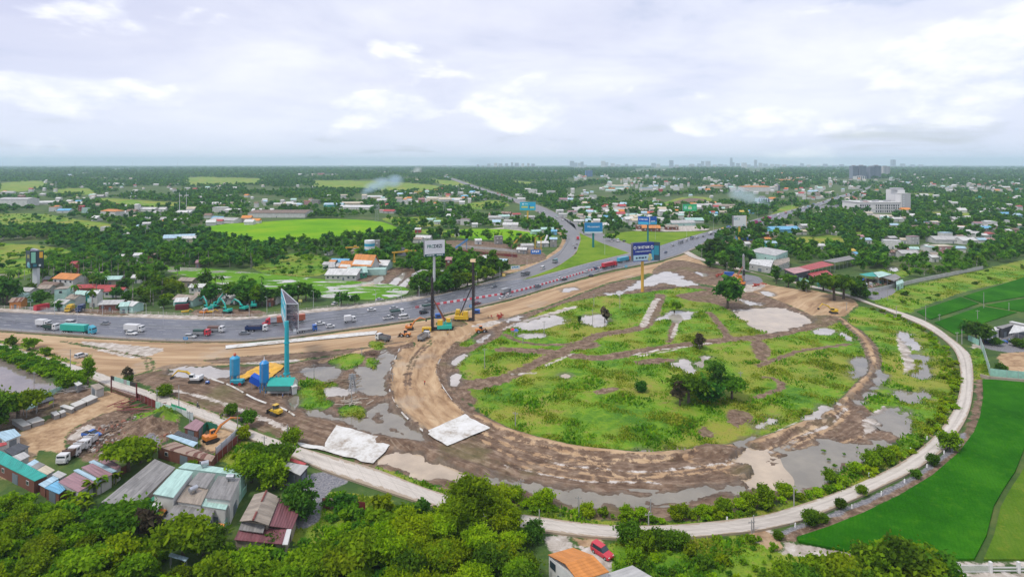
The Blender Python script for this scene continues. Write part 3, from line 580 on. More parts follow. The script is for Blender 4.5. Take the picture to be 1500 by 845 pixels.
# painted lines
PAINT=mat('road_paint_white',(0.5,0.5,0.49),0.6,0.4,0.3)
def at_line(A_,B_,t_,i):
 i=min(max(i,0),len(A_)-1.001);k_=int(i);f=i-k_
 p=A_[k_]*(1-t_)+B_[k_]*t_;q=A_[k_+1]*(1-t_)+B_[k_+1]*t_;return p*(1-f)+q*f
mk=MB()
def strip(p,q,w_,z):
 p,q=np.array(p),np.array(q);e=q-p;l=np.hypot(*e)
 if l<1e-3:return
 n=np.array([-e[1],e[0]])/l*w_/2
 mk.add([(*(p-n),z),(*(q-n),z),(*(q+n),z),(*(p+n),z)],[(0,1,2,3)])
HWL=np.r_[0,np.cumsum(np.hypot(*np.diff((HWA+HWB)/2,axis=0).T))]
def idx_of(s):return float(np.interp(s,HWL,np.arange(len(HWL))))
for tt,dash in((0.06,0),(0.20,1),(0.34,1),(0.47,0),(0.57,1),(0.73,1),(0.94,0)):
 s=0
 while s<HWL[-1]*0.86:
  ln=4.0 if dash else 9.0
  strip(at_line(HWA,HWB,tt,idx_of(s)),at_line(HWA,HWB,tt,idx_of(s+ln)),0.22,0.308)
  s+=12 if dash else 9.0
tag(mk.build('lane_markings',PAINT),kind='structure')
# green islands of the junction
ISL=[[(765,411),(816,392),(844,372),(851,351.6),(849,342),(882,357),(921,371),(867,384),(816,398)],[(887,344),(917,356),(950,361),(968,360),(993,351.6),(1039,339),(968,341),(930,339)]]
def field(name,pts,z,m,sm=0,kind='stuff',label=None,cat=None,px=True,skirt=0.4):
 g=GP(smoothpts(pts,sm,True)if sm else pts)if px else pts
 bm=bmesh.new();vs=[bm.verts.new((x,y,z))for x,y in g];f=bm.faces.new(vs);bm.normal_update()
 if f.normal.z<0:f.normal_flip()
 r=bmesh.ops.extrude_face_region(bm,geom=[f]);
 for e in r['geom']:
  if isinstance(e,bmesh.types.BMVert):e.co.z=z
 for v in vs:v.co.z=z-skirt
 tops=[e for e in r['geom']if isinstance(e,bmesh.types.BMFace)]
 bmesh.ops.triangulate(bm,faces=[x for x in bm.faces if len(x.verts)>4])
 bmesh.ops.recalc_face_normals(bm,faces=bm.faces)
 me=bpy.data.meshes.new(name);bm.to_mesh(me);bm.free();me.materials.append(m)
 return tag(link(name,me),label,cat,None,kind)
def cropmat(name,lo,mid,hi,s1=0.05,s2=3.0,water=0.0,bump=0.6,rows=False):
 m=bpy.data.materials.new(name);m.use_nodes=True;t=m.node_tree;b=t.nodes['Principled BSDF']
 pos=nd(t,'ShaderNodeNewGeometry').outputs['Position']
 a=nois(t,pos,s1,4,0.55,0.3);f=nois(t,pos,s2,4,0.65);g_=nois(t,pos,s1*6,5,0.6)
 v=mth(t,'ADD',mth(t,'MULTIPLY',a,0.5),mth(t,'ADD',mth(t,'MULTIPLY',f,0.3),mth(t,'MULTIPLY',g_,0.2)))
 c=mixc(t,mapr(t,v,0.5,0.64),mixc(t,mapr(t,v,0.36,0.5),c4(lo),c4(mid)),c4(hi))
 b.inputs['Roughness'].default_value=0.9;b.inputs['Specular IOR Level'].default_value=0.03
 if water:
  st=nois(t,nd(t,'ShaderNodeMapping',{'Vector':pos,'Scale':(0.045,0.12,1)}).outputs[0],1.0,6,0.62,0.6)
  wm_=mapr(t,st,0.60-water*0.2,0.64-water*0.2,0,1,True)
  c=mixc(t,wm_,c,(0.42,0.40,0.36,1));t.links.new(mapr(t,wm_,0,1,0.85,0.08),b.inputs['Roughness']);t.links.new(mapr(t,wm_,0,1,0.03,0.8),b.inputs['Specular IOR Level'])
 if rows:
  wv_=nd(t,'ShaderNodeTexWave',{'Vector':nd(t,'ShaderNodeMapping',{'Vector':pos,'Rotation':(0,0,0.5)}).outputs[0],'Scale':0.42,'Distortion':6.0,'Detail':3.0,'Detail Scale':0.6}).outputs['Fac']
  c=mixc(t,mapr(t,wv_,0.35,0.0,0,0.14),c,c4([x*0.5 for x in lo]));c=mixc(t,mapr(t,nois(t,pos,0.5,4,.7),.55,.72,0,.4),c,c4([hi[0]*1.7,hi[1]*1.1,hi[2]]))
 t.links.new(c,b.inputs['Base Color'])
 if bump and not water:
  bn=nd(t,'ShaderNodeBump',{'Height':f,'Strength':bump,'Distance':0.25});t.links.new(bn.outputs[0],b.inputs['Normal'])
 return m
CR_DARK=cropmat('rice_deep_green',(0.010,0.075,0.002),(0.019,0.118,0.003),(0.042,0.175,0.006),rows=True)
CR_OLIVE=cropmat('rice_olive_green',(0.05,0.12,0.01),(0.085,0.17,0.012),(0.14,0.20,0.03),0.08,rows=True)
CR_BRIGHT=cropmat('rice_bright_green',(0.085,0.25,0.006),(0.145,0.325,0.008),(0.24,0.36,0.012),0.02,1.0)
CR_WET=cropmat('flooded_rice',(0.06,0.17,0.012),(0.10,0.24,0.016),(0.15,0.28,0.02),0.03,1.0,0.33)
GRASS_I=cropmat('mown_verge_grass',(0.075,0.16,0.012),(0.14,0.235,0.018),(0.21,0.28,0.03),0.035,0.8)
for p in ISL:field('junction_grass',p,0.42,GRASS_I,0,'stuff','bright grass island between the junction carriageways','grass',skirt=.5)
field('rice_crop',[(1439,557),(1560,561),(1560,640),(1500,659),(1487,692),(1471,716),(1456,742),(1445,786),(1427,821),(1396,821),(1250,811),(1170,795),(1167,789),(1214,773.5),(1266,752.5),(1318,727),(1365,698.5),(1404,665),(1427,634),(1435.5,612),(1440.6,581)],0.45,CR_DARK,0,'stuff','deep green rice field curving along the ring road','rice field')
field('rice_crop',[(1441,821),(1456,786),(1466,744),(1480,718),(1496,694),(1512,664),(1560,650),(1560,821)],0.35,CR_OLIVE,0,'stuff','olive patchy rice field beyond the earth bund','rice field')
field('rice_crop',[(1343,457),(1407,435.5),(1434,445),(1363,468.5)],0.35,CR_DARK,0,'stuff','small green rice plot next to the bend of the ring road','rice field')
field('rice_crop',[(1369,473),(1438,449),(1490,458),(1440,474),(1422,487),(1399,490.5)],0.35,CR_DARK,0,'stuff','green rice plot in front of the walled yard','rice field')
field('rice_crop',[(1411,434.6),(1500,407),(1560,400),(1560,425),(1440,444.5)],0.35,CR_DARK,0,'stuff','green rice plot stretching under the grass strip','rice field')
field('rice_crop',[(1443,447.5),(1560,428),(1560,452),(1496,457)],0.35,CR_DARK,0,'stuff','green rice plot behind the walled yard','rice field')
field('rice_crop',[(286,337),(329,329),(380,326),(466,321),(547,324),(575,331),(593,341),(560,342),(522,347),(484,349),(433,355),(395,360),(355,352),(304,345)],0.5,CR_BRIGHT,3,'stuff','large bright green rice field in the middle of the plain','rice field')
field('rice_crop',[(232,392),(300,394),(370,400),(476,410),(540,414),(592,421),(595,432),(552,440),(471,436),(400,428),(329,418),(279,407)],0.4,CR_WET,2,'stuff','flooded rice field with white strips of water','rice field')
field('rice_crop',[(655,338),(740,336),(792,345),(780,352),(700,351),(665,346)],0.4,CR_BRIGHT,2,'stuff','green plot behind the pipe works','rice field')
# ================================================================ PLANTS
rng=np.random.default_rng(11)
def rot_quads(cent,size,up=0.5,asp=1.6):
 """one leaf card per centre, random tilt biased to face up and out"""
 n=len(cent);c=cent-np.array([0,0,0]);
 nrm=rng.normal(size=(n,3));nrm/=np.linalg.norm(nrm,axis=1,keepdims=True)+1e-9
 nrm[:,2]=np.abs(nrm[:,2])*(1-up)+up;nrm/=np.linalg.norm(nrm,axis=1,keepdims=True)
 r=rng.normal(size=(n,3));u=np.cross(nrm,r);u/=np.linalg.norm(u,axis=1,keepdims=True)+1e-9;v=np.cross(nrm,u)
 s=(size*(0.6+0.8*rng.random(n)))[:,None]
 u,v=u*s*asp/2,v*s/2
 tip=u*1.0
 V=np.stack([cent-u,cent-v*1.0+nrm*s*0.12,cent+tip,cent+v*1.0+nrm*s*0.12],1).reshape(-1,3)
 Q=np.arange(4*n).reshape(n,4);return V,Q
def crown_cloud(rx,rz,zc,nclump,nleaf,csize,seed,form='round'):
 g=np.random.default_rng(seed);pts=[]
 for k in range(nclump):
  d=g.normal(size=3);d/=np.linalg.norm(d)+1e-9
  rr=g.random()**0.45
  if form=='flat':d[2]=abs(d[2])*0.6
  p=d*rr*np.array([rx,rx,rz])*0.82
  if form=='tall':p*=np.array([1-0.45*(p[2]/rz+1)/2]*2+[1])
  cs=csize*(0.6+0.7*g.random())
  m=max(3,int(nleaf/nclump*(0.6+0.8*g.random())))
  q=g.normal(size=(m,3));q/=np.linalg.norm(q,axis=1,keepdims=True)+1e-9
  q*=(cs*g.random(m)**0.4)[:,None]*np.array([1,1,0.62]);pts.append(p+q)
 P=np.concatenate(pts);k=g.random(len(P))<.13;P[k]*=1+.42*g.random((k.sum(),1));P[:,2]+=zc;return P
def trunk_mb(h,r,nb,rx,zc,seed):
 g=random.Random(seed);mb=MB()
 top=(g.uniform(-.3,.3),g.uniform(-.3,.3),h)
 mb.tube([(0,0,-0.4),(top[0]*0.4,top[1]*0.4,h*0.5),top],[r*1.35,r,r*0.7],7)
 for i in range(nb):
  a=2*math.pi*(i+g.random()*0.6)/nb;l=rx*g.uniform(.45,.8);z0=h*g.uniform(.6,1)
  mb.tube([(top[0]*z0/h,top[1]*z0/h,z0),(math.cos(a)*l*.5,math.sin(a)*l*.5,z0+(zc-z0)*.5+.3),(math.cos(a)*l,math.sin(a)*l,zc+g.uniform(-.3,.9))],[r*.55,r*.35,r*.15],5)
 return mb
TREEK={}
def tree_kind(key,rx,rz,h,leafm,lod,seed,form='round',csize=None,lean=0):
 """lod 0 near .. 2 far"""
 n=(3600,1000,300)[lod];ls=(0.55,0.95,1.6)[lod];ncl=(46,26,14)[lod]
 zc=h-rz*0.9
 pts=crown_cloud(rx,rz,zc,ncl,n,csize or rx*0.36,seed,form)
 V,Q=rot_quads(pts,ls*rx/4.2,0.35)
 cm=npmesh(key+'_crown',V,Q,LEAF[leafm])
 tm=trunk_mb(max(zc-rz*0.3,h*0.3),0.06*rx+0.05,5 if lod<2 else 3,rx,zc,seed).mesh(key+'_trunk',BARK,True)
 TREEK[key]=(cm,tm,h,rx)
FORMS=[('round',4.2,3.0,8.0,'round'),('wide',5.2,2.7,7.6,'flat'),('slender',2.9,4.4,10.5,'tall'),('bushy',3.4,2.5,5.2,'round')]
for fn,rx,rz,h,fo in FORMS:
 for ti,tone in enumerate(('dark','mid','light')):
  for lod in(0,1,2):tree_kind(f'{fn}_{tone}_{lod}',rx,rz,h,tone,lod,hash((fn,ti))%1000 if False else(len(TREEK)*13+5),fo)
tree_kind('wide_yellow_0',4.6,2.8,7.4,'yellow',0,501,'flat');tree_kind('round_yellow_0',3.8,2.9,7.2,'yellow',0,502);tree_kind('bushy_yellow_0',3.2,2.4,5.0,'yellow',0,503)
tree_kind('sparse_dry_0',3.4,3.0,8.0,'dry',2,504);tree_kind('round_pink_1',4.0,3.0,7.0,'pink',1,505)
for k_ in(1,2):TREEK[f'bushy_yellow_{k_}']=TREEK['bushy_yellow_0']
# shrubs: leaves from the ground up
SHRUBK={}
def shrub_kind(key,rx,h,leafm,lod,seed):
 n=(900,260)[lod];pts=crown_cloud(rx,h*0.55,h*0.45,12 if lod==0 else 8,n,rx*0.42,seed);pts[:,2]=np.abs(pts[:,2])
 V,Q=rot_quads(pts,(0.42,0.75)[lod]*max(rx,1)/1.6,0.35)
 SHRUBK[key]=npmesh(key,V,Q,LEAF[leafm])
for i_,tone in enumerate(('dark','mid','light','yellow')):
 for lod in(0,1):shrub_kind(f'shrub_{tone}_{lod}',1.7,2.2,tone,lod,700+i_*7+lod)
 # coconut / areca palms
def palm_meshes(key,h,nf,fl,tone,seed,lean=0.8):
 g=random.Random(seed);tr=MB();ang=g.uniform(0,6.28)
 pts=[(math.cos(ang)*lean*t*t,math.sin(ang)*lean*t*t,-0.3+(h+.3)*t)for t in(0,.25,.5,.75,1)]
 tr.tube(pts,[.26,.2,.17,.15,.13],6);top=Vector(pts[-1]);vs=[];fs=[]
 for i in range(nf):
  a=2*math.pi*i/nf+g.uniform(-.2,.2);el=g.uniform(-0.25,1.2);L=fl*g.uniform(.8,1.1);n=6;w=0.55*fl/4
  d=Vector((math.cos(a),math.sin(a),0));side=Vector((-math.sin(a),math.cos(a),0));p=top.copy();e=el;b=len(vs)
  for k in range(n+1):
   ww=w*math.sin(math.pi*min(1,(k+.6)/(n+.8)))**.7;drop=-0.30*ww
   vs+=[p+side*ww+Vector((0,0,drop)),p,p-side*ww+Vector((0,0,drop))]
   p=p+(d*math.cos(e)+Vector((0,0,math.sin(e))))*L/n;e-=0.36
  for k in range(n):
   q=b+3*k;fs+=[(q,q+1,q+4,q+3),(q+1,q+2,q+5,q+4)]
 return npmesh(key+'_fronds',np.array([tuple(v)for v in vs]),np.array(fs),LEAF[tone]),tr.mesh(key+'_trunk',BARKG,True)
PALMK={k:palm_meshes(k,*a)for k,a in{'coconut_a':(8.5,15,3.6,'mid',1),'coconut_b':(10.5,16,3.4,'dark',2),'areca':(11.5,11,2.4,'dark',3,.3),'nipa':(2.2,16,4.0,'mid',4,.2)}.items()}
def banana_mesh(key,seed):
 g=random.Random(seed);vs=[];fs=[];st=MB()
 for s in range(3):
  bx,by=g.uniform(-.8,.8),g.uniform(-.8,.8);h=g.uniform(1.6,2.6);st.cyl((bx,by,-.2),(bx,by,h),.16,.1,6)
  for i in range(8):
   a=g.uniform(0,6.28);d=Vector((math.cos(a),math.sin(a),0));side=Vector((-math.sin(a),math.cos(a),0));p=Vector((bx,by,h));e=g.uniform(.5,1.35);L=g.uniform(1.8,2.6);b=len(vs)
   for k in range(6):
    ww=.36*math.sin(math.pi*(k+.4)/5.6)**.6;vs+=[p+side*ww+Vector((0,0,.08)),p,p-side*ww+Vector((0,0,.08))]
    p=p+(d*math.cos(e)+Vector((0,0,math.sin(e))))*L/5;e-=.42
   for k in range(5):q=b+3*k;fs+=[(q,q+1,q+4,q+3),(q+1,q+2,q+5,q+4)]
 return npmesh(key+'_leaves',np.array([tuple(v)for v in vs]),np.array(fs),LEAF['light']),st.mesh(key+'_stem',mat('banana_stem',(.2,.22,.08),.8))
BANK=[banana_mesh('banana',s)for s in(1,2)]
def bamboo_mesh(key,seed,tone):
 """arching plumes of fine leaves on culms"""
 g=np.random.default_rng(seed);P=[];st=MB();SC=1.0
 for i in range(34):
  a=g.uniform(0,6.28);l=g.uniform(1.2,5.0);h=g.uniform(6.5,11.0);r0=g.uniform(0,1.0)
  pts=[]
  for k in range(9):
   t=k/8;pts.append((math.cos(a)*(r0+l*t**2.2),math.sin(a)*(r0+l*t**2.2),h*(1-(1-t)**1.8)*0.98-(t**4)*l*0.35))
  st.tube([pts[0],pts[3],pts[6]],[.06,.05,.03],4)
  for k in range(2,9):
   m=int(16+6*k);q=g.normal(size=(m,3))*np.array([.55,.55,.45])*(0.5+0.1*k);P.append(np.array(pts[k])+q)
 P=np.concatenate(P);V,Q=rot_quads(P,0.36,0.2,2.4)
 return npmesh(key+'_leaves',V,Q,LEAF[tone]),st.mesh(key+'_culms',mat('bamboo_culm',(.22,.24,.07),.6))
BAMK=[bamboo_mesh('bamboo',21,'yellow'),bamboo_mesh('bamboo',22,'light'),bamboo_mesh('bamboo',23,'yellow')]
# ---- words for the labels: where a thing stands, by the landmark nearest to it in the photograph
LM=[((1050,550),'the lone tall tree in the meadow'),((1066,433),'the round tree on the building site'),((420,540),'the steel pole of the edge-on billboard'),((52,420),'the dark billboard by the palms'),((634,420),'the white lettered billboard'),((941,420),'the navy billboard on its yellow post'),((775,318),'the teal billboard on its yellow post'),((866,365),'the blue billboard on the junction grass'),((948,350),'the folded blue billboard'),((1011,312),'the green billboard'),((1083,345),'the white billboard by the jam'),((1296,300),'the white hospital block'),((1270,262),'the grey apartment towers'),((435,340),'the big bright rice field'),((440,418),'the flooded rice field'),((96,418),'the orange roofed hall'),((165,435),'the red roofed houses'),((330,452),'the teal excavator yard'),((405,312),'the brown roofed depot'),((60,300),'the grey sheds at the far left'),((145,312),'the white house with orange roof'),((262,350),'the pale blue roofed house'),((520,400),'the white workshop by the flooded field'),((540,382),'the temple roof'),((533,362),'the striped silo'),((610,375),'the yellow gantry'),((705,365),'the red pipe yard'),((790,370),'the blue hoarding by the slip road'),((910,310),'the houses behind the junction'),((1120,375),'the pale warehouse by the village road'),((1195,395),'the red roofed shed'),((1290,410),'the scrap yard'),((1390,370),'the pink walled house'),((1330,360),'the hamlet behind the fields'),((1450,340),'the white houses by the upper fields'),((1420,460),'the green rice plots'),((1450,500),'the walled yard'),((1130,470),'the square pond'),((1300,700),'the curve of deep green rice'),((90,605),'the dirt yard'),((240,720),'the mint roofed workshops'),((400,760),'the purple roofed house'),((60,690),'the purple shed roofs'),((280,650),'the rusty roofed yard'),((845,820),'the orange roofed house by the red car'),((700,740),'the bamboo grove'),((435,685),'the roadside kiosk'),((40,540),'the grey mud pond'),((1440,840),'the gateway'),((182,575),'the dark red gate'),((480,750),'the rusty fence stub'),((550,272),'the blue smoke'),((600,310),'the cluster of pale workshops'),((1100,290),'the smoking field'),((1200,350),'the grove behind the red shed'),((680,430),'the two tall pile rigs'),((1090,410),'the third pile rig'),((1210,455),'the yellow excavator on the mound'),((1390,600),'the outer bend of the ring road'),((960,760),'the lower ring road'),((560,700),'the white fabric sheet'),((300,600),'the road past the yards'),((60,520),'the dirt road junction'),((1180,760),'the paddy corner'),((720,285),'the road out of the upper junction'),((1170,310),'the jammed upper road'),((300,280),'the mast by the far plots'),((200,260),'the far plain'),((440,270),'the far green strip'),((880,270),'the far town'),((1420,290),'the far woods by the town'),((1000,270),'the orange roofed market')]
USED={}
def where(px,py,k=0):
 q=sorted(LM,key=lambda l:(l[0][0]-px)**2+(2.2*(l[0][1]-py))**2)
 (lx,ly),nm=q[k];dx,dy=px-lx,(py-ly)*2.2
 if abs(dx)<9 and abs(dy)<12:rel='beside'
 elif abs(dy)>abs(dx)*1.1:rel='behind' if dy<0 else 'in front of'
 else:rel='to the left of' if dx<0 else 'to the right of'
 return rel+' '+nm
def auto_label(desc,px,py,extra=()):
 """a label that no other thing has yet; more words only where needed"""
 tries=[desc+' '+where(px,py)]+[e+' '+desc+' '+where(px,py)for e in extra]+[desc+' '+where(px,py,1)]+[e+' '+desc+' '+where(px,py,1)for e in extra]+[desc+' '+where(px,py,2)]
 for o in('nearer','farther','innermost','outermost','second','third','fourth','fifth'):tries.append(o+' '+desc+' '+where(px,py))
 tries=[t for t in tries if len(t.split())<=16]or[desc+' beyond the expressway']
 for t in tries:
  if t not in USED:USED[t]=1;return t
 return tries[0]
TONEW={'dark':'dark green','mid':'mid green','light':'light green','yellow':'yellow green','dry':'dry brown','pink':'pink blossoming'}
FORMW={'round':'round crowned','wide':'wide spreading','slender':'slender upright','bushy':'low bushy','sparse':'sparse'}
SPOTS=[] # (py, kind, x, y, scale, rz, key, px)
def lodof(py):return 0 if py>560 else(1 if py>395 else 2)
def tree_at(px,py,form=None,tone=None,hpx=None,sc=None,forced=True):
 form=form or R.choice(['round','round','wide','bushy','slender']);tone=tone or R.choice(['dark','mid','mid','light'])
 key=f'{form}_{tone}_{lodof(py)}'
 if key not in TREEK:key=f'{form}_{tone}_0' if f'{form}_{tone}_0' in TREEK else[k for k in TREEK if k.startswith(f'{form}_{tone}')][0]
 h=TREEK[key][2];s=sc or(hpx/ppm(py)/h if hpx else R.uniform(.75,1.2));g=G(px,py)
 SPOTS.append((py+(1000 if forced else 0),'tree',g.x,g.y,s,R.uniform(0,6.28),key,px,py))
def palm_at(px,py,k=None,sc=None,forced=True):
 k=k or R.choice(['coconut_a','coconut_b']);g=G(px,py);SPOTS.append((py+(1000 if forced else 0),'palm',g.x,g.y,sc or R.uniform(.8,1.15),R.uniform(0,6.28),k,px,py))
def shrub_at(px,py,tone=None,sc=None,forced=True):
 tone=tone or R.choice(['mid','light','light','yellow']);g=G(px,py);SPOTS.append((py+(1000 if forced else 0),'shrub',g.x,g.y,sc or R.uniform(.6,1.3),R.uniform(0,6.28),f'shrub_{tone}_{0 if py > 480 else 1}',px,py))
def inpoly(x,y,p):
 c=False;j=len(p)-1
 for i in range(len(p)):
  if(p[i][1]>y)!=(p[j][1]>y)and x<(p[j][0]-p[i][0])*(y-p[i][1])/(p[j][1]-p[i][1])+p[i][0]:c=not c
  j=i
 return c
GRIDOCC={}
def scatter(poly,gap,fn,tries=400,keep=None):
 """random points of the polygon (photo pixels), at least gap metres apart on the ground"""
 x0=min(p[0]for p in poly);x1=max(p[0]for p in poly);y0=max(min(p[1]for p in poly),246);y1=max(p[1]for p in poly)
 ax,ay=G(x0,y1),G(x1,y0);n=0
 for _ in range(tries):
  px=R.uniform(x0,x1);py=R.uniform(y0,y1)
  if not inpoly(px,py,poly):continue
  g=G(px,py);k=(int(g.x//gap),int(g.y//gap));ok=True
  for i in(-1,0,1):
   for j in(-1,0,1):
    for q in GRIDOCC.get((gap,k[0]+i,k[1]+j),()):
     if(q[0]-g.x)**2+(q[1]-g.y)**2<gap*gap:ok=False
  if not ok or(keep and not keep(px,py)):continue
  GRIDOCC.setdefault((gap,)+k,[]).append((g.x,g.y));fn(px,py);n+=1
 return n
 # ================================================================ BUILDINGS
HV=[(1256,1340,318,284),(1120,1165,326,308),(1160,1200,313,296),(1195,1228,303,289),(1222,1265,292,277),(1260,1305,281,267),(640,700,276,256),(690,745,291,274),(740,790,309,290)]
UNDERB=mat('barrel_lid',(.1,.1,.1),.6)
FOOT=[] # footprints kept clear of plants: (x, y, r)
RC={'white':(.62,.62,.60),'pale grey':(.46,.455,.44),'grey':(.27,.26,.25),'dark grey':(.07,.075,.085),'mint':(.42,.62,.56),'teal':(.03,.36,.30),'blue':(.16,.42,.62),'pale blue':(.40,.56,.66),'red':(.42,.07,.07),'pink':(.48,.26,.26),'orange':(.62,.24,.06),'brown':(.22,.15,.11),'rusty':(.19,.075,.05),'purple':(.20,.075,.085),'mauve':(.33,.19,.21),'cream':(.55,.48,.36),'tan':(.36,.30,.24),'green':(.05,.28,.17),'yellow':(.62,.45,.08)}
def RM(c):
 tile=c=='orange'
 return roofmat(c+'_roof',RC[c],.6 if c in('grey','brown','rusty','purple','tan')else.4,{'rusty':.9,'mauve':.1}.get(c,0.0),(.30,.22,.17)if c=='rusty' else(.16,.06,.035),1.0,tile)
def WMt(c):return mat(c+'_wall',[x*0.9 for x in RC[c]],.8,.2,.35)
GLASS=mat('window_glass',(.03,.045,.06),.15,.1,1,0,.6);FRAME=mat('window_frame',(.55,.55,.53),.5,.1)
DARKW=mat('dark_opening',(.03,.03,.03),.9,.1);STEEL=mat('galvanised_steel',(.42,.43,.44),.45,.15,2,.5);DOORM=mat('door_metal',(.14,.17,.20),.5,.2)
def uvmesh(name,quads,m,thick=0.12,under=None):
 """roof sheets: quads of 4 points, given thickness; UV metres along edge 0-1 and 0-3"""
 vs=[];fs=[];uv=[]
 for q in quads:
  q=[Vector(p)for p in q];b=len(vs);u=(q[1]-q[0]).length;u2=(q[2]-q[3]).length;v=((q[3]-q[0]).length+(q[2]-q[1]).length)/2
  nrm=(q[1]-q[0]).cross(q[3]-q[0])
  if nrm.z<0:q=[q[1],q[0],q[3],q[2]]
  vs+=[tuple(p)for p in q]+[(p.x,p.y,p.z-thick)for p in q]
  t=[(0,0),(u,0),(u,v),(0,v)];fs.append((b,b+1,b+2,b+3));uv+=t
  fs.append((b+7,b+6,b+5,b+4));uv+=t[::-1]
  for i in range(4):j=(i+1)%4;fs.append((b+4+i,b+4+j,b+j,b+i));uv+=[(0,0),(u,0),(u,.1),(0,.1)]
 me=bpy.data.meshes.new(name);me.from_pydata(vs,[],fs);me.materials.append(m)
 l=me.uv_layers.new(name='UVMap');l.data.foreach_set('uv',np.array(uv,np.float32).ravel());me.update();return me
def shed(name,label,cat,corners,z,rc,wc='white',zs=None,group=None,wall=True,inset=0.35,posts=False,door=None,skylights=0,open_front=False,roof_label=None):
 """building whose roof outline is read off the photograph: corners go round, eave heights zs"""
 zz_=zs or[z]*4
 pts=[G(c[0],c[1],h)for c,h in zip(corners,zz_)]
 cen=sum(pts,Vector())/4;o=thing(name,label,cat,(cen.x,cen.y,0),0,group)
 loc=[p-Vector((cen.x,cen.y,0))for p in pts]
 FOOT.append((cen.x,cen.y,max((Vector((p.x,p.y,0))).length for p in loc)*0.72))
 HV.append((min(c[0]for c in corners),max(c[0]for c in corners),max(c[1]for c in corners)+z*.6*ppm(max(c[1]for c in corners)),min(c[1]for c in corners)))
 link('roof',uvmesh('roof',[loc],RM(rc)),o)
 a=sum((loc[i].x*loc[(i+1)%4].y-loc[(i+1)%4].x*loc[i].y)for i in range(4))
 ins=[]
 for p in loc:
  l=Vector((p.x,p.y,0));k=1-inset/max(l.length,1);ins.append(Vector((p.x*k,p.y*k,p.z-0.13)))
 if wall:
  mb=MB();vs=[(p.x,p.y,-0.3)for p in ins]+[tuple(p)for p in ins]
  mb.add(vs,[(0,1,5,4),(1,2,6,5),(2,3,7,6),(3,0,4,7)])
  mb.build('wall',WMt(wc),o)
  # openings on the two walls that face the viewer
  for i in range(4):
   p,q=ins[i],ins[(i+1)%4];mid=(p+q)/2;e=Vector((q.x-p.x,q.y-p.y,0));L=e.length
   if L<3:continue
   e/=L;nrm=Vector((e.y,-e.x,0));
   if nrm.dot(Vector((mid.x,mid.y,0)))<0:nrm=-nrm
   if nrm.dot(Vector((-(cen.x),-(cen.y),0)))<0:continue
   ang=math.atan2(e.y,e.x);hh=min(p.z,q.z);n=max(1,int(L/5))
   for k in range(n):
    c=p+(q-p)*((k+.5)/n);c.z=0
    if k==n//2:
     f=MB().box((0,0,1.15),(min(2.6,L*.5),.08,2.3)).build('door',DOORM,o,loc=(c.x+nrm.x*.03,c.y+nrm.y*.03,0),rz=ang)
    elif hh>2.6:
     f=MB().box((0,0,0),(1.2,.08,1.0)).build('window',FRAME,o,loc=(c.x+nrm.x*.03,c.y+nrm.y*.03,hh*.6),rz=ang)
     MB().box((0,0,0),(1.0,.11,.8)).build('pane',GLASS,f)
 elif posts:
  for i in range(4):
   p,q=ins[i],ins[(i+1)%4];n=max(1,int((q-p).length/5))
   for k in range(n):
    c=p+(q-p)*(k/n);MB().cyl((0,0,-.3),(0,0,c.z),.1,n=6).build('post',STEEL,o,loc=(c.x,c.y,0))
 return o
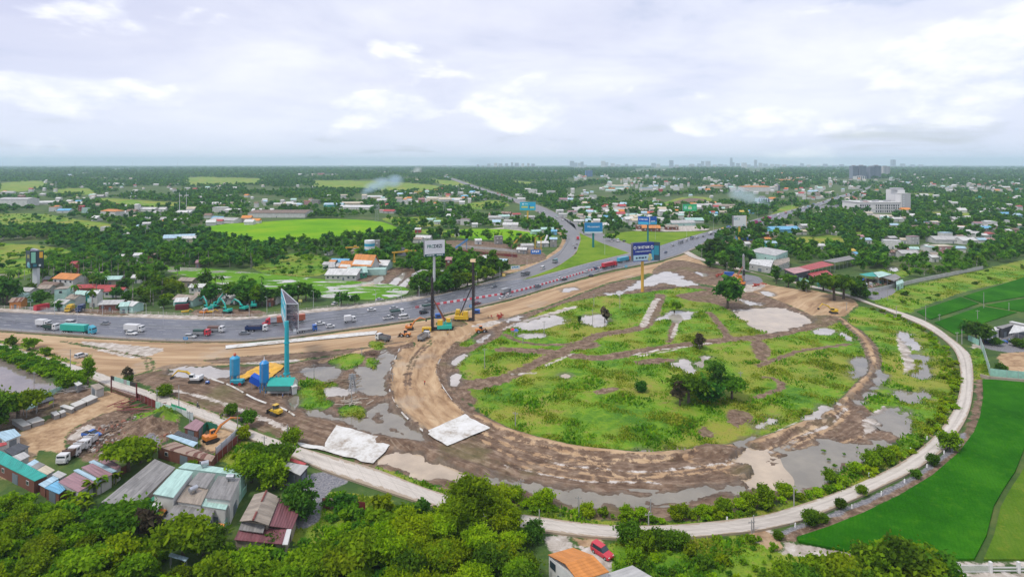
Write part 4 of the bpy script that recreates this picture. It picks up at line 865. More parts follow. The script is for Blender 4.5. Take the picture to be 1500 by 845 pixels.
def gable(name,label,cat,px,py,w,d,h,rise,rc,wc,rz=0.0,group=None,storeys=1,parts=True,hip=False,flat=False):
 """house on its base point: w along its local x (ridge direction), d deep"""
 g=G(px,py);HV.append((px-w*ppm(py)/2,px+w*ppm(py)/2,py,py-(h+rise)*ppm(py)*.8));o=thing(name,label,cat,(g.x,g.y+d/2,0),rz,group);FOOT.append((g.x,g.y+d/2,max(w,d)*.55))
 mb=MB()
 if flat:
  mb.prism([(-w/2,-d/2),(w/2,-d/2),(w/2,d/2),(-w/2,d/2)],-.3,h);mb.build('wall',WMt(wc),o)
  p=.25;link('roof',uvmesh('roof',[[(-w/2-.15,-d/2-.15,h+p),(w/2+.15,-d/2-.15,h+p),(w/2+.15,d/2+.15,h+p),(-w/2-.15,d/2+.15,h+p)]],RM(rc),.3),o)
 else:
  e=.5
  if hip:
   r=w/2-min(w,d)*.4;q=[(-w/2-e,-d/2-e,h),(w/2+e,-d/2-e,h),(w/2+e,d/2+e,h),(-w/2-e,d/2+e,h)];a,b=(-r,0,h+rise),(r,0,h+rise)
   quads=[[q[0],q[1],b,a],[q[2],q[3],a,b],[q[1],q[2],b,b],[q[3],q[0],a,a]]
   mb.prism([(-w/2,-d/2),(w/2,-d/2),(w/2,d/2),(-w/2,d/2)],-.3,h-.05)
  else:
   k=rise/(d/2);quads=[[(-w/2-e,-d/2-e,h-k*e),(w/2+e,-d/2-e,h-k*e),(w/2+e,0,h+rise),(-w/2-e,0,h+rise)],[(w/2+e,d/2+e,h-k*e),(-w/2-e,d/2+e,h-k*e),(-w/2-e,0,h+rise),(w/2+e,0,h+rise)]]
   prof=[(-d/2,-.3),(d/2,-.3),(d/2,h-.15),(0,h+rise-.15),(-d/2,h-.15)]
   n=len(prof);vs=[(-w/2,p[0],p[1])for p in prof]+[(w/2,p[0],p[1])for p in prof]
   mb.add(vs,[(i,(i+1)%n,n+(i+1)%n,n+i)for i in range(n)]+[tuple(reversed(range(n))),tuple(range(n,2*n))])
  mb.build('wall',WMt(wc),o);link('roof',uvmesh('roof',quads,RM(rc),.14),o)
 if parts:
  fh=h/storeys;n=max(1,int(w/3.2))
  if parts==2:n=min(n,3)
  for s in range(storeys):
   for k in range(n):
    x=-w/2+w*(k+.5)/n
    if s==0 and k==n//2:MB().box((x,-d/2-.03,1.05),(1.1,.08,2.1)).build('door',DOORM,o)
    else:
     f=MB().box((x,-d/2-.03,s*fh+fh*.55),(min(1.5,w/n*.6),.08,min(1.3,fh*.45))).build('window',FRAME,o)
     if parts==1:MB().box((x,-d/2-.04,s*fh+fh*.55),(min(1.3,w/n*.5),.11,min(1.1,fh*.37))).build('pane',GLASS,f)
 return o
 # ---- workshops and yards on the viewer's side of the road (roof corners read off the photograph)
Z3=lambda p:(p[0]*.25333,630+p[1]*.25333)
Zb=lambda p:(p[0]*.13333,640+p[1]*.13333)
shed('workshop_shed','long weathered grey roofed shed beside the mint workshops','shed',[Z3((895,165)),Z3((1015,215)),Z3((790,440)),Z3((585,415))],4.5,'grey','tan')
shed('workshop','tall mint roofed workshop block with white side wall','workshop',[Z3((1020,222)),Z3((1118,238)),Z3((1003,388)),Z3((884,366))],5.6,'mint','white')
shed('workshop','wide mint roofed wing along the back of the workshops','workshop',[Z3((1075,185)),Z3((1425,235)),Z3((1400,262)),Z3((1030,216))],4.4,'mint','mint')
shed('workshop','small grey roofed bay with a white roof stripe','workshop',[Z3((1150,242)),Z3((1250,250)),Z3((1192,335)),Z3((1085,312))],4.8,'grey','white')
shed('workshop','big grey roofed block with white end wall facing the lane','workshop',[Z3((1262,262)),Z3((1392,276)),Z3((1332,405)),Z3((1188,388))],5.3,'grey','white')
shed('workshop','tan roofed middle bay of the mint workshops','workshop',[Z3((1080,318)),Z3((1206,340)),Z3((1163,432)),Z3((1020,410))],4.5,'tan','white')
shed('workshop','narrow mint roofed lean-to between grey roofs','workshop',[Z3((1180,392)),Z3((1330,408)),Z3((1305,458)),Z3((1153,433))],4.2,'mint','white')
shed('workshop','low grey roofed front bay of the mint workshops','workshop',[Z3((1020,416)),Z3((1245,456)),Z3((1200,537)),Z3((943,512))],3.7,'grey','white')
shed('porch_shed','pale mint porch roof at the front of the workshops','shed',[Z3((1205,538)),Z3((1300,562)),Z3((1256,642)),Z3((1130,622))],3.4,'mint','white',wall=False,posts=True)
shed('awning','green awning strip beside the tall mint workshop','awning',[Z3((885,380)),Z3((905,384)),Z3((850,455)),Z3((825,448))],3.6,'green',wall=False,posts=True)
shed('awning','white awning strip beside the green one','awning',[Z3((908,386)),Z3((965,396)),Z3((905,466)),Z3((853,456))],3.5,'white',wall=False,posts=True)
shed('parasol_tarp','orange tarp stretched in front of the mint workshop','tarp',[Z3((945,430)),Z3((975,450)),Z3((945,478)),Z3((915,462))],2.6,'orange',wall=False,posts=True)
shed('parasol_tarp','yellow tarp beside the orange one at the workshop corner','tarp',[Z3((905,470)),Z3((948,478)),Z3((925,512)),Z3((880,500))],2.4,'yellow',wall=False,posts=True)
shed('parasol_tarp','small orange tarp in the lane behind the mint fence','tarp',[Z3((1265,535)),Z3((1305,540)),Z3((1295,556)),Z3((1255,552))],2.2,'orange',wall=False,posts=True)
shed('small_shed','pale blue roofed lean-to among the trees below the workshops','shed',[Z3((985,705)),Z3((1090,735)),Z3((1075,755)),Z3((975,725))],2.2,'pale blue',wall=False,posts=True)
# purple-roofed house
o=thing('gable_house','purple and grey gabled house beside the round dark bush','house',tuple(G(395,775)))
def rel(o,c,z):return G(c[0],c[1],z)-Vector((o.location.x,o.location.y,0))
Zd=lambda p:(330+p[0]*.2012,640+p[1]*.2012)
FOOT.append((o.location.x,o.location.y,8))
a,b=rel(o,Zd((300,392)),6.2),rel(o,Zd((203,602)),6.2)
link('roof',uvmesh('roof',[[rel(o,Zd((212,415)),4.6),rel(o,Zd((104,610)),4.6),b,a],[rel(o,Zd((316,640)),4.6),rel(o,Zd((396,436)),4.6),a,b]],RM('tan')),o)['label']='grey gable roof with rusty ridge'
link('roof',uvmesh('roof',[[rel(o,Zd((397,440)),4.3),rel(o,Zd((532,560)),3.2),rel(o,Zd((490,666)),3.2),rel(o,Zd((320,644)),4.3)]],RM('purple')),o)['label']='purple side roof'
link('roof',uvmesh('roof',[[rel(o,Zd((110,650)),3.6),rel(o,Zd((480,672)),3.2),rel(o,Zd((440,780)),2.8),rel(o,Zd((64,745)),2.8)]],RM('purple')),o)['label']='purple front porch roof'
link('roof',uvmesh('roof',[[rel(o,Zd((120,612)),4.2),rel(o,Zd((290,640)),4.2),rel(o,Zd((275,696)),3.7),rel(o,Zd((98,672)),3.7)]],RM('grey')),o)['label']='small grey roof strip'
for q0,q1 in((0,.38),(.75,1)):MB().tube([a.lerp(b,q0)+Vector((0,0,.05)),a.lerp(b,q1)+Vector((0,0,.05))],.22,5).build('ridge_cap',mat('rust_red',(.2,.06,.05),.8),o)
mb=MB();
for z_,cs in((4.4,[(225,428),(120,606),(312,632),(385,440)]),(3.0,[(385,445),(515,560),(480,655),(312,636)]),(2.7,[(112,655),(470,674),(436,765),(75,738)])):
 mb.prism([tuple(rel(o,Zd(c),z_)[:2])for c in cs],-.3,z_)
mb.build('wall',WMt('tan'),o);q=rel(o,Zd((470,720)),3.3)
link('roof',uvmesh('roof',[[rel(o,Zd((448,668)),3.3),rel(o,Zd((482,668)),3.3),rel(o,Zd((455,780)),3.0),rel(o,Zd((415,780)),3.0)]],RM('white')),o)['label']='white sheet at the roof edge'
# kiosk with the red strip
o=shed('roadside_kiosk','small roadside kiosk with white roof and red front canopy','kiosk',[Zd((460,182)),Zd((607,208)),Zd((545,278)),Zd((415,217))],3.2,'pale grey','dark grey')
link('canopy',uvmesh('canopy',[[rel(o,Zd((480,150)),3.3),rel(o,Zd((592,190)),3.3),rel(o,Zd((575,205)),3.1),rel(o,Zd((463,168)),3.1)]],RM('red')),o)
# orange-roofed house and the grey roof at the bottom edge
Ze=lambda p:(780+p[0]*.12,760+p[1]*.12)
o=thing('gable_house','orange sheet roofed house beside the parked red car','house',tuple(G(850,835)));FOOT.append((o.location.x,o.location.y,9))
ra,rb_=rel(o,Ze((400,545)),5.6),rel(o,Ze((742,440)),5.6)
E1,E2,E3,E4=rel(o,Ze((188,432)),4.4),rel(o,Ze((492,345)),4.4),rel(o,Ze((935,640)),4.2),rel(o,Ze((560,760)),4.2)
link('roof',uvmesh('roof',[[E1,E2,rb_,ra],[E3,E4,ra,rb_]],RM('orange')),o)
mb=MB();mb.prism([tuple((p*.97)[:2])for p in(E1,E2,E3,E4)],-.3,4.05);mb.build('wall',WMt('white'),o)
d=(ra-E1);d.z=0;mid=(E1+ra)/2
MB().box((0,0,0),(1.5,.1,1.2)).build('window',GLASS,o,loc=(E1 .x*.97+d.x*.22,E1 .y*.97+d.y*.22-.06,3.0),rz=math.atan2(d.y,d.x))
MB().box((0,0,1.1),(1.1,.1,2.2)).build('door',DOORM,o,loc=(E1 .x*.97+d.x*.62,E1 .y*.97+d.y*.62-.06,0),rz=math.atan2(d.y,d.x))
shed('outbuilding','plain grey roofed outbuilding cut by the lower frame edge','shed',[Ze((1220,562)),Ze((1560,760)),Ze((1000,900)),Ze((780,705))],3.2,'pale grey','white')
# rusty yard
Zr=lambda p:(200+p[0]*.12,590+p[1]*.12)
shed('rusty_shed','patchy rust red roofed shed along the yard front','shed',[Zr((470,470)),Zr((960,645)),Zr((915,712)),Zr((250,535))],3.0,'rusty','rusty',zs=[3.2,3.2,2.8,2.8])
shed('canopy_roof','white sheet canopy crossing the rusty yard','canopy',[Zr((430,380)),Zr((752,480)),Zr((692,532)),Zr((360,402))],3.0,'pale blue',wall=False,posts=True)
shed('canopy_roof','black netting canopy inside the rusty yard','canopy',[Zr((505,335)),Zr((752,425)),Zr((745,470)),Zr((452,378))],2.6,'dark grey',wall=False,posts=True)
shed('rusty_shed','mauve patched roof shed by the road in the rusty yard','shed',[Zr((720,190)),Zr((832,242)),Zr((742,342)),Zr((572,300))],2.8,'mauve','rusty')
shed('booth','small hut with a rusty sheet roof by the dark red gate','hut',[(132,564),(144.5,561),(153.5,566.5),(141,571)],2.8,'tan','pale grey')
shed('booth','tiny white roofed hut by the heap of poles','hut',[(108,560.5),(115,558),(121,561.5),(113,565)],2.4,'white','grey')
# purple shed roofs, teal roof and the patchwork in the left corner
for lb,cs,z_,rc in[('long teal sheet roof above the red tin wall',[(40,162),(520,420),(380,482),(-40,272)],3.0,'teal'),('teal sheet roof end cut by the left frame edge',[(-300,50),(38,160),(-42,271),(-300,150)],3.0,'teal'),('mauve roof panel nearest the banana plants',[(640,490),(812,385),(1040,490),(860,602)],3.2,'mauve'),('middle mauve roof panel of the shed block',[(890,330),(1015,285),(1240,402),(1120,470)],3.2,'mauve'),('far mauve roof panel under the light green tree',[(1050,250),(1170,212),(1335,322),(1285,355)],3.2,'mauve'),('white roof strip between two mauve panels',[(805,362),(860,345),(1118,475),(1060,497)],3.1,'pale blue'),('pale roof strip beside the far mauve panel',[(975,270),(1030,248),(1285,368),(1225,392)],3.0,'pale blue'),('black flat roof nearest the dirt yard',[(40,140),(205,62),(330,100),(140,205)],2.6,'dark grey'),('off white flat roof beside the black one',[(130,212),(265,158),(330,205),(212,265)],2.6,'pale grey'),('blue striped flat roof piece',[(285,300),(380,240),(430,268),(340,322)],2.5,'pale blue'),('slate blue flat roof piece of the patchwork',[(330,325),(432,270),(498,300),(400,358)],2.6,'grey'),('cream flat roof piece of the patchwork',[(402,362),(502,305),(605,360),(520,412)],2.6,'cream'),('pale blue roof strip at the tin wall',[(420,515),(600,415),(660,445),(490,552)],2.5,'pale blue'),('bright blue roof with dark stains at the tin wall',[(490,555),(640,470),(720,570),(650,622)],2.6,'blue'),('grey flat roof between cream and mauve roofs',[(570,410),(640,365),(735,405),(660,450)],2.7,'pale grey')]:
 shed('patchwork_shed',lb,'shed',[Zb(c)for c in cs],z_,rc,'rusty' if 'tin' in lb else 'pale grey')
shed('patchwork_shed','bright pale blue pitched roof by the left frame edge','shed',[(-10,634),(21,627.5),(31,637),(8,646)],2.8,'pale blue','white')
shed('patchwork_shed','low shed with rusty roof half out of frame','shed',[(-12,650),(9,647),(10.5,650.5),(-12,657)],2.6,'red','white')
# low walled plots filled with soil, beside the yard
SLABM=mat('concrete_slab',(.52,.51,.48),.8,.15)
for lb,cs in[('two white slabs over the pens nearest the dark red gate',[(890,182),(1000,132),(1078,160),(955,215)]),('white slab row over the pens, second from the hut',[(770,237),(890,190),(948,215),(828,266)]),('short white slab over the middle pens',[(655,262),(705,240),(822,272),(790,298)]),('white slab between two open pens',[(555,330),(620,312),(660,345),(600,365)]),('small white slab with a notch by the open pens',[(640,315),(700,298),(728,318),(670,340)]),('long white slab over the lower pens',[(285,420),(415,372),(492,410),(352,448)]),('white slab at the lower end of the pens',[(125,405),(235,395),(345,458),(250,485)])]:
 o=thing('pen_row',lb,'pen',(0,0,0));p=[G(a*.13333,560+b*.13333,1.3)for a,b in cs];c=sum(p,Vector())/4;o.location=(c.x,c.y,0)
 MB().prism([(q.x-c.x,q.y-c.y)for q in p],1.18,1.33).build('cover_slab',SLABM,o)
 MB().prism([((q.x-c.x)*.94,(q.y-c.y)*.94)for q in p],-.3,1.18).build('side_wall',WMt('grey'),o);FOOT.append((c.x,c.y,3))
for lb,cs in[('netted pen roof under the round tree by the mud pond',[(345,230),(570,150),(600,180),(400,248)]),('pale pen roof on posts by the mud pond',[(240,270),(330,215),(412,255),(290,305)])]:
 shed('pen_shelter',lb,'shelter',[(a*.13333,560+b*.13333)for a,b in cs],2.4,'dark grey' if 'netted' in lb else 'mint',wall=False,posts=True)
def tank(label,px,py,z,rz=0.0,col=(.5,.52,.55)):
 p=G(px,py,z);o=thing('water_tank',label,'water tank',tuple(p),rz,'rooftop water tanks');MB().cyl((-.8,0,.95),(.8,0,.95),.55,n=14).build('barrel',mat('tank_steel',col,.3,.15,1,.7),o);MB().box((-.5,0,.2),(.1,.8,.5)).box((.5,0,.2),(.1,.8,.5)).build('stand',STEEL,o)
tank('steel water tank on the big grey workshop roof',338,704,5.3);tank('steel water tank behind the mint wing',300,684,4.4,.5);tank('steel water tank on the tan middle bay',283,722,4.5,1.0)
for lb,px,py,c in[('blue barrel in the workshop lane',345,745,(.03,.15,.5)),('second blue barrel in the workshop lane',341,752,(.03,.15,.5)),('white barrel in the workshop lane',337,758,(.6,.6,.6)),('green barrel at the workshop corner',226,757,(.03,.25,.15))]:
 o=thing('barrel',lb,'barrel',tuple(G(px,py)),0,'barrels by the workshops');MB().lathe([(.3,0),(.32,.1),(.31,.45),(.33,.47),(.31,.5),(.32,.85),(.28,.92)],n=12).build('drum',mat('barrel_'+str(c),c,.4,.2,2),o);MB().cyl((0,0,.9),(0,0,.95),.26,n=12).build('lid',UNDERB,o)
 # ---- walls and fences
def fence(label,pts,h,mats,name='tin_fence',step=2.2,post=True,thick=.08,jag=.0,px=True,panel_cols=None,cat='fence'):
 p=[tuple(G(a,b)[:2])for a,b in pts]if px else pts
 o=thing(name,label,cat,(p[0][0],p[0][1],0));o0=Vector((p[0][0],p[0][1]));k=0;npost=0
 pm=MB();nm=len(mats)
 for i in range(len(p)-1):
  a,b=Vector(p[i])-o0,Vector(p[i+1])-o0;e=b-a;n=max(1,int(e.length/step));ang=math.atan2(e.y,e.x)
  for j in range(n):
   c=a+e*((j+.5)/n);hh=h*(1+R.uniform(-jag,jag));pm.box((c.x,c.y,hh/2-.2),(e.length/n*.985,thick,hh+.4),ang,mi=R.randrange(nm));
   if post and npost<60:c2=a+e*(j/n);npost+=1;MB().box((c2 .x,c2 .y,h/2),(.12,.12,h+.5),ang).build('post',STEEL,o)
 pm.build('panel',mats,o);return o
TINR=[roofmat('red_tin',(.20,.035,.035),.6,.2),mat('rust_brown_tin',(.16,.06,.04),.8,.4,1.2),mat('dark_red_tin',(.13,.03,.03),.7,.3,1)]
TINW=[mat('white_tin',(.6,.62,.64),.5,.15,1),mat('pale_tin',(.48,.52,.55),.5,.2,1)];TINM=[mat('mint_tin',(.30,.55,.45),.6,.2,1),mat('mint_tin_worn',(.38,.58,.50),.6,.3,1)]
fence('dark red tin wall below the teal roof',[(-40,668),(0,688),(27,704),(53,718),(93,733),(103,739)],2.0,TINR,jag=.06)
fence('short red tin wall under the mauve roofs',[(103,739),(128,722),(188,690)],1.8,TINR+TINW,jag=.05)
fence('rust red tin wall up the side of the rusty yard',[(310,684),(354,644)],2.2,TINR,jag=.05);fence('white sheet wall inside the side of the rusty yard',[(316,673),(352,640)],3.0,TINW)
fence('low rusty wall left of the rusty yard',[(213,672),(230,660)],1.8,TINR,jag=.1);fence('green netting fence inside the rusty yard',[(290,641),(303,630),(318,634)],2.4,[mat('dark_green_net',(.02,.16,.10),.8)])
fence('mint sheet fence along the workshop lane',[(361,720),(345,745),(318,797)],1.6,TINM);fence('dark red fence between gate and pale panels',[(201,585),(228,598)],2.2,TINR,jag=.08);fence('pale panel fence with a green stretch by the road',[(228,599),(250,606),(283,617)],2.4,TINW+TINM)
fence('green tarpaulin fence by the road',[(251,604),(273,612)],2.7,[mat('bright_green_tarp',(.03,.36,.17),.7)])
fence('mint fence behind the mud pond',[(50,592),(72,580),(93,572)],1.8,TINM);fence('rusty fence stub on the grass by the car park',[(472,744),(484,744.5),(497,745),(508,745),(521,746),(535,747)],2.0,TINR[:2]+[mat('pale_rust',(.36,.26,.2),.8)],jag=.15)
fence('mint wall along the paddy side of the walled yard',[(1450,550),(1475,553),(1560,560)],2.6,TINM,step=3);fence('grey base wall under the mint yard wall',[(1436,553),(1450,556.5),(1560,566)],1.3,[WMt('tan')],name='block_wall',post=False,thick=.5,cat='wall')
fence('tall pale wall facing the ring road at the walled yard',[(1434,502),(1441,520),(1446,537),(1450,550)],3.4,TINW+TINM,step=2.6);fence('low mint wall behind the trees of the walled yard',[(1418,498),(1434,506)],2.4,TINM)
fence('long grey wall between the grove and the grass strip',[(1280,428),(1345,413),(1400,402),(1440,394)],2.2,[WMt('pale grey')],name='block_wall',step=6,post=False,thick=.25,cat='wall')
fence('mint wall and gate in front of the red roofed shed',[(1155,408),(1170,412),(1186,417)],2.6,TINM,step=3)
fence('rust red boundary wall of the pipe yard',[(648,368),(700,372),(758,377)],2.2,TINR,step=6,post=False,cat='wall',name='block_wall');fence('grey boundary wall behind the pipe yard',[(668,362),(740,368),(770,372)],2.2,[WMt('pale grey')],name='block_wall',step=7,post=False,thick=.25,cat='wall');fence('grey wall round the green plot by the slip road',[(738,336),(790,337)],3,[WMt('pale grey')],name='block_wall',step=8,post=False,thick=.25,cat='wall')
# gate with the board above it
o=thing('gateway','dark red slatted gate with a long signboard above','gate',tuple(G(182,580)));a_,b_=G(163,574)-o.location,G(200,586)-o.location;e=(b_-a_);ang=math.atan2(e.y,e.x);L=e.length
GR=mat('gate_red',(.14,.025,.03),.6);mid=(a_+b_)/2
for q in(a_,b_):MB().box((q.x,q.y,2.6),(.3,.3,5.4),ang).build('post',GR,o)
gm=MB();n=26
for i in range(n):q=a_+e*((i+.5)/n);gm.box((q.x,q.y,.9),(.12,.06,1.8),ang)
for z_ in(.15,.95,1.75):gm.box((mid.x,mid.y,z_),(L,.08,.12),ang)
gm.build('gate_leaf',GR,o)
sb=MB();
for i in range(8):q=a_+e*((i+.5)/8);sb.box((q.x,q.y,4.7),(L/8*.96,.12,1.3),ang,mi=(0,1,1,1,2,1,0,0)[i])
sb.build('signboard',[mat('board_black',(.03,.03,.03),.5),mat('board_mint',(.30,.5,.42),.5),mat('board_grey',(.3,.3,.3),.5)],o)
o=thing('gateway','white sliding gate with square pillars at the paddy edge','gate',tuple(G(1450,838)));WP=mat('white_painted_wall',(.66,.66,.64),.6)
for px in(1402,1451,1492,1530):q=G(px,838)-o.location;MB().bbox((q.x,q.y,.9),(.5,.5,2.2),.05).build('pillar',WP,o)
gm=MB();A0,A1=G(1402,838)-o.location,G(1451,838)-o.location
for i in range(40):q=A0 .lerp(A1,(i+.5)/40);gm.box((q.x,q.y,.7),(.05,.05,1.3))
for z_ in(.1,1.35):gm.box(((A0 .x+A1 .x)/2,0,z_),((A1-A0).length,.07,.09))
gm.build('gate_leaf',WP,o)
rm_=MB();B0,B1=G(1451,838)-o.location,G(1560,838)-o.location
for z_ in(.35,.9):rm_.box(((B0 .x+B1 .x)/2,0,z_),((B1-B0).length,.16,.2))
rm_.build('rail',mat('pale_concrete',(.5,.5,.48),.8),o)
# ---- works site: batching silos, tent, tarpaulin pit
def silo(label,px,py,r,h,col,top):
 g=G(px,py);o=thing('cement_silo',label,'silo',(g.x,g.y,0));m=mat('silo_'+top,col,.35,.12,.5,0,.5);hl=h*.32
 MB().lathe([(.25,hl*.55),(r*.98,hl),(r,hl+.05),(r,h*.45),(r+.04,h*.452),(r+.04,h*.46),(r,h*.462),(r,h*.70),(r+.04,h*.702),(r+.04,h*.71),(r,h*.712),(r,h*.9),(r*.55,h*.96),(r*.5,h*.97)],n=20).build('tank',m,o,smooth=False)
 for i in range(4):
  a=math.pi/4+i*math.pi/2;MB().box((math.cos(a)*r*.9,math.sin(a)*r*.9,hl*.55),(.22,.22,hl*1.25)).build('leg',m,o)
 br=MB()
 for i in range(4):
  a=math.pi/4+i*math.pi/2;b=a+math.pi/2;br.cyl((math.cos(a)*r*.9,math.sin(a)*r*.9,.2),(math.cos(b)*r*.9,math.sin(b)*r*.9,hl*.9),.06,n=5)
 br.build('brace',m,o)
 if top=='red':MB().cyl((0,0,h*.96),(0,0,h*1.03),.45,.45,8).cyl((0,0,h*1.03),(0,0,h*1.07),.55,.2,8).build('filter_cap',mat('cap_red',(.5,.1,.05),.5),o)
 else:MB().cyl((0,0,h*.95),(0,0,h*1.12),.3,.03,8).build('spike_cap',mat('cap_white',(.7,.7,.7),.5),o)
 ld=MB()
 for x in(-.2,.2):ld.box((x,-r-.15,h*.55),(.05,.05,h*.8))
 for i in range(16):ld.box((0,-r-.15,h*.17+i*h*.047),(.4,.04,.04))
 ld.build('ladder',STEEL,o);FOOT.append((g.x,g.y,4));return o
silo('light blue cement silo with a red filter cap',344,561,1.6,9.6,(.03,.32,.55),'red');silo('deep blue cement silo with a white spike on top',387,573,1.45,10.4,(.015,.22,.52),'white')
# tarpaulin sheets
def sheet(name,label,cat,pts,z,m,sag=0.25,px=True,sub=14,kind=None):
 """draped cloth: fan grid between four px corners"""
 p=[G(a,b,z)for a,b in pts];V_=[];Q=[]
 for i in range(sub+1):
  for j in range(sub+1):
   u,v=i/sub,j/sub;q=(p[0]*(1-u)+p[1]*u)*(1-v)+(p[3]*(1-u)+p[2]*u)*v
   n=mnoise.fractal(Vector((q.x*.4,q.y*.4,z)),1,2,3);ed=0.12 if 0<i<sub and 0<j<sub else 0.0
   wob=mnoise.noise(Vector((q.x*.25,q.y*.25,7)))*.5 if ed==0 else 0
   V_.append((q.x+wob,q.y+wob,q.z+n*sag+(0 if ed else-0.08)))
 for i in range(sub):
  for j in range(sub):a=i*(sub+1)+j;Q.append((a,a+1,a+sub+2,a+sub+1))
 o=link(name,npmesh(name,np.array(V_),np.array(Q),m,smooth=True));return tag(o,label,cat,None,kind)
YT=mat('yellow_tarp',(.66,.36,.03),.5,.3,.5);WF=cropmat('white_geotextile',(.30,.25,.20),(.58,.57,.54),(.68,.68,.67),.16,.9,0,.25);BT=mat('blue_tarp',(.02,.12,.55),.5,.2)
sheet('tarpaulin','yellow tarpaulin spread over the pit behind the silos','tarpaulin',[(373,537),(396,529.5),(417,535.5),(392,556)],.55,YT,.5);sheet('tarpaulin','crumpled yellow tarpaulin by the light blue silo','tarpaulin',[(349,551),(373,538),(390,547),(357,556)],.6,YT,.7)
sheet('geotextile','white fabric sheet beside the road below the brown haul road','fabric sheet',[(471,659),(492,622),(578,645),(546,678)],.42,WF,.08,sub=26);sheet('geotextile','white fabric tail running along the road edge','fabric sheet',[(432,646),(470,653),(508,667),(440,652)],.40,WF,.1)
sheet('geotextile','white fabric apron at the end of the sand ramp','fabric sheet',[(622,632),(680,606),(720,625),(655,652)],.45,WF,.08,sub=24);sheet('geotextile','narrow white fabric strip beside the expressway','fabric sheet',[(330,505.5),(552,484),(550,489),(331,510)],.42,WF,.05,sub=40)
for lb,pts in[('white fabric edge left of the sand ramp',[(585,512),(571,548),(573,580),(592,609),(622,634)]),('white fabric edge right of the sand ramp',[(690,489),(656,513),(641,535),(641,553),(660,585),(681,606)]),('pale fabric edge along the brown haul road',[(310,556),(340,567),(375,586),(415,600),(432,610)])]:
 mb=MB();q=GP(smoothpts(pts,8))
 for i in range(len(q)-1):
  a,b=Vector(q[i]),Vector(q[i+1]);e=(b-a);n=Vector((-e.y,e.x)).normalized()*.26;z0,z1=.6,.6
  if i%7==5:continue
  mb.add([(*(a-n),z0-.35),(*(b-n),z0-.35),(*(b+n*.2),z0),(*(a+n*.2),z0),(*(b+n),z0-.3),(*(a+n),z0-.3)],[(0,1,2,3),(3,2,4,5)])
 tag(mb.build('geotextile',WF),lb,'fabric strip')
 # teal site tent
o=thing('site_tent','teal roofed site tent with dark awning by the silos','tent',tuple(G(414,572)));TEAL=mat('teal_canvas',(.0,.33,.28),.6);L_=8.4
MB().extr([(-2.2,0),(2.2,0),(2.2,2.6),(0,4.3),(-2.2,2.6)],-L_/2+.05,L_/2-.05).build('wall',WMt('white'),o,rz=math.pi/2)
link('roof',uvmesh('roof',[[(-L_/2,-2.5,2.5),(L_/2,-2.5,2.5),(L_/2,0,4.45),(-L_/2,0,4.45)],[(L_/2,2.5,2.5),(-L_/2,2.5,2.5),(-L_/2,0,4.45),(L_/2,0,4.45)]],TEAL),o)
link('awning',uvmesh('awning',[[(-L_/2,-4.6,1.7),(L_/2-.4,-4.6,1.7),(L_/2-.4,-2.5,2.4),(-L_/2,-2.5,2.4)]],mat('dark_netting',(.02,.05,.05),.8)),o)
for x in(-4,0,3.6):MB().cyl((x,-4.5,-.3),(x,-4.5,1.7),.06,n=6).build('post',STEEL,o)
for x in(-2.4,-1,.6,2):MB().lathe([(.3,0),(.32,.05),(.32,.85),(.3,.9)],(x,.9,3.75),10).build('water_drum',mat('drum_teal',(.03,.30,.36),.4),o)
FOOT.append((o.location.x,o.location.y,6))
shed('site_hut','white sided site hut behind the teal tent','hut',[(423,561),(431,559),(436,565),(428,567)],2.6,'white','white')
o=thing('mixer_trailer','teal mixer trailer with red wheels under the light blue silo','trailer',tuple(G(348,563)));MB().bbox((0,0,1.25),(4.2,2,1.2),.15).build('body',mat('machine_teal',(.02,.28,.36),.5),o)
for x in(-1.4,1.2):
 for y in(-1,1):MB().cyl((x,y*.9,.5),(x,y*1.1,.5),.55,n=12).build('wheel',mat('wheel_red',(.3,.03,.03),.6),o)
o=thing('hopper','tilted bright blue hopper beside the deep blue silo','hopper',tuple(G(376,568)));MB().box((0,0,2.6),(3.6,2.4,2.2),0,taper=1.2,ry=.5).build('bin',mat('hopper_blue',(.01,.10,.55),.4),o)
for x in(-1.2,1.0):
 for y in(-.9,.9):MB().cyl((x,y,-.3),(x,y,2.1),.1,n=6).build('leg',STEEL,o)
 # ================================================================ HOUSES ALONG AND BEYOND THE EXPRESSWAY
def H(px,py,wpx,rc='white',wc='white',st=1,kind=None,dep=None,rz=None,hp=None,desc=None,cat='house',name='house'):
 k=ppm(py);w=wpx/k;d=dep or min(max(w*.6,6),14);h=(hp/k if hp else 3.4*st+.4);py_c=py
 kind=kind or('flat' if st>1 and R.random()<.5 else 'gable');rz=R.uniform(-.35,.35)if rz is None else rz
 size='long' if w>26 else('large' if w>16 else('small' if w<8 else 'mid sized'))
 stw={1:'low',2:'two storey',3:'tall'}.get(min(st,3))
 desc=desc or f'{size} {rc} roofed {stw} {wc} {"building" if w > 22 else "house"}'
 lab=auto_label(desc,px,py,('narrow','plain','bright','faded','older'))
 gable(name,lab,cat,px,py,w,d,h,min(d*.22,2.6),rc,wc,rz,'houses across the plain',st,parts=(1 if py>395 else(2 if py>300 else 0)),hip=(kind=='hip'),flat=(kind=='flat'))
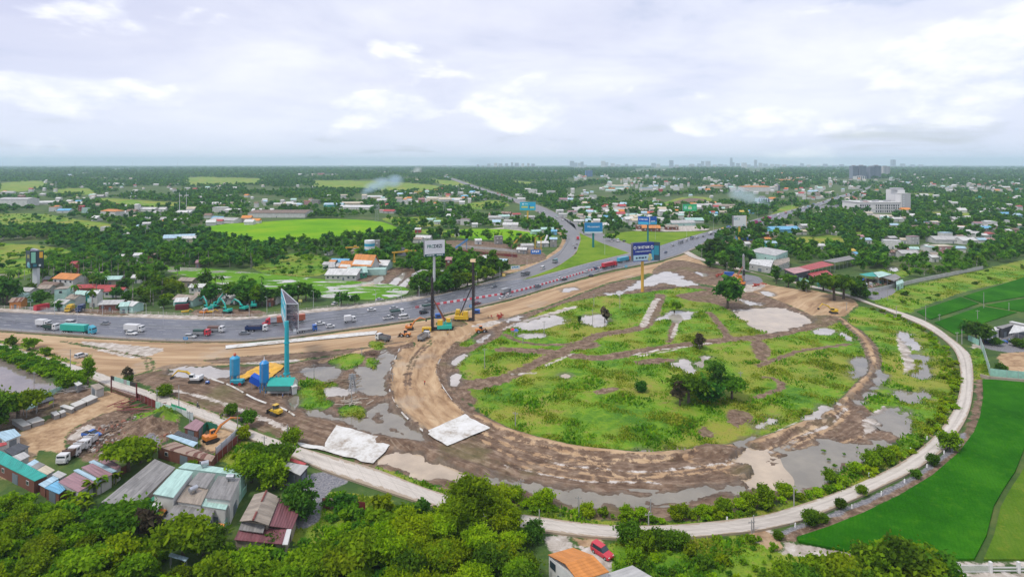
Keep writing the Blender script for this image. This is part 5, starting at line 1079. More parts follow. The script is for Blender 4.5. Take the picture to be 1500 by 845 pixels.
 # along the far edge of the expressway
for a in[(28,444,22,'mint','mint',1),(36,436,18,'pale grey','pale grey',1),(62,432,16,'tan','pale grey',1),(87,443,16,'tan','mint',2),(70,428,30,'brown','tan',1),(95,426,38,'orange','white',2,'gable',10,-.25),(122,431,26,'red','red',1),(117,441,22,'mint','teal',1),(165,436,26,'red','white',1),(152,432,26,'red','cream',1),(88,455,18,'pale grey','mint',1),(160,456,30,'pale grey','rusty',1),(190,458,18,'white','mint',1),(178,459,10,'mint','mint',1),(20,452,14,'rusty','orange',1),(105,447,16,'tan','white',1),(135,450,10,'white','white',2),(134,411,22,'tan','pale grey',1),(160,418,26,'mint','tan',1),(198,415,12,'white','white',1),(287,430,20,'white','white',1),(272,420,22,'tan','tan',1),(318,438,24,'white','cream',1),(270,449,34,'tan','mint',1),(262,452,14,'white','teal',1),(296,443,24,'tan','tan',1),(335,446,18,'pale grey','pale grey',1),(402,446,8,'white','white',1),(394,449,8,'rusty','rusty',1),(105,402,6,'red','red',2),(66,418,7,'dark grey','red',1),(199,388,9,'white','white',2),(220,381,15,'brown','rusty',1),(171,383,14,'white','white',1),(288,392,5,'mauve','mauve',1),(183,348,11,'white','blue',1),(258,354,40,'pale blue','white',1,'gable',12),(275,355,22,'white','cream',1),(327,327,44,'pale grey','white',1,'gable',18),(318,324,18,'blue','white',1),(228,326,24,'pale grey','grey',1),(263,327,18,'pale grey','white',1),(268,315,22,'white','white',1),(322,311,22,'white','white',2,'flat'),(340,312,24,'white','pale grey',1),(160,317,30,'orange','white',2,'hip'),(178,316,14,'white','white',1),(200,310,6,'white','white',3,'gable'),(215,310,26,'white','white',1),(237,310,10,'white','white',1),(76,310,9,'orange','white',2),(83,309,9,'orange','white',2),(92,312,18,'blue','white',1),(106,301,24,'cream','rusty',1),(112,298,12,'blue','rusty',1),(118,309,7,'red','red',2),(124,312,9,'mint','mint',2),(18,302,44,'pale grey','white',1,'gable',26,0,10),(56,300,46,'white','white',1,'gable',18,.5),(30,290,12,'rusty','rusty',1),(35,286,14,'pale grey','rusty',1),(10,284,18,'pale grey','white',1),(45,279,6,'white','white',1),(62,287,10,'white','pale grey',1),(140,290,16,'pale grey','grey',1),(134,288,9,'mint','mint',1),(119,274,7,'white','white',1),(155,271,9,'white','mint',1),(169,271,10,'white','white',1),(181,271,5,'mint','white',1),(228,272,8,'white','white',1),(274,278,8,'pale grey','white',1)]:H(*a)
# the middle: workshops, temple, plants
for a in[(405,319,84,'brown','white',1,'gable',46,0,7),(383,312,30,'white','pale grey',1),(406,302,11,'white','cream',1),(420,301,11,'cream','cream',1),(432,302,11,'white','cream',1),(449,300,9,'orange','pink',2),(462,299,11,'grey','grey',2),(488,303,28,'pale blue','teal',1,'gable',14),(515,301,30,'cream','cream',1),(524,307,56,'white','white',1,'gable',24),(545,291,28,'white','cream',1),(503,291,9,'cream','white',2),(559,296,14,'white','white',1),(583,296,9,'pink','pink',2),(594,299,9,'white','white',2),(597,295,12,'orange','cream',1),(617,297,9,'pink','pink',2),(612,285,11,'yellow','yellow',2,'flat'),(640,294,30,'cream','cream',1,'gable',20),(658,295,34,'cream','white',1,'gable',22),(680,290,10,'blue','blue',1),(697,287,11,'white','white',2),(691,283,9,'blue','white',1),(570,313,16,'red','pale grey',1),(560,312,8,'pink','white',1),(631,326,13,'mint','white',1),(640,329,9,'mint','white',1),(682,330,14,'mauve','white',2),(673,328,8,'grey','grey',1),(725,323,18,'pale grey','white',1),(738,321,16,'mint','white',1),(748,334,22,'white','white',1),(742,316,14,'rusty','rusty',1),(756,318,12,'red','white',1),(776,322,14,'pale grey','pale grey',1),(612,341,8,'white','red',1),(682,318,5,'orange','orange',1),(480,374,9,'blue','white',1),(500,411,46,'white','pale grey',1,'gable',16,-.05),(519,408,26,'mint','green',1,'gable',13,.35),(505,398,26,'pale grey','tan',1),(487,392,9,'orange','rusty',1),(497,391,26,'blue','blue',1),(512,393,14,'brown','white',1),(548,396,42,'white','mint',1,'gable',12),(481,395,16,'pale grey','white',1),(484,399,7,'pale grey','grey',1),(624,412,36,'pale grey','pale grey',1,'flat',18),(528,375,26,'tan','tan',1),(551,372,8,'grey','grey',3,'flat'),(620,354,22,'white','white',1),(612,356,14,'tan','white',1),(669,347,6,'white','white',2),(730,358,11,'grey','grey',2),(700,358,9,'white','white',1),(658,395,9,'pink','rusty',2),(735,390,16,'pale blue','white',1),(712,392,9,'white','white',2),(765,372,14,'white','grey',1),(785,344,14,'mint','mint',1),(802,341,18,'mint','white',1),(812,344,8,'blue','blue',1),(772,366,18,'pale grey','white',1),(795,362,16,'white','pale grey',1),(811,362,10,'pale blue','grey',2,'gable'),(745,328,12,'pale grey','pale grey',1),(695,333,8,'white','white',1)]:H(*a)
# behind the junction
for a in[(781,284,12,'white','white',3,'flat'),(773,281,8,'white','white',2),(790,287,10,'white','white',1),(807,284,13,'white','white',2),(760,288,9,'white','white',1),(764,294,12,'white','white',1),(830,295,24,'mauve','pale grey',1),(860,294,20,'pale grey','pale grey',1),(869,291,9,'white','white',2),(855,308,16,'pale grey','pale grey',1),(845,309,12,'white','white',1),(862,312,14,'red','white',1),(872,318,14,'tan','white',1),(885,322,16,'blue','grey',1),(900,311,34,'pale grey','pale grey',1),(860,323,10,'mint','white',1),(848,328,14,'white','white',1),(915,319,14,'white','white',1),(932,320,30,'mint','white',1),(912,329,20,'pale grey','white',1),(950,316,18,'red','white',1),(975,317,18,'white','white',2,'gable'),(962,325,16,'white','white',1),(990,318,18,'pale grey','pale grey',1),(1000,331,38,'pale grey','mint',1),(1018,327,26,'mint','white',1),(985,337,18,'tan','rusty',1),(955,339,26,'orange','rusty',1),(940,336,14,'rusty','rusty',1),(1030,310,14,'grey','white',1),(1025,304,16,'pale grey','mauve',1),(1045,316,14,'blue','blue',1),(1060,314,10,'cream','cream',1),(1090,314,14,'yellow','green',1),(1100,313,10,'blue','blue',1),(1062,305,30,'tan','tan',1),(1041,300,12,'pale grey','white',1),(886,306,9,'white','white',1),(905,303,12,'tan','tan',1),(820,312,10,'white','white',1),(825,318,12,'pale grey','white',1),(838,314,12,'mauve','white',1),(1130,345,14,'teal','mint',1),(1090,352,18,'pale grey','blue',1),(1150,341,46,'blue','blue',1,'gable',14),(1175,344,14,'cream','white',1),(1158,336,10,'tan','tan',1),(1120,348,26,'grey','rusty',1),(1125,356,8,'orange','tan',1),(1130,362,16,'pale blue','teal',1),(1095,363,8,'white','white',1),(1180,335,14,'white','pale grey',1),(1205,342,18,'pale grey','grey',1),(1218,338,14,'tan','tan',1),(1228,345,12,'white','white',1),(1270,357,14,'pale blue','white',1),(1262,352,8,'pink','white',1),(1205,366,8,'white','white',1),(1250,374,7,'yellow','yellow',1),(1255,379,6,'blue','white',1)]:H(*a)
for a in[(1385,374,26,'cream','pink',2,'flat',10,.1,13),(1406,370,18,'pale blue','white',1),(1397,357,50,'pale grey','white',1),(1420,358,26,'white','white',1),(1388,352,16,'pale blue','white',2,'flat'),(1450,348,16,'red','white',1,'hip'),(1440,350,16,'white','white',1),(1430,347,18,'pale grey','white',1),(1418,344,14,'white','white',1),(1408,352,12,'rusty','white',1),(1452,357,9,'pink','cream',1),(1440,357,12,'pale blue','white',1),(1453,334,16,'white','white',2,'flat'),(1434,336,10,'mauve','white',2),(1428,337,8,'blue','white',1),(1447,339,18,'blue','grey',1),(1476,332,7,'white','white',2,'flat'),(1478,318,26,'blue','white',1),(1490,319,16,'pale blue','blue',1),(1494,309,10,'red','white',2),(1310,365,22,'white','white',2,'flat'),(1308,354,12,'pale grey','grey',1),(1340,371,14,'mint','white',1),(1326,371,12,'pink','mauve',1),(1334,378,28,'pale grey','white',1),(1366,375,11,'mint','white',2),(1355,378,14,'brown','white',1),(1372,380,14,'tan','white',1),(1370,384,10,'white','white',1),(1340,358,14,'mauve','pale grey',2),(1327,357,10,'cream','white',1),(1308,376,14,'rusty','grey',1),(1360,367,9,'white','white',1),(1389,322,7,'white','white',1),(1404,322,7,'white','white',1),(1419,322,10,'white','white',1),(1393,329,8,'white','white',1),(1376,318,5,'white','white',1),(1399,303,9,'white','white',2),(1371,298,6,'white','white',1),(1383,303,6,'white','white',1),(1422,280,6,'white','pale grey',2),(1429,282,8,'cream','white',1),(1463,281,11,'pink','white',2),(1475,278,10,'white','cream',2),(1494,280,10,'mint','teal',2),(1481,282,9,'white','white',1),(1388,281,3.5,'white','white',3,'flat'),(1396,281,9,'white','white',1),(1480,303,10,'white','white',1),(1447,311,5,'white','white',1),(1355,288,12,'white','white',1),(1372,289,9,'white','white',1),(1435,291,6,'teal','teal',1)]:H(*a)
# larger roofs read off the photograph
Zs=lambda p:(1060+p[0]*.17333,360+p[1]*.17333)
shed('warehouse','pale roofed warehouse in the trees by the village road','warehouse',[Zs((330,8)),Zs((545,45)),Zs((440,85)),Zs((215,45))],7.5,'pale grey','mint')
shed('warehouse','white flat shed below the pale warehouse','warehouse',[Zs((240,112)),Zs((425,120)),Zs((400,180)),Zs((212,150))],4.5,'white','pale grey')
shed('warehouse','tan flat shed right of the white one by the village road','warehouse',[Zs((430,118)),Zs((555,98)),Zs((560,130)),Zs((405,190))],4.5,'tan','pale grey')
shed('red_shed','long red roofed open shed beside the village road','shed',[Zs((635,178)),Zs((830,130)),Zs((938,160)),Zs((735,205))],5.5,'red',wall=False,posts=True)
shed('red_shed','faded pink end of the long red shed','shed',[Zs((510,196)),Zs((633,178)),Zs((733,206)),Zs((600,236))],5.5,'pink','dark grey')
shed('open_shed','grey roofed open shed behind the long red one','shed',[Zs((838,126)),Zs((1060,84)),Zs((1112,110)),Zs((942,142))],5.5,'grey',wall=False,posts=True)
shed('red_shed','low dark red roof in front of the long red shed','shed',[Zs((700,232)),Zs((872,205)),Zs((926,248)),Zs((760,262))],3.5,'red','rusty')
shed('scrap_shed','teal roofed scrap yard shed','shed',[Zs((1145,240)),Zs((1260,222)),Zs((1310,262)),Zs((1200,255))],4.5,'teal',wall=False,posts=True)
shed('scrap_shed','mint roofed scrap yard shed','shed',[Zs((1265,225)),Zs((1335,214)),Zs((1425,240)),Zs((1312,268))],5.0,'mint',wall=False,posts=True)
shed('scrap_shed','dark grey roofed scrap yard shed','shed',[Zs((1330,262)),Zs((1450,236)),Zs((1500,265)),Zs((1440,298))],4.5,'grey',wall=False,posts=True)
shed('scrap_shed','pale mint hut at the end of the scrap yard','shed',[Zs((1455,300)),Zs((1510,284)),Zs((1525,310)),Zs((1460,330))],3.5,'mint','mint')
shed('scrap_shed','teal hut by the gate of the red roofed shed','shed',[Zs((785,285)),Zs((830,278)),Zs((845,300)),Zs((800,310))],3.2,'white','teal')
for lb,cs in[('blue tarp over scrap at the yard by the upper bend',[(1120,280),(1190,272),(1185,305),(1115,315)]),('white tarp over scrap by the upper bend',[(1080,318),(1140,312),(1130,335),(1075,340)])]:sheet('tarpaulin',lb,'tarpaulin',[Zs(c)for c in cs],2.0,BT if 'blue' in lb else WF,.8)
Zy=lambda p:(1400+p[0]*.11834,460+p[1]*.11834)
shed('yard_shed','white roofed open shed in the walled yard','shed',[Zy((720,130)),Zy((900,165)),Zy((900,205)),Zy((655,240))],4.2,'white','dark grey',wall=False,posts=True)
shed('yard_shed','blue grey roofed shed at the back of the walled yard','shed',[Zy((500,155)),Zy((660,118)),Zy((720,130)),Zy((575,180))],4.2,'grey','dark grey');shed('yard_shed','long white roof strip behind the walled yard','shed',[Zy((655,92)),Zy((700,85)),Zy((1000,150)),Zy((1000,165))],4.5,'white','pale grey');shed('yard_shed','small pale roof beside the trees of the walled yard','shed',[Zy((395,180)),Zy((490,155)),Zy((545,190)),Zy((430,215))],3.5,'white','white')
# temple: two white gables with curved orange roofs
o=thing('temple','white temple with orange tiled roofs among the plants','temple',tuple(G(536,398)),0.1)
for x,y,s in((0,0,1),(-13,3,.6)):
 MB().extr([(-6*s,0),(6*s,0),(6*s,6*s),(0,11*s),(-6*s,6*s)],-7*s,7*s).build('wall',WMt('white'),o,loc=(x,y,0),rz=1.2)
 pts=[(7.2*s,5.2*s),(4*s,7.3*s),(1.6*s,10.2*s),(0,12*s)];qs=[]
 for k in range(3):
  for sg in(-1,1):qs.append([(-8*s,sg*pts[k][0],pts[k][1]),(8*s,sg*pts[k][0],pts[k][1]),(8*s,sg*pts[k+1][0],pts[k+1][1]),(-8*s,sg*pts[k+1][0],pts[k+1][1])])
 link('roof',uvmesh('roof',qs,RM('orange')),o,loc=(x,y,0),rz=1.2-math.pi/2)
MB().box((2,-10,2),(26,7,4)).build('porch',WMt('mint'),o);FOOT.append((o.location.x,o.location.y,14))
# striped silo tower, gantries, conveyors, kiln
g=G(541.5,377);o=thing('striped_silo','tall silo banded in blue and white stripes','silo',tuple(g));k=ppm(377);r=4.1;hh=25/k/6;BL=mat('silo_blue_band',(.04,.33,.48),.5);WH=mat('silo_white_band',(.68,.7,.7),.5)
for i in range(6):MB().cyl((0,0,i*hh),(0,0,i*hh+hh),r,n=16).build('band',(BL,WH)[i%2],o)
def frame_machine(name,label,cat,px,py,w,h,col,rz,kind):
 g=G(px,py);o=thing(name,label,cat,tuple(g),rz);m=mat(name+'_paint',col,.5,.15);FOOT.append((g.x,g.y,w*.5))
 if kind=='gantry':
  MB().box((0,-.6,h),(w,.5,1.0)).box((0,.6,h),(w,.5,1.0)).build('girder',m,o)
  for x in(-w*.42,w*.42):
   MB().cyl((x,-2.2,0),(x,-.5,h-.4),.25,n=6).cyl((x,2.2,0),(x,.5,h-.4),.25,n=6).box((x,0,.4),(.5,5,.5)).build('leg',m,o)
  MB().box((w*.1,0,h+.9),(2.2,2,1)).build('trolley',m,o)
 else:
  mb=MB();a,b=Vector((-w/2,0,1.0)),Vector((w/2,0,h));n=8
  for y in(-.8,.8):
   for dz in(0,1.4):mb.cyl(a+Vector((0,y,dz)),b+Vector((0,y,dz)),.12,n=5)
   for i in range(n):p=a.lerp(b,i/n);q=a.lerp(b,(i+1)/n);mb.cyl(p+Vector((0,y,0)),q+Vector((0,y,1.4)),.07,n=4)
  mb.build('truss',m,o);e=b-a;MB().box(tuple((a+b)/2+Vector((0,0,.9))),(e.length,1.3,.25),ry=-math.atan2(e.z,e.x)).build('belt',m,o)
  for t_ in(.45,.92):p=a.lerp(b,t_);MB().cyl((p.x,-.9,0),(p.x,-.7,p.z),.12,n=5).cyl((p.x,.9,0),(p.x,.7,p.z),.12,n=5).build('leg',m,o)
 return o
YG=(.62,.36,.03)
frame_machine('gantry_crane','yellow gantry crane standing over grey stockpiles','gantry crane',592,383,19,7.5,YG,.55,'gantry');frame_machine('gantry_crane','yellow portal frame left of the striped silo','gantry crane',518,374,13,6.5,YG,.2,'gantry')
frame_machine('conveyor','blue conveyor rising over the pipe yard wall','conveyor',676,366,11,8,(.02,.22,.5),.3,'c');frame_machine('conveyor','rusty yellow conveyor behind the pipe yard','conveyor',758,361,9,9,(.45,.26,.04),.5,'c');frame_machine('conveyor','white stair conveyor at the blue hoarding works','conveyor',799,361,6,9,(.6,.6,.6),.9,'c')
for px,lb in((784,'yellow jib mast at the blue hoarding works'),(792.5,'second yellow jib mast by the grey huts')):
 g=G(px,368);o=thing('jib_mast',lb,'crane',tuple(g));m=mat('mast_yellow',YG,.5);mb=MB()
 for x in(-.4,.4):
  for y in(-.4,.4):mb.box((x,y,6),(.16,.16,12))
 for i in range(12):mb.cyl((-.4,-.4,i),(.4,-.4,i+1),.06,n=4).cyl((.4,.4,i),(-.4,.4,i+1),.06,n=4)
 mb.build('mast',m,o);MB().cyl((0,0,11.5),(3.2,-1,13.5),.18,n=5).build('jib',m,o)
for lb,px,py,w,h in(('blue printed hoarding board by the slip road works',785,373.5,15,6),('white and blue hoarding with flowing strokes by the service road',755,396,14,5),('white panel with a blue picture among the roadside trees',735,392.5,14,5)):
 k=ppm(py);o=thing('hoarding',lb,'hoarding',tuple(G(px,py)),.35 if px==755 else-.1);w_,h_=w/k,h/k
 MB().box((0,0,h_/2+.8),(w_,.2,h_)).build('board',mat('hoarding_blue' if px==785 else 'hoarding_white',(.02,.16,.52)if px==785 else(.66,.7,.72),.5,.1),o)
 mb=MB()
 for i in range(4):mb.box((-w_*.3+i*w_*.18,-.13,h_*.55+.8+.3*(i%2)),(w_*.14,.06,h_*.35),ry=.4)
 mb.build('emblem',mat('hoarding_mark',(.7,.72,.75)if px==785 else(.03,.3,.52),.5),o)
 for x in(-w_*.4,0,w_*.4):MB().box((x,.2,h_*.45),(.2,.2,h_*.9+1)).build('post',STEEL,o)
for lb,cs in(('dark grey stockpile of crushed stone behind the yellow gantry',[(575,366),(600,364),(640,368),(636,378),(600,376),(574,373)]),('second grey stone stockpile near the gantry',[(585,386),(620,390),(612,395),(584,391)])):
 g=GP(cs);c=np.mean(np.array(g),0);mb=MB();n=len(g);ring=[(p[0],p[1],0)for p in g];r2=[(c[0]+(p[0]-c[0])*.5,c[1]+(p[1]-c[1])*.5,3.2)for p in g];mb.add(ring+r2+[(c[0],c[1],4)],[(i,(i+1)%n,n+(i+1)%n,n+i)for i in range(n)]+[(n+i,n+(i+1)%n,2*n)for i in range(n)])
 tag(mb.build('stockpile',mat('crushed_stone',(.07,.075,.09),.9,.3,1,bump=.5)),lb,'stockpile')
 # hospital
k=ppm(312);o=thing('hospital_block','long white four storey hospital with a tall end tower','hospital',tuple(G(1290,312)));W_,D_=62.0,46.0;HW=mat('hospital_white',(.64,.63,.62),.7,.08);HG=mat('hospital_grey',(.40,.40,.42),.7,.08);FOOT.append((o.location.x+5,o.location.y+24,42))
MB().box((-1,D_/2,7.8),(W_,D_,15.6)).build('main_wall',HW,o);link('roof',uvmesh('roof',[[(-33,-.5,16.2),(31,-.5,16.2),(31,D_+.5,16.2),(-33,D_+.5,16.2)]],RM('white'),.8),o)
MB().box((-1,-.15,13.2),(W_-1,.3,1.0)).box((-1,-.15,5.2),(W_-1,.3,.6)).build('band',HG,o)
for i in range(18):
 x=-30+i*3.35
 if i in(5,6):continue
 for z_ in(2.4,7.4,11.0):
  MB().box((x,-.1,z_),(1.5 if i%3 else 2.1,.25,2.6)).build('window',GLASS,o)
for i in range(6):MB().box((-20+i*9,14+6*(i%2),17.4),(4,4,2.2)).build('plant_room',HG,o)
MB().box((-16,10,16.8),(7,5,.4)).build('helipad',mat('helipad_red',(.4,.08,.05),.6),o)
MB().box((38,7,14.5),(15,14,29)).build('tower_wall',HG,o);MB().box((42,30,17),(10,30,34)).build('tower_wall',HW,o);MB().box((31.2,6.5,14.6),(1.6,13.5,29.2)).build('tower_wall',HW,o)
link('roof',uvmesh('roof',[[(30,-.4,29.6),(46,-.4,29.6),(46,14.4,29.6),(30,14.4,29.6)]],RM('white'),.8),o);MB().box((40,24,35.5),(13,14,3)).build('plant_room',HG,o)
for r_ in range(7):
 MB().box((35,-.1,4+r_*3.5),(1.6,.3,1.5)).build('window',mat('window_pale',(.6,.62,.65),.4),o)
 for j in range(4):MB().box((47.1,17+j*7,4+r_*3.9),(.3,2,1.6)).build('window',GLASS,o)
for lb,px,py,w,rc in(('pale gatehouse in front of the hospital',1302,321,10,'cream'),('white low annex at the hospital forecourt',1316,325,14,'white'),('cream wall hut beside the hospital forecourt',1274,316,9,'cream')):gable('annex',lb,'annex',px,py,w/ppm(py),8,4,1.6,rc,'white',0,None,1,2)
# apartment towers
def tower(label,px,py,wpx,hpx,dep,col,name='apartment_tower',cat='apartment tower',fins=5,group=None,parts=True):
 k=ppm(py);w,h=wpx/k,hpx/k;g=G(px,py);o=thing(name,label,cat,tuple(g),0,group);n=fins
 MB().box((0,dep/2,h/2),(w,dep,h)).build('wall',mat(name+'_wall_'+str(col),col,.7,.08,.02),o)
 if parts:
  for i in range(n):MB().box((-w/2+w*(i+.5)/n,-.6,h/2),(w/n*.38,1.6,h*.98)).build('window_bay',mat('tower_glass',(.09,.12,.16),.3),o)
  MB().box((0,dep/2,h+2),(w*.4,dep*.5,4)).build('plant_room',mat('tower_roof',(.3,.3,.32),.8),o)
 return o
for lb,px,w,h in(('grey apartment tower, leftmost of the four slabs',1253,8,18.6),('grey apartment tower with pale fins, second slab',1264,10,19),('grey apartment tower, third of the four slabs',1278,7,17.5),('grey apartment tower nearest the hazy pale block',1286,10,19)):tower(lb,px,262,w,h,30,(.22,.25,.31))
tower('low white block at the foot of the grey towers',1262,263.5,14,5,30,(.6,.6,.58),'office_block','building');tower('pale hazy slab behind the grey apartment towers',1299,257,10,13,40,(.5,.48,.48),'office_block','building')
tower('blue office block above the far town',863,259,10,9,30,(.12,.25,.5),'office_block','building');tower('white and blue billboard like building by the smoke',1119,301,17,10,14,(.55,.68,.75),'office_block','building');tower('white thin block near the orange market',1140,279,5,8,14,(.6,.6,.6),'office_block','building');tower('tall white corner block by the orange market',1069,277,6,7,14,(.6,.62,.62),'office_block','building')
H(1112,281,44,'orange','white',1,'hip',40,0,7,'broad orange roofed market hall','market','market_hall');H(1052,276,20,'orange','cream',2,'hip',26,0,None,'orange roofed cream block','building');H(1036,277,10,'cream','cream',3,'flat');H(910,276,26,'cream','mint',2,'gable',26);H(897,279,9,'orange','orange',2,'flat');H(908,279,12,'mint','white',1);H(948,279,20,'blue','white',2,'flat');H(957,278,16,'cream','white',2,'flat');H(968,281,6,'red','red',2,'flat');H(895,281,14,'mint','white',1);H(1028,279,9,'white','white',2);H(990,279,10,'white','white',3,'flat')
H(1150,265,30,'orange','orange',1,'gable',30);H(1165,262,30,'orange','white',1,'gable',30);H(955,251,20,'orange','pink',1);H(470,256,9,'pink','red',2);H(502,255,24,'white','white',1);H(697,259,16,'white','white',2,'flat');H(710,256,34,'pale grey','white',1)
# the towers on the skyline
k_=0;SKY=[]
for px,hp in[(700,8),(708,7),(716,9),(726,10),(733,9),(742,10),(750,11),(757,10),(766,10),(774,10),(781,9),(838,13),(843,11),(849,10),(853,12),(858,8),(884,13),(889,11),(898,10),(906,8),(918,9),(930,8),(945,7),(958,10),(965,9),(984,14),(992,8),(1003,7),(1014,9),(1025,9),(1030,13),(1038,13),(1048,8),(1056,9),(1063,8),(1072,18),(1074,11),(1082,10),(1091,11),(1098,8),(1108,15),(1115,10),(1122,9),(1132,9),(1140,8),(1150,8),(1160,7),(1176,10),(1186,8),(1200,7),(1210,9),(1224,7),(1234,8),(1310,15),(1324,9),(1338,8),(1350,8),(1372,7),(1405,6),(1440,6),(650,7),(640,6),(620,6),(660,6),(396,5),(500,5)]:
 by=246.5 if 700<=px<=785 else R.uniform(244.9,246.3);hp=max(2.6,hp-(249.2-by));w=R.uniform(3.2,6.5)if px not in(1072,1108)else 2.2
 pos='above the far town' if px>830 else('above the hazy woods' if px<690 else 'on the hazy estate')
 shp='slim' if w<4.2 else('broad' if w>5.6 else 'pale');ht='tall' if hp>11 else('mid height' if hp>8 else 'low')
 tower(auto_label(f'{ht} {shp} hazy tower {pos}',px,by,('grey','white','distant','blocky')),px,by,w,hp+R.uniform(-.4,.4),60,R.choice([(.45,.45,.47),(.38,.40,.44),(.55,.53,.52),(.32,.34,.40)]),'skyline_tower','tower',3,'towers on the skyline',parts=False)
 # scattered small houses of the far town, nearest ones as things, the rest one mass
TOWNZ=[([(830,300),(870,285),(1000,282),(1100,284),(1180,296),(1230,284),(1262,276),(1240,266),(1000,262),(880,264),(830,276)],190),([(830,266),(1000,262),(1260,266),(1500,262),(1500,252),(1200,250),(860,251)],260),([(1300,275),(1500,285),(1500,264),(1300,266)],60),([(560,300),(720,300),(740,285),(660,275),(560,285)],34),([(0,300),(300,300),(340,268),(0,262)],34),([(380,262),(600,258),(600,250),(380,251)],50),([(0,258),(380,258),(380,250),(0,250)],110),([(840,335),(900,335),(1060,318),(1080,305),(1000,296),(850,300)],70),([(610,262),(830,262),(830,252),(620,251)],60),([(1180,296),(1260,296),(1290,280),(1250,276)],30),([(0,306),(640,306),(640,256),(0,256)],130),([(1290,335),(1500,345),(1500,258),(1290,262)],90),([(120,345),(380,330),(380,300),(140,300)],40),([(840,345),(890,340),(1060,320),(1160,296),(1000,284),(840,300)],50),([(600,330),(740,330),(700,280),(600,290)],22)]
fm={};NFAR=0
cand=[]
for z_,n in TOWNZ:
 for _ in range(n):
  for _t in range(20):
   px,py=R.uniform(min(p[0]for p in z_),max(p[0]for p in z_)),R.uniform(min(p[1]for p in z_),max(p[1]for p in z_))
   if inpoly(px,py,z_):cand.append((py,px));break
cand.sort(reverse=True)
nh=len([o for o in bpy.data.objects if o.name.split('.')[0]=='house'])
roads_px=[HW_FAR+HW_NEAR[::-1],BR_L+BR_R[::-1]]
for py,px in cand:
 if any(inpoly(px,py+1,rp)or inpoly(px,py-2,rp)for rp in roads_px):continue
 if any(inpoly(px,py,f)or inpoly(px,py-1,f)for f in MEAD+ISL):continue
 rc=R.choice(['white','white','pale grey','white','pale grey','cream','pale blue','red','orange','tan','brown','mint','tan','white']);wc=R.choice(['white','white','cream','pale grey','mint','pink'])
 st=R.choice([1,1,1,2,2,3]if py<285 and px>830 else[1,1,1,2]);wm_=R.uniform(5,12)*(1.0 if py>262 else 1.6)
 if nh<296:H(px,py,wm_*ppm(py),rc,wc,st);nh+=1
 else:
  g=G(px,py);mb=fm.setdefault(rc,MB());wmb=fm.setdefault('wall',MB());h=3.6*st+(2.2 if py<275 else.6);d=wm_*.8;rz=R.uniform(-.4,.4)
  wmb.box((g.x,g.y,h/2),(wm_,d,h),rz);mb.extr([(-d/2-.4,h-.2),(d/2+.4,h-.2),(0,h+d*.3)],-wm_/2-.4,wm_/2+.4);q_=Matrix.Rotation(rz+math.pi/2,3,'Z');mb.v[-6:]=[tuple(q_@Vector(v)+Vector((g.x,g.y,0)))for v in mb.v[-6:]];NFAR+=1
tm=MB();mats_=[]
for kx,mb in fm.items():
 mats_.append(WMt('white')if kx=='wall' else mat(kx+'_far_roof',RC[kx],.7,.15));tm.add(mb.v,mb.f,len(mats_)-1)
tag(tm.build('far_town',mats_),'countless small pale houses of the far town under the skyline','houses',None,'stuff')
# ================================================================ VEHICLES
TYRE=mat('tyre_rubber',(.02,.02,.02),.85,.1);RIM=mat('wheel_rim',(.4,.4,.4),.4,.1);LAMP=mat('headlight',(.7,.7,.65),.2,.05);TAIL=mat('tail_light',(.4,.02,.02),.3,.05);UNDER=mat('chassis_black',(.03,.03,.035),.8,.1)
CC={'white':(.62,.62,.62),'silver':(.40,.41,.43),'grey':(.17,.18,.20),'black':(.02,.02,.024),'dark blue':(.02,.04,.12),'blue':(.03,.12,.42),'red':(.50,.03,.05),'dark red':(.16,.015,.03),'green':(.03,.28,.12),'dark green':(.025,.07,.06),'teal':(.02,.42,.34),'sky blue':(.06,.36,.48),'orange':(.60,.20,.03),'brown':(.14,.08,.06),'yellow':(.62,.40,.03),'magenta':(.5,.04,.25),'steel':(.28,.29,.30),'pale blue':(.3,.48,.58),'terracotta':(.42,.12,.06)}
def PT(c):return mat(c+'_paint',CC[c],.28,.05,1,0,.5)
MEM={}
def pmesh(key,fn,mats,smooth=False):
 if key not in MEM:MEM[key]=fn().mesh(key[0]if isinstance(key,tuple)else key,mats,smooth)
 return MEM[key]
def wheel_mesh(r,w):
 def f():
  mb=MB().cyl((0,-w/2,0),(0,w/2,0),r,n=14,mi=0);mb.cyl((0,-w/2-.01,0),(0,w/2+.01,0),r*.55,n=10,mi=1);return mb
 return pmesh(('wheel',r,w),f,[TYRE,RIM])
def wheels(o,xs,y,r,w=.24):
 for x in xs:
  for s in(-1,1):link('wheel',wheel_mesh(r,w),o,(x,s*y,r))
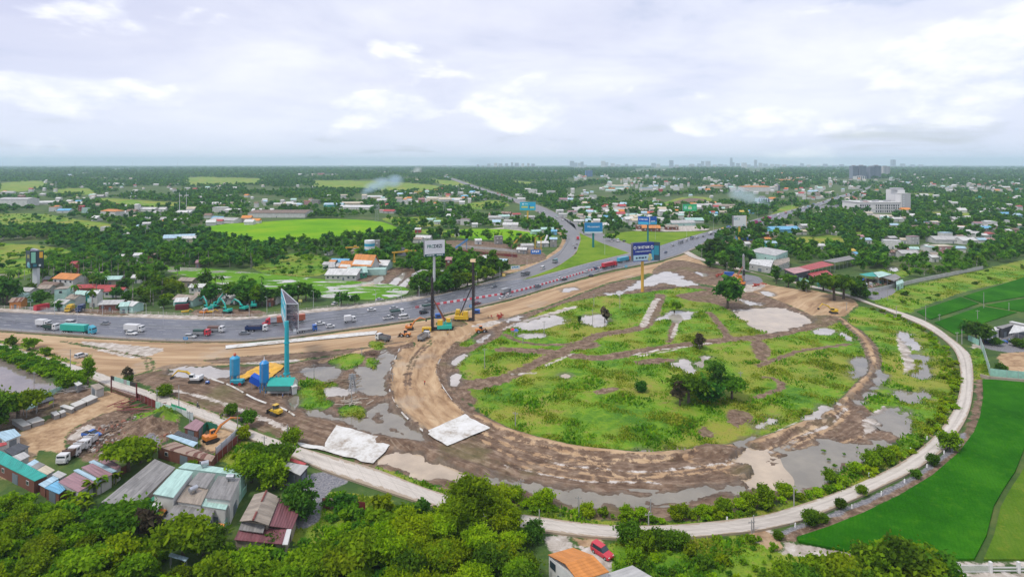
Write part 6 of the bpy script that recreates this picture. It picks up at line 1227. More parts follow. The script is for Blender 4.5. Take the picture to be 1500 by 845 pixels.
def car(o,col,kind='sedan'):
 L,W={'sedan':(4.5,1.78),'suv':(4.6,1.86),'hatch':(3.9,1.7),'van':(5.2,1.95),'pickup':(5.2,1.85)}[kind]
 h1={'sedan':.92,'suv':1.05,'hatch':.95,'van':1.15,'pickup':1.05}[kind];h2={'sedan':1.45,'suv':1.72,'hatch':1.5,'van':2.1,'pickup':1.75}[kind]
 def body():
  a=L/2;p=[(-a,.38),(-a,h1-.08),(-a+.12,h1),(a*.38,h1),(a*.93,h1-.2),(a,h1-.4),(a,.36),(a-.2,.26),(-a+.2,.26)]
  mb=MB();n=len(p);rings=[]
  for y,k in((-W/2,.9),(-W/2+.1,1),(W/2-.1,1),(W/2,.9)):
   rings.append([(q[0]*(k if k<1 else 1)*(1 if k==1 else 1.0),y,.26+(q[1]-.26)*k)for q in p])
  vs=sum(rings,[]);fs=[]
  for r_ in range(3):fs+=[(r_*n+i,(r_+1)*n+i,(r_+1)*n+(i+1)%n,r_*n+(i+1)%n)for i in range(n)]
  return mb.add(vs,fs+[tuple(range(n)),tuple(reversed(range(3*n,4*n)))])
 def cabin(mi=0):
  a=L/2;x0,x1,x2,x3={'sedan':(-a*.72,-a*.42,a*.12,a*.45),'suv':(-a*.97,-a*.88,a*.12,a*.42),'hatch':(-a*.95,-a*.75,a*.15,a*.5),'van':(-a*.98,-a*.94,a*.52,a*.8),'pickup':(-a*.2,-a*.12,a*.2,a*.48)}[kind]
  w0,w1=W/2-.06,W/2-.24;mb=MB()
  vs=[(x0,-w0,h1-.01),(x3,-w0,h1-.01),(x3,w0,h1-.01),(x0,w0,h1-.01),(x1,-w1,h2),(x2,-w1,h2),(x2,w1,h2),(x1,w1,h2)]
  return mb.add(vs,[(4,5,6,7),(0,1,5,4),(1,2,6,5),(2,3,7,6),(3,0,4,7)])
 def roof():
  a=L/2;x1,x2={'sedan':(-a*.42,a*.12),'suv':(-a*.88,a*.12),'hatch':(-a*.75,a*.15),'van':(-a*.94,a*.52),'pickup':(-a*.12,a*.2)}[kind]
  mb=MB().bbox(((x1+x2)/2,0,h2+.01),(x2-x1+.1,W-.42,.07),.03)
  if kind in('suv','van','hatch'):
   for s in(-1,1):mb.box((x1+.18,s*(W/2-.15),(h1+h2)/2),(.3,.12,h2-h1),taper=.9)
   if kind=='van':mb.box(((x1+x2)/2-.3,0,(h1+h2)/2+.25),(x2-x1-.4,W-.26,.25))
  return mb
 link('body',pmesh(('car_body',kind,col),body,PT(col)),o);link('cabin_glass',pmesh(('cabin',kind),cabin,GLASS),o);link('roof',pmesh(('car_roof',kind,col),roof,PT(col)),o)
 wheels(o,(-L*.3,L*.31),W/2-.1,.33)
 if kind=='pickup':link('load_bed',pmesh(('bed',col),lambda:MB().box((-L*.3,0,h1+.03),(L*.36,W-.3,.06)),UNDER),o)
 for s in(-1,1):
  link('headlight',pmesh('headlight',lambda:MB().bbox((0,0,0),(.14,.36,.16),.04),LAMP),o,(L/2-.08,s*(W/2-.32),h1-.32));link('tail_light',pmesh('tail_light',lambda:MB().bbox((0,0,0),(.1,.3,.2),.03),TAIL),o,(-L/2+.0,s*(W/2-.3),h1-.2))
def cab(o,x,col,W=2.3,h=2.7,l=1.9,wind=False,bonnet=False):
 def f():
  mb=MB().extr([(-l/2,.55),(-l/2,h),(l/2-.35,h),(l/2-.02,h*.55),(l/2,.55)],-W/2,W/2)
  if wind:mb.extr([(-l/2,h),(-l/2,h+.75),(-l/2+.3,h+.75),(l/2-.35,h)],-W/2+.12,W/2-.12)
  if bonnet:mb.extr([(l/2-.05,.55),(l/2-.05,1.7),(l/2+1.2,1.5),(l/2+1.3,.6)],-W/2+.25,W/2-.25)
  return mb
 link('cab',pmesh(('cab',col,h,l,W,wind,bonnet),f,PT(col)),o,(x,0,0))
 link('windscreen',pmesh(('screen',W,h),lambda:MB().box((0,0,0),(.06,W*.84,h*.30),ry=.22),GLASS),o,(x+l/2-.14,0,h*.76))
 for s in(-1,1):
  link('side_window',pmesh(('cabwin',h),lambda:MB().box((0,0,0),(.8,.05,h*.24)),GLASS),o,(x+.1,s*(W/2+.005),h*.76));link('headlight',pmesh('headlight',lambda:MB().bbox((0,0,0),(.14,.36,.16),.04),LAMP),o,(x+l/2+(1.25 if bonnet else.0),s*W*.36,.85))
def truck(o,cabc,boxc,kind='box',L=7.0,W=2.3):
 """nose at +x"""
 xc=L/2-1.0;bl=L-2.3;xb=-L/2+bl/2;cab(o,xc,cabc,W,2.5 if L<7 else 2.8)
 link('chassis',pmesh(('chassis',L,W),lambda:MB().box((-.2,0,.78),(L-.6,W*.5,.34)),UNDER),o)
 if kind=='box':link('cargo_box',pmesh(('cargo',L,W,boxc),lambda:MB().bbox((0,0,2.1),(bl,W+.1,2.3),.06),PT(boxc)),o,(xb,0,0))
 elif kind=='tarp':
  link('load_bed',pmesh(('bedw',L,W),lambda:MB().box((0,0,1.5),(bl,W,1.15)),PT('steel')),o,(xb,0,0));link('tarpaulin',pmesh(('ttarp',L,W,boxc),lambda:MB().extr([(-W/2-.03,2.0),(W/2+.03,2.0),(W/2+.0,2.7),(0,2.95),(-W/2,2.7)],-bl/2,bl/2),PT(boxc)),o,(xb,0,0),math.pi/2)
 elif kind=='dump':
  def f():
   mb=MB();mb.box((0,0,1.15),(bl,W,.2))
   for s in(-1,1):mb.box((0,s*(W/2-.05),1.85),(bl,.1,1.3))
   mb.box((bl/2-.06,0,2.0),(.12,W,1.6)).box((-bl/2+.06,0,1.75),(.12,W,1.1))
   for i in range(5):
    for s in(-1,1):mb.box((-bl/2+bl*(i+.5)/5,s*(W/2+.03),1.8),(.12,.08,1.2))
   return mb
  link('tipper_body',pmesh(('tip',L,W,boxc),f,PT(boxc)),o,(xb,0,0));link('load',pmesh(('load',L,W),lambda:MB().box((0,0,2.0),(bl-.3,W-.25,.6),taper=.7),mat('load_earth',(.10,.075,.06),.95,.3,1)),o,(xb,0,0))
 elif kind=='flat':
  link('load_bed',pmesh(('flat',L,W,boxc),lambda:MB().box((0,0,1.1),(bl,W,.16)).box((0,W/2-.03,1.35),(bl,.06,.4)).box((0,-W/2+.03,1.35),(bl,.06,.4)),PT(boxc)),o,(xb,0,0))
 elif kind=='tank':link('tank',pmesh(('tank',L,boxc),lambda:MB().cyl((-bl/2,0,2.0),(bl/2,0,2.0),1.1,n=16),PT(boxc)),o,(xb,0,0))
 elif kind=='mixer':link('drum',pmesh(('mixer',L,boxc),lambda:MB().tube([(bl*.45,0,2.0),(bl*.25,0,2.15),(-bl*.15,0,2.45),(-bl*.45,0,2.9)],[.7,1.15,1.1,.5],14),PT(boxc)),o,(xb,0,0))
 wheels(o,[xc+.1,xb-.2,xb-bl*.36]if L>7.2 else[xc+.1,xb-bl*.25],W/2-.15,.48,.3)
def semi(o,cabc,boxc,L=16.5,wind=True,bonnet=False,kind='container'):
 xc=L/2-1.1-(1.2 if bonnet else 0);cab(o,xc,cabc,2.45,3.0,2.2,wind,bonnet);bl=12.2
 link('chassis',pmesh(('schassis',L),lambda:MB().box((0,0,.95),(L-1.6,1.1,.4)),UNDER),o);xb=-L/2+bl/2+.1
 if kind=='container':
  def f():
   mb=MB().box((0,0,2.55),(bl,2.44,2.6));n=40
   for i in range(n):
    for s in(-1,1):mb.box((-bl/2+bl*(i+.5)/n,s*1.235,2.55),(.13,.05,2.4))
   for x in(-bl/2,bl/2):
    for s in(-1,1):mb.box((x,s*1.2,2.55),(.2,.16,2.66))
   return mb
  link('container',pmesh(('cont',boxc),f,PT(boxc)),o,(xb,0,0))
 wheels(o,[xc+.2,xc-2.6,xc-3.7,-L/2+1.2,-L/2+2.4,-L/2+3.6],1.08,.5,.32)
def bus(o,col,L=11):
 link('body',pmesh(('bus',col,L),lambda:MB().bbox((0,0,1.85),(L,2.5,2.7),.18),PT(col)),o);link('window_band',pmesh(('busw',L),lambda:MB().box((.1,0,2.3),(L-.5,2.54,.9)).box((.1,0,2.2),(L-.15,2.2,1.1)),GLASS),o);wheels(o,(-L*.28,L*.33),1.15,.5,.3)
def road_dir(px,py):
 """tangent of the road nearest this pixel, pointing to the right in the photograph"""
 g=G(px,py);best=None
 for A_,B_ in((HWA,HWB),(BRa,BRb)):
  for t_ in(.25,.75):
   c=A_*(1-t_)+B_*t_;d=np.hypot(c[:,0]-g.x,c[:,1]-g.y);i=int(np.clip(np.argmin(d),1,len(c)-2))
   if best is None or d[i]<best[0]:e=c[i+1]-c[i-1];best=(d[i],math.atan2(e[1],e[0]))
 return best[1]
_cl=lambda p,n=160:np.array(GP(smoothpts(p,6)))
def _rs(p,n):
 q=_cl(p);d=np.r_[0,np.cumsum(np.hypot(*np.diff(q,axis=0).T))];s=np.linspace(0,d[-1],n);return np.stack([np.interp(s,d,q[:,0]),np.interp(s,d,q[:,1])],1)
BRa,BRb=_rs(BR_L,160),_rs(BR_R,160)
def veh(px,py,kind,c1,c2=None,flip=False,label=None,cat=None,ang=None,L=None,z=None,group='traffic on the expressway',name=None):
 g=G(px,py);a=road_dir(px,py)if ang is None else ang;a+=math.pi if flip else 0
 on=onroad_any(px,py)
 nm=name or{'sedan':'car','suv':'car','hatch':'car','van':'minivan','pickup':'pickup_truck','semi':'container_truck','bus':'bus'}.get(kind,{'dump':'dump_truck','tarp':'cargo_truck','box':'box_truck','flat':'flatbed_truck','tank':'tank_truck','mixer':'mixer_truck'}.get(kind))
 lab=label or auto_label(f'{c1} {dict(sedan="saloon car", suv="tall car", hatch="small car", van="minivan", pickup="pickup").get(kind, kind)}' if kind in('sedan','suv','hatch','van','pickup','bus')else f'{c2 or c1} {dict(box="box truck", dump="dump truck", tarp="covered truck", flat="flatbed truck", tank="tank truck", semi="container truck").get(kind, kind)} with {c1} cab',px,py,('oncoming','queued','trailing'))
 o=thing(nm,lab,cat or{'sedan':'car','suv':'car','hatch':'car','van':'van','pickup':'pickup','bus':'bus'}.get(kind,'truck'),(g.x,g.y,z if z is not None else(.31 if on else.02)),a,group)
 if kind in('sedan','suv','hatch','van','pickup'):car(o,c1,kind)
 elif kind=='semi':semi(o,c1,c2,L or 16.5,bonnet=(L or 0)>17)
 elif kind=='bus':bus(o,c1,L or 11)
 else:truck(o,c1,c2 or c1,kind,L or 7.0)
 return o
def onroad_any(px,py):return any(inpoly(px,py,p)for p in ROADPOLY)
FL=True
for a in[(115,489,'semi','sky blue','teal',0,'bright green container truck with light blue cab on the wet carriageway'),(64,479,'box','white','white',0,'white box truck behind the green container truck'),(75,484,'dump','white','dark green',0,'grey dump truck with white cab behind the green container truck'),(104,476,'van','white',None,0,'white van half hidden by the green container truck'),(154,476,'sedan','grey',None,1,'grey saloon car alone on the far lanes ahead of the green truck'),(197,486.5,'box','white','white',0,'large white box truck with a white car alongside',9.0),(193,491,'suv','white',None,0,'white car alongside the large white box truck'),(279,496,'suv','silver',None,0,'silver car behind the red cabbed covered truck'),(296,492.5,'tarp','red','dark green',0,'dark green covered truck with red cab'),(317,487.5,'tarp','white','brown',0,'brown covered truck with white cab on the far side of the red cabbed one'),(358,490.5,'sedan','grey',None,0,'dark grey saloon car behind the black dump truck'),(376,486,'dump','white','dark blue',0,'long black dump truck with white cab behind the edge-on billboard',9.5),(416,475.5,'semi','red','terracotta',1,'orange container truck with a red bonneted cab behind the edge-on billboard',18.6),(449,487,'flat','blue','silver',0,'empty flatbed truck with deep blue cab',9.0),(469,476.5,'sedan','white',None,0,'white saloon car just beyond the flatbed truck'),(484,480.5,'hatch','white',None,0,'white small car ahead of the flatbed truck'),(513,472.5,'box','white','white',0,'small white box truck alone in the middle lanes',5.4),(544.5,456,'sedan','white',None,0,'white saloon car on the upper lanes before the pile rigs'),(569,468,'pickup','white',None,0,'white and blue pickup at the tail of the cluster'),(582,462.5,'tarp','white','dark green',0,'dark green covered truck in the cluster before the pile rigs'),(592,467.5,'van','white',None,0,'white minivan nearest the barrier in the cluster'),(577,453.5,'sedan','silver',None,0,'silver saloon car above the green covered truck'),(621,460,'suv','black',None,0,'black car beside the first pile rig'),(628,454,'tarp','grey','dark green',0,'dark green covered truck half behind the first pile rig'),(628,443.5,'sedan','grey',None,1,'grey saloon car on the upper lanes behind the first pile rig'),(699,447,'suv','dark red',None,0,'dark red car beside the second pile rig'),(723.5,421.5,'sedan','grey',None,1,'grey saloon car alone on the upper lanes past the rigs'),(741,431,'box','grey','steel',0,'grey box truck beside two white cars'),(736,438.5,'sedan','white',None,0,'white saloon car nearest the verge beside the grey box truck'),(745,434.5,'hatch','white',None,0,'white small car just ahead of the grey box truck'),(788,421,'suv','grey',None,0,'grey car alone below the red barriers'),(820,410,'sedan','white',None,0,'white saloon car paired with a black one'),(827,411,'sedan','black',None,0,'black saloon car paired with a white one'),(860,399.5,'sedan','white',None,0,'white saloon car under the red barriers before the red truck'),(873,395,'suv','dark blue',None,0,'dark car nearest the red barriers before the red truck'),(876,398.5,'sedan','silver',None,0,'silver car right behind the red container truck'),(866,405,'sedan','black',None,0,'black saloon car on the lane by the verge before the red truck'),(893,392,'semi','red','red',0,'red container truck with red cab'),(915,384,'semi','terracotta','sky blue',0,'light blue container truck passing behind the navy billboard'),(769.6,404.5,'dump','grey','grey',1,'dark grey dump truck at the nose of the grass island'),(795,394.5,'van','white',None,1,'white van on the slip road curve'),(813,385.5,'tarp','sky blue','dark green',1,'teal covered truck on the slip road curve'),(840,360,'sedan','white',None,1,'white car in the slip road trio'),(845,358.5,'hatch','silver',None,1,'silver car in the slip road trio'),(842.7,364.5,'sedan','black',None,1,'dark car in the slip road trio'),(846.5,351.5,'box','red','red',1,'small red truck at the top of the slip road',5.4),(788,311.5,'sedan','black',None,1,'black car by the foot of the teal billboard'),(816,319,'tarp','white','green',0,'bright green covered truck on the upper branch road',9.0),(808.7,322,'bus','dark blue',None,1,'dark blue bus on the upper branch road'),(813,322.5,'van','white',None,1,'white van beside the dark bus'),(818,327.5,'sedan','black',None,1,'black car on the bend of the upper branch road'),(834.7,327,'tarp','grey','grey',0,'grey covered truck at the top of the junction grass'),(753,297,'tarp','brown','dark red',1),(748,295,'sedan','grey',None,0),(738,289,'box','red','red',0),(729,284.5,'box','red','terracotta',0),(735,287,'box','red','red',0),(750,296.5,'suv','black',None,0),(722,281,'sedan','white',None,0),(715,278.5,'tarp','grey','brown',1),(776,305,'van','white',None,0),(797,312.5,'tarp','white','steel',0),(824,323.5,'tarp','white','dark red',0),(769,303.5,'sedan','dark red',None,0),(882,343,'hatch','white',None,1,'white small car under the blue junction billboard'),(896,354,'pickup','white',None,1,'white pickup in the queue at the junction'),(905,354.5,'tarp','white','green',0,'green covered truck in the queue at the junction'),(914.7,354.5,'suv','black',None,0,'black car at the head of the junction queue'),(866,338,'tarp','grey','dark blue',0),(875,341,'sedan','grey',None,0),(856,333,'sedan','white',None,0),(928,381.5,'sedan','terracotta',None,0,'orange red car behind the light blue container'),(985,361,'suv','white',None,0,'white car leading the jam under the junction grass'),(997,357,'tarp','grey','grey',0),(1005.6,353.5,'van','white',None,0),(1014,351,'tarp','white','dark blue',0),(1020.7,350,'van','white',None,0),(1030,347.5,'sedan','grey',None,0),(1041,344,'tank','white','white',0,'long white tank truck in the jam',9.5),(1053,341,'tarp','grey','steel',0),(1059.5,337.5,'tarp','red','yellow',0,'red and yellow covered truck in the jam',8.0),(1067,335,'tarp','blue','blue',0,'blue covered truck behind the red and yellow one',8.0),(1076.6,333,'tarp','brown','brown',0),(1071,342,'sedan','grey',None,1),(1060.5,350,'sedan','black',None,1),(975,371,'sedan','dark blue',None,1),(1090,333,'van','silver',None,1),(1140.5,317,'box','white','white',0),(1151,313.5,'tarp','red','red',0,'bright red covered truck up the jammed road'),(1161,310.5,'tarp','grey','dark blue',0),(1168,309,'tarp','white','brown',0),(1177,305.5,'bus','white',None,0),(1184,304,'box','white','pale blue',0),(1192,300.5,'tarp','blue','blue',0),(1199,299.5,'box','white','white',0),(1206,297,'tarp','red','dark red',0),(1213,295,'box','white','white',0),(1220,292,'tarp','grey','orange',0),(1147,316,'sedan','white',None,1),(1170,312,'sedan','white',None,1),(1188,305.5,'sedan','silver',None,1),(1104,328,'tarp','white','magenta',0),(1129,321,'tarp','grey','magenta',0),(1231,289,'box','white','white',0),(1240,286.5,'box','red','red',0),(1250,283,'tarp','blue','blue',0),(1216,296.5,'sedan','white',None,1)]:
 px,py,kd,c1,c2,fl,*ex=a
 veh(px,py,kd,c1,c2,bool(fl),ex[0]if ex else None,L=ex[1]if len(ex)>1 else None)
def pxang(a,b):p,q=G(*a),G(*b);return math.atan2(q.y-p.y,q.x-p.x)
veh(882,812,'suv','red',None,False,'shiny red car parked beside the orange sheet roof',ang=pxang((868,803),(897,822)),group='cars off the road',L=4.6)
veh(119,523,'suv','white',None,False,'white car parked on the dirt above the ring road',ang=pxang((113,524),(126,520)),group='cars off the road')
veh(134,639,'pickup','blue',None,False,'bright blue pickup standing among the rubble in the dirt yard',ang=pxang((124,639),(142,641)),group='cars off the road')
veh(1449,502,'suv','dark blue',None,False,'dark blue car parked in the walled yard',ang=.3,group='cars off the road');veh(1480,503,'pickup','blue',None,False,'blue pickup under the bush of the walled yard',ang=2.6,group='cars off the road')
veh(1488,505.5,'van','white',None,False,'white van beside the bush of the walled yard',ang=.1,group='cars off the road')
veh(561,499,'dump','white','grey',True,'dark dump truck with white cab on the earth bank left of the excavators',ang=pxang((553,496),(571,500)),group='site trucks');veh(621,497,'dump','white','steel',False,'white dump truck at the head of the sand ramp',ang=pxang((614,501),(629,492)),group='site trucks',L=7.6)
for i,(px,py,lb)in enumerate([(129,654,'white tipper truck farthest up the row in the dirt yard'),(114,664,'white tipper truck with a pale bed in the middle of the row'),(98,675,'white tipper truck with a rusty bed at the near end of the row')]):veh(px,py,'dump','white','brown' if i==2 else 'white',True,lb,ang=pxang((px,py),(px+15,py-11)),group='trucks in the dirt yard',L=4.8)
for px,py,c,lb in[(102,456,'yellow','yellow lorry parked at the roadside garage'),(118,456,'dark blue','blue lorry parked at the roadside garage')]:veh(px,py,'box',c,c,False,lb,ang=-1.3,group='lorries at the roadside garage',L=6)
for px,py,kd,c in[(490,446,'sedan','white'),(556,440,'sedan','silver'),(305,457,'van','white'),(1276,418,'sedan','white'),(1268,420,'van','silver'),(1296,412,'box','yellow'),(1288,415,'hatch','teal')]:veh(px,py,kd,c,c,False,None,ang=R.uniform(0,3),group='vehicles off the road')
# containers
def container(label,px,py,col,rz,L=6.1,z=0):
 g=G(px,py);o=thing('shipping_container',label,'container',(g.x,g.y,z),rz,'containers');mb=MB().box((0,0,1.3),(L,2.44,2.6));n=int(L*3)
 for i in range(n):
  for s in(-1,1):mb.box((-L/2+L*(i+.5)/n,s*1.235,1.3),(.16,.05,2.4))
 mb.build('body',PT(col),o);MB().box((L/2+.03,-.6,1.3),(.06,1.1,2.4)).build('door',PT(col),o);MB().box((L/2+.03,.6,1.3),(.06,1.1,2.4)).build('door',PT(col),o);return o
container('red shipping container at the roadside garage',61,453,'red',1.2);container('dark red container in front of the teal excavators',267,453,'dark red',.3);container('blue container by the third pile rig',1068,404,'blue',-.2);container('blue container under the white billboard by the jam',1095,352,'blue',.1,9)
# ---------------------------------------------------------------- machines
TRK=mat('track_steel',(.05,.045,.04),.8,.2)
def tracks(o,L=3.6,gap=2.1):
 def f():
  p=[];r=.45
  for i in range(7):a=-math.pi/2+math.pi*i/6;p.append((L/2-r+r*math.cos(a),r+r*math.sin(a)))
  for i in range(7):a=math.pi/2+math.pi*i/6;p.append((-L/2+r+r*math.cos(a),r+r*math.sin(a)))
  return MB().extr(p,-.27,.27)
 for s in(-1,1):link('track',pmesh(('track',L),f,TRK),o,(0,s*gap/2,0))
 link('undercarriage',pmesh(('under',L),lambda:MB().box((0,0,.6),(L*.6,gap,.4)),UNDER),o)
def excavator(px,py,rz,col,label,pose=(.75,-.9,-1.6),sc=1.0,body=None):
 """boom, stick and bucket angles above the horizontal; nose at +x"""
 g=G(px,py);o=thing('excavator',label,'excavator',(g.x,g.y,.02),rz,'excavators');o.scale=(sc,sc,sc);m=PT(col);mb_=PT(body or col);tracks(o)
 MB().bbox((-.35,0,1.5),(3.0,2.5,.75),.1).bbox((-1.45,0,1.75),(.9,2.4,1.0),.12).build('house',mb_,o);MB().bbox((.75,.75,2.1),(1.3,.95,1.6),.1).build('cab',mb_,o);MB().box((.78,.75,2.3),(1.34,.99,.8)).build('cab_glass',GLASS,o)
 p0=Vector((.9,-.15,1.7));a=pose[0];p1=p0+Vector((math.cos(a+.25),0,math.sin(a+.25)))*2.6;p2=p1+Vector((math.cos(a-.25),0,math.sin(a-.25)))*2.9
 MB().tube([p0,p1,p2],[.28,.36,.24],6).build('boom',m,o);b=pose[1];p3=p2+Vector((math.cos(b),0,math.sin(b)))*2.6;MB().tube([p2+(p2-p3)*.12,p2,p3],[.16,.28,.16],6).build('stick',m,o)
 MB().cyl(p0+Vector((.2,0,-.2)),p1+Vector((.3,0,-.3)),.1,n=6).cyl(p1+Vector((0,0,.35)),p2+(p2-p3)*.1+Vector((0,0,.2)),.09,n=6).build('ram',STEEL,o)
 c=pose[2];d=Vector((math.cos(c),0,math.sin(c)));n=Vector((-d.z,0,d.x));bk=MB();q=[p3,p3+d*.9,p3+d*.75+n*.7,p3+d*.1+n*.6]
 bk.add([(v.x,y,v.z)for y in(-.75,.45)for v in q],[(0,1,5,4),(1,2,6,5),(3,0,4,7),(0,3,2,1),(4,5,6,7)]);bk.build('bucket',TRK,o);return o
excavator(287,560,math.pi*.98,'yellow','yellow excavator with white body on the brown haul road',(.35,-.75,-2.2),1.1,'white');excavator(600,483,.1,'orange','orange excavator beside the first pile rig',(.8,-.35,-1.6));excavator(1221,459,math.pi*.97,'yellow','bright yellow excavator on the mound by the upper bend',(.6,-.9,-1.8));excavator(1087,418,2.4,'orange','yellow orange excavator at the third pile rig',(.7,-.8,-1.8))
excavator(309,647,.9,'orange','brown orange excavator inside the rusty yard',(.62,-.35,-1.5),1.0,'orange')
for px,py,rz,lb,po in[(305,456,2.6,'teal excavator with its boom hanging to the left in the yard',(1.0,-.6,-1.57)),(333,459,2.75,'largest teal excavator nearest the expressway in the yard',(1.0,-.95,-1.9)),(357,455,2.8,'teal excavator with a low boom at the right of the yard',(.6,-.8,-1.8)),(372,451,1.9,'last teal excavator by the dark trees of the yard',(1.15,-1.0,-2)),(315,452,1.2,'teal excavator behind the others in the yard',(.9,-.7,-1.6))]:excavator(px,py,rz,'teal',lb,po,1.15)
for px,py,c,lb,rz in[(308,458,'yellow','yellow excavator parts heap by the teal machines',.2),(297,459,'orange','orange machine frame lying in the teal excavator yard',-.2),(271,458,'yellow','small yellow loader by the dark red container',.5)]:
 g=G(px,py);o=thing('machine_frame',lb,'machine',tuple(g),rz,'machine parts');MB().bbox((0,0,.7),(3.4,1.2,.7),.1).build('frame',PT(c),o);MB().tube([(1.2,0,.8),(2.4,0,1.7),(3.6,0,.7)],[.25,.25,.18],6).build('arm',PT(c),o)
def loader(px,py,rz,col,label,name='wheel_loader'):
 g=G(px,py);o=thing(name,label,'loader' if name=='wheel_loader' else 'bulldozer',(g.x,g.y,.02),rz);m=PT(col);MB().bbox((-1.1,0,1.35),(2.4,1.7,1.0),.12).bbox((1.0,0,1.1),(1.6,1.3,.7),.1).build('body',m,o);MB().bbox((0,0,2.2),(1.2,1.4,1.5),.1).build('cab',GLASS,o);MB().bbox((0,0,3.0),(1.4,1.5,.14),.05).build('cab_roof',m,o)
 if name=='wheel_loader':wheels(o,(-1.3,1.4),.95,.72,.5)
 else:tracks(o,3.0,1.9)
 MB().tube([(1.2,.5,1.4),(2.6,.5,.8)],.14,6).tube([(1.2,-.5,1.4),(2.6,-.5,.8)],.14,6).build('arm',m,o);MB().extr([(2.5,.1),(3.3,.1),(3.3,.2),(2.7,.35),(2.65,1.3),(2.5,1.3)],-1.3,1.3).build('bucket',TRK,o)
loader(594,493,math.pi*.95,'orange','orange wheel loader below the orange excavator');loader(404,607,2.6,'yellow','small yellow bulldozer on the brown haul road','bulldozer');loader(696+8,487,.4,'orange','orange compressor loader beside the second pile rig')
def genset(px,py,col,label,rz=0,d=(4,2,1.9)):
 g=G(px,py);o=thing('generator_box',label,'generator',(g.x,g.y,.05),rz);MB().bbox((0,0,d[2]/2+.25),d,.12).build('housing',PT(col),o);MB().box((0,-d[1]/2-.01,d[2]*.55),(d[0]*.6,.06,d[2]*.4)).build('vent_panel',UNDER,o);MB().box((0,0,.12),(d[0]*1.02,d[1]*.9,.24)).build('skid',UNDER,o);MB().cyl((d[0]*.3,0,d[2]+.2),(d[0]*.3,0,d[2]+.8),.08,n=6).build('exhaust',STEEL,o)
genset(625,486,'yellow','yellow generator box at the foot of the first pile rig');genset(642,466,'blue','blue and white generator box behind the teal rig',.2,(3,2,2));genset(698,459,'blue','blue tank box behind the second pile rig',.1,(3.4,2.4,1.8));genset(1096-34,411,'white','small white box by the blue container',.1,(2,1.5,1.5));genset(1084,428-6,'steel','grey steel box by the third pile rig',.1,(2.4,1.6,1.4));genset(304,558+4,'blue','small blue pump left of the light blue silo',0,(1.2,.8,.7))
def pile_rig(px,py,htop,col,rz,label,mastc,armc,basec2=None):
 """leader mast with stays on a low crawler frame"""
 g=G(px,py);h=(py-htop)/ppm(py);o=thing('pile_rig',label,'piling rig',(g.x,g.y,.1),0);m=PT(col);q=MB()
 MB().box((0,0,h/2),(1.05,.95,h)).box((.0,-.7,h/2),(.4,.3,h)).box((.8,0,h*.4),(.25,.5,h*.8)).build('mast',mastc,o)
 c=Vector((math.cos(rz),math.sin(rz),0))*5.2
 MB().box((c.x*.9,c.y*.9,.35),(9.5,1.0,.6),rz).box((c.x*.9,c.y*.9+2.6,.35),(9.5,1.0,.6),rz).build('skid',UNDER,o);MB().bbox((c.x*1.05,c.y*1.05+1.0,1.6),(6.6,4.4,1.7),.15,rz).bbox((c.x*1.3,c.y*1.3+1,3.1),(3.4,3.4,1.6),.15,rz).build('platform',m,o);MB().bbox((c.x*.68,c.y*.68,3.4),(2.3,2.3,2.4),.12,rz).bbox((c.x*1.4,c.y*1.4,4.5),(1.9,2.0,1.6),.1,rz).build('winch_house',PT(basec2 or col),o)
 hs=h*.62
 for s in(-1.3,1.6):MB().tube([(.2,.2,hs),(c.x*1.25,c.y*1.25+s+.8,2.4)],[.26,.3],6).build('stay',armc,o)
 MB().box((0,-.75,h*.35),(1.1,.9,3.2)).build('hammer',UNDER,o);MB().cyl((0,0,h),(0,0,h+.7),.5,.35,8).build('sheave_head',mastc,o)
 cb=MB();cb.cyl((.1,.1,h*.98),(c.x*1.3,c.y*1.3,3),.035,n=4).cyl((0,-.75,h),(0,-.75,h*.38),.04,n=4);cb.build('cable',UNDER,o)
 for x in(0.6,1.5):
  for y in(-.5,2.9):MB().cyl((c.x*x,c.y*x+y,0),(c.x*x,c.y*x+y,1.2),.16,n=8).build('jack',STEEL,o)
RUST=mat('rusty_steel',(.22,.09,.06),.8,.35,1);DST=mat('dark_steel',(.045,.035,.04),.6,.3,.8)
pile_rig(633,484,408,'teal',.1,'pile rig with dark mast and teal base',DST,RUST,'yellow');pile_rig(693,470,381,'yellow',math.pi*.98,'taller pile rig with dark mast and yellow base',DST,DST);pile_rig(1089,413,374,'orange',3.6,'third pile rig with a thin grey mast near the village road',STEEL,RUST)
sheet('top_tarp','tan cover at the head of the taller pile rig mast','cover',[(689,384),(697,384),(697,379),(689,379)],30.0,mat('tan_cover',(.5,.36,.2),.8),.05)
for px,py,lb in[(1110,419,'red steel frames piled by the third pile rig'),(1056,405,'orange red steel heap left of the blue container'),(726,466,'red drum heap at the end of the sand strip')]:
 g=G(px,py);o=thing('steel_heap',lb,'steel frames',tuple(g));
 for i in range(7):MB().box((R.uniform(-3,3),R.uniform(-1.5,1.5),.4+.25*i),(R.uniform(2,4.5),.5,.45),R.uniform(0,3),ry=R.uniform(-.15,.15)).build('frame_bar',mat('frame_red',(.36,.05,.03),.7,.2),o)
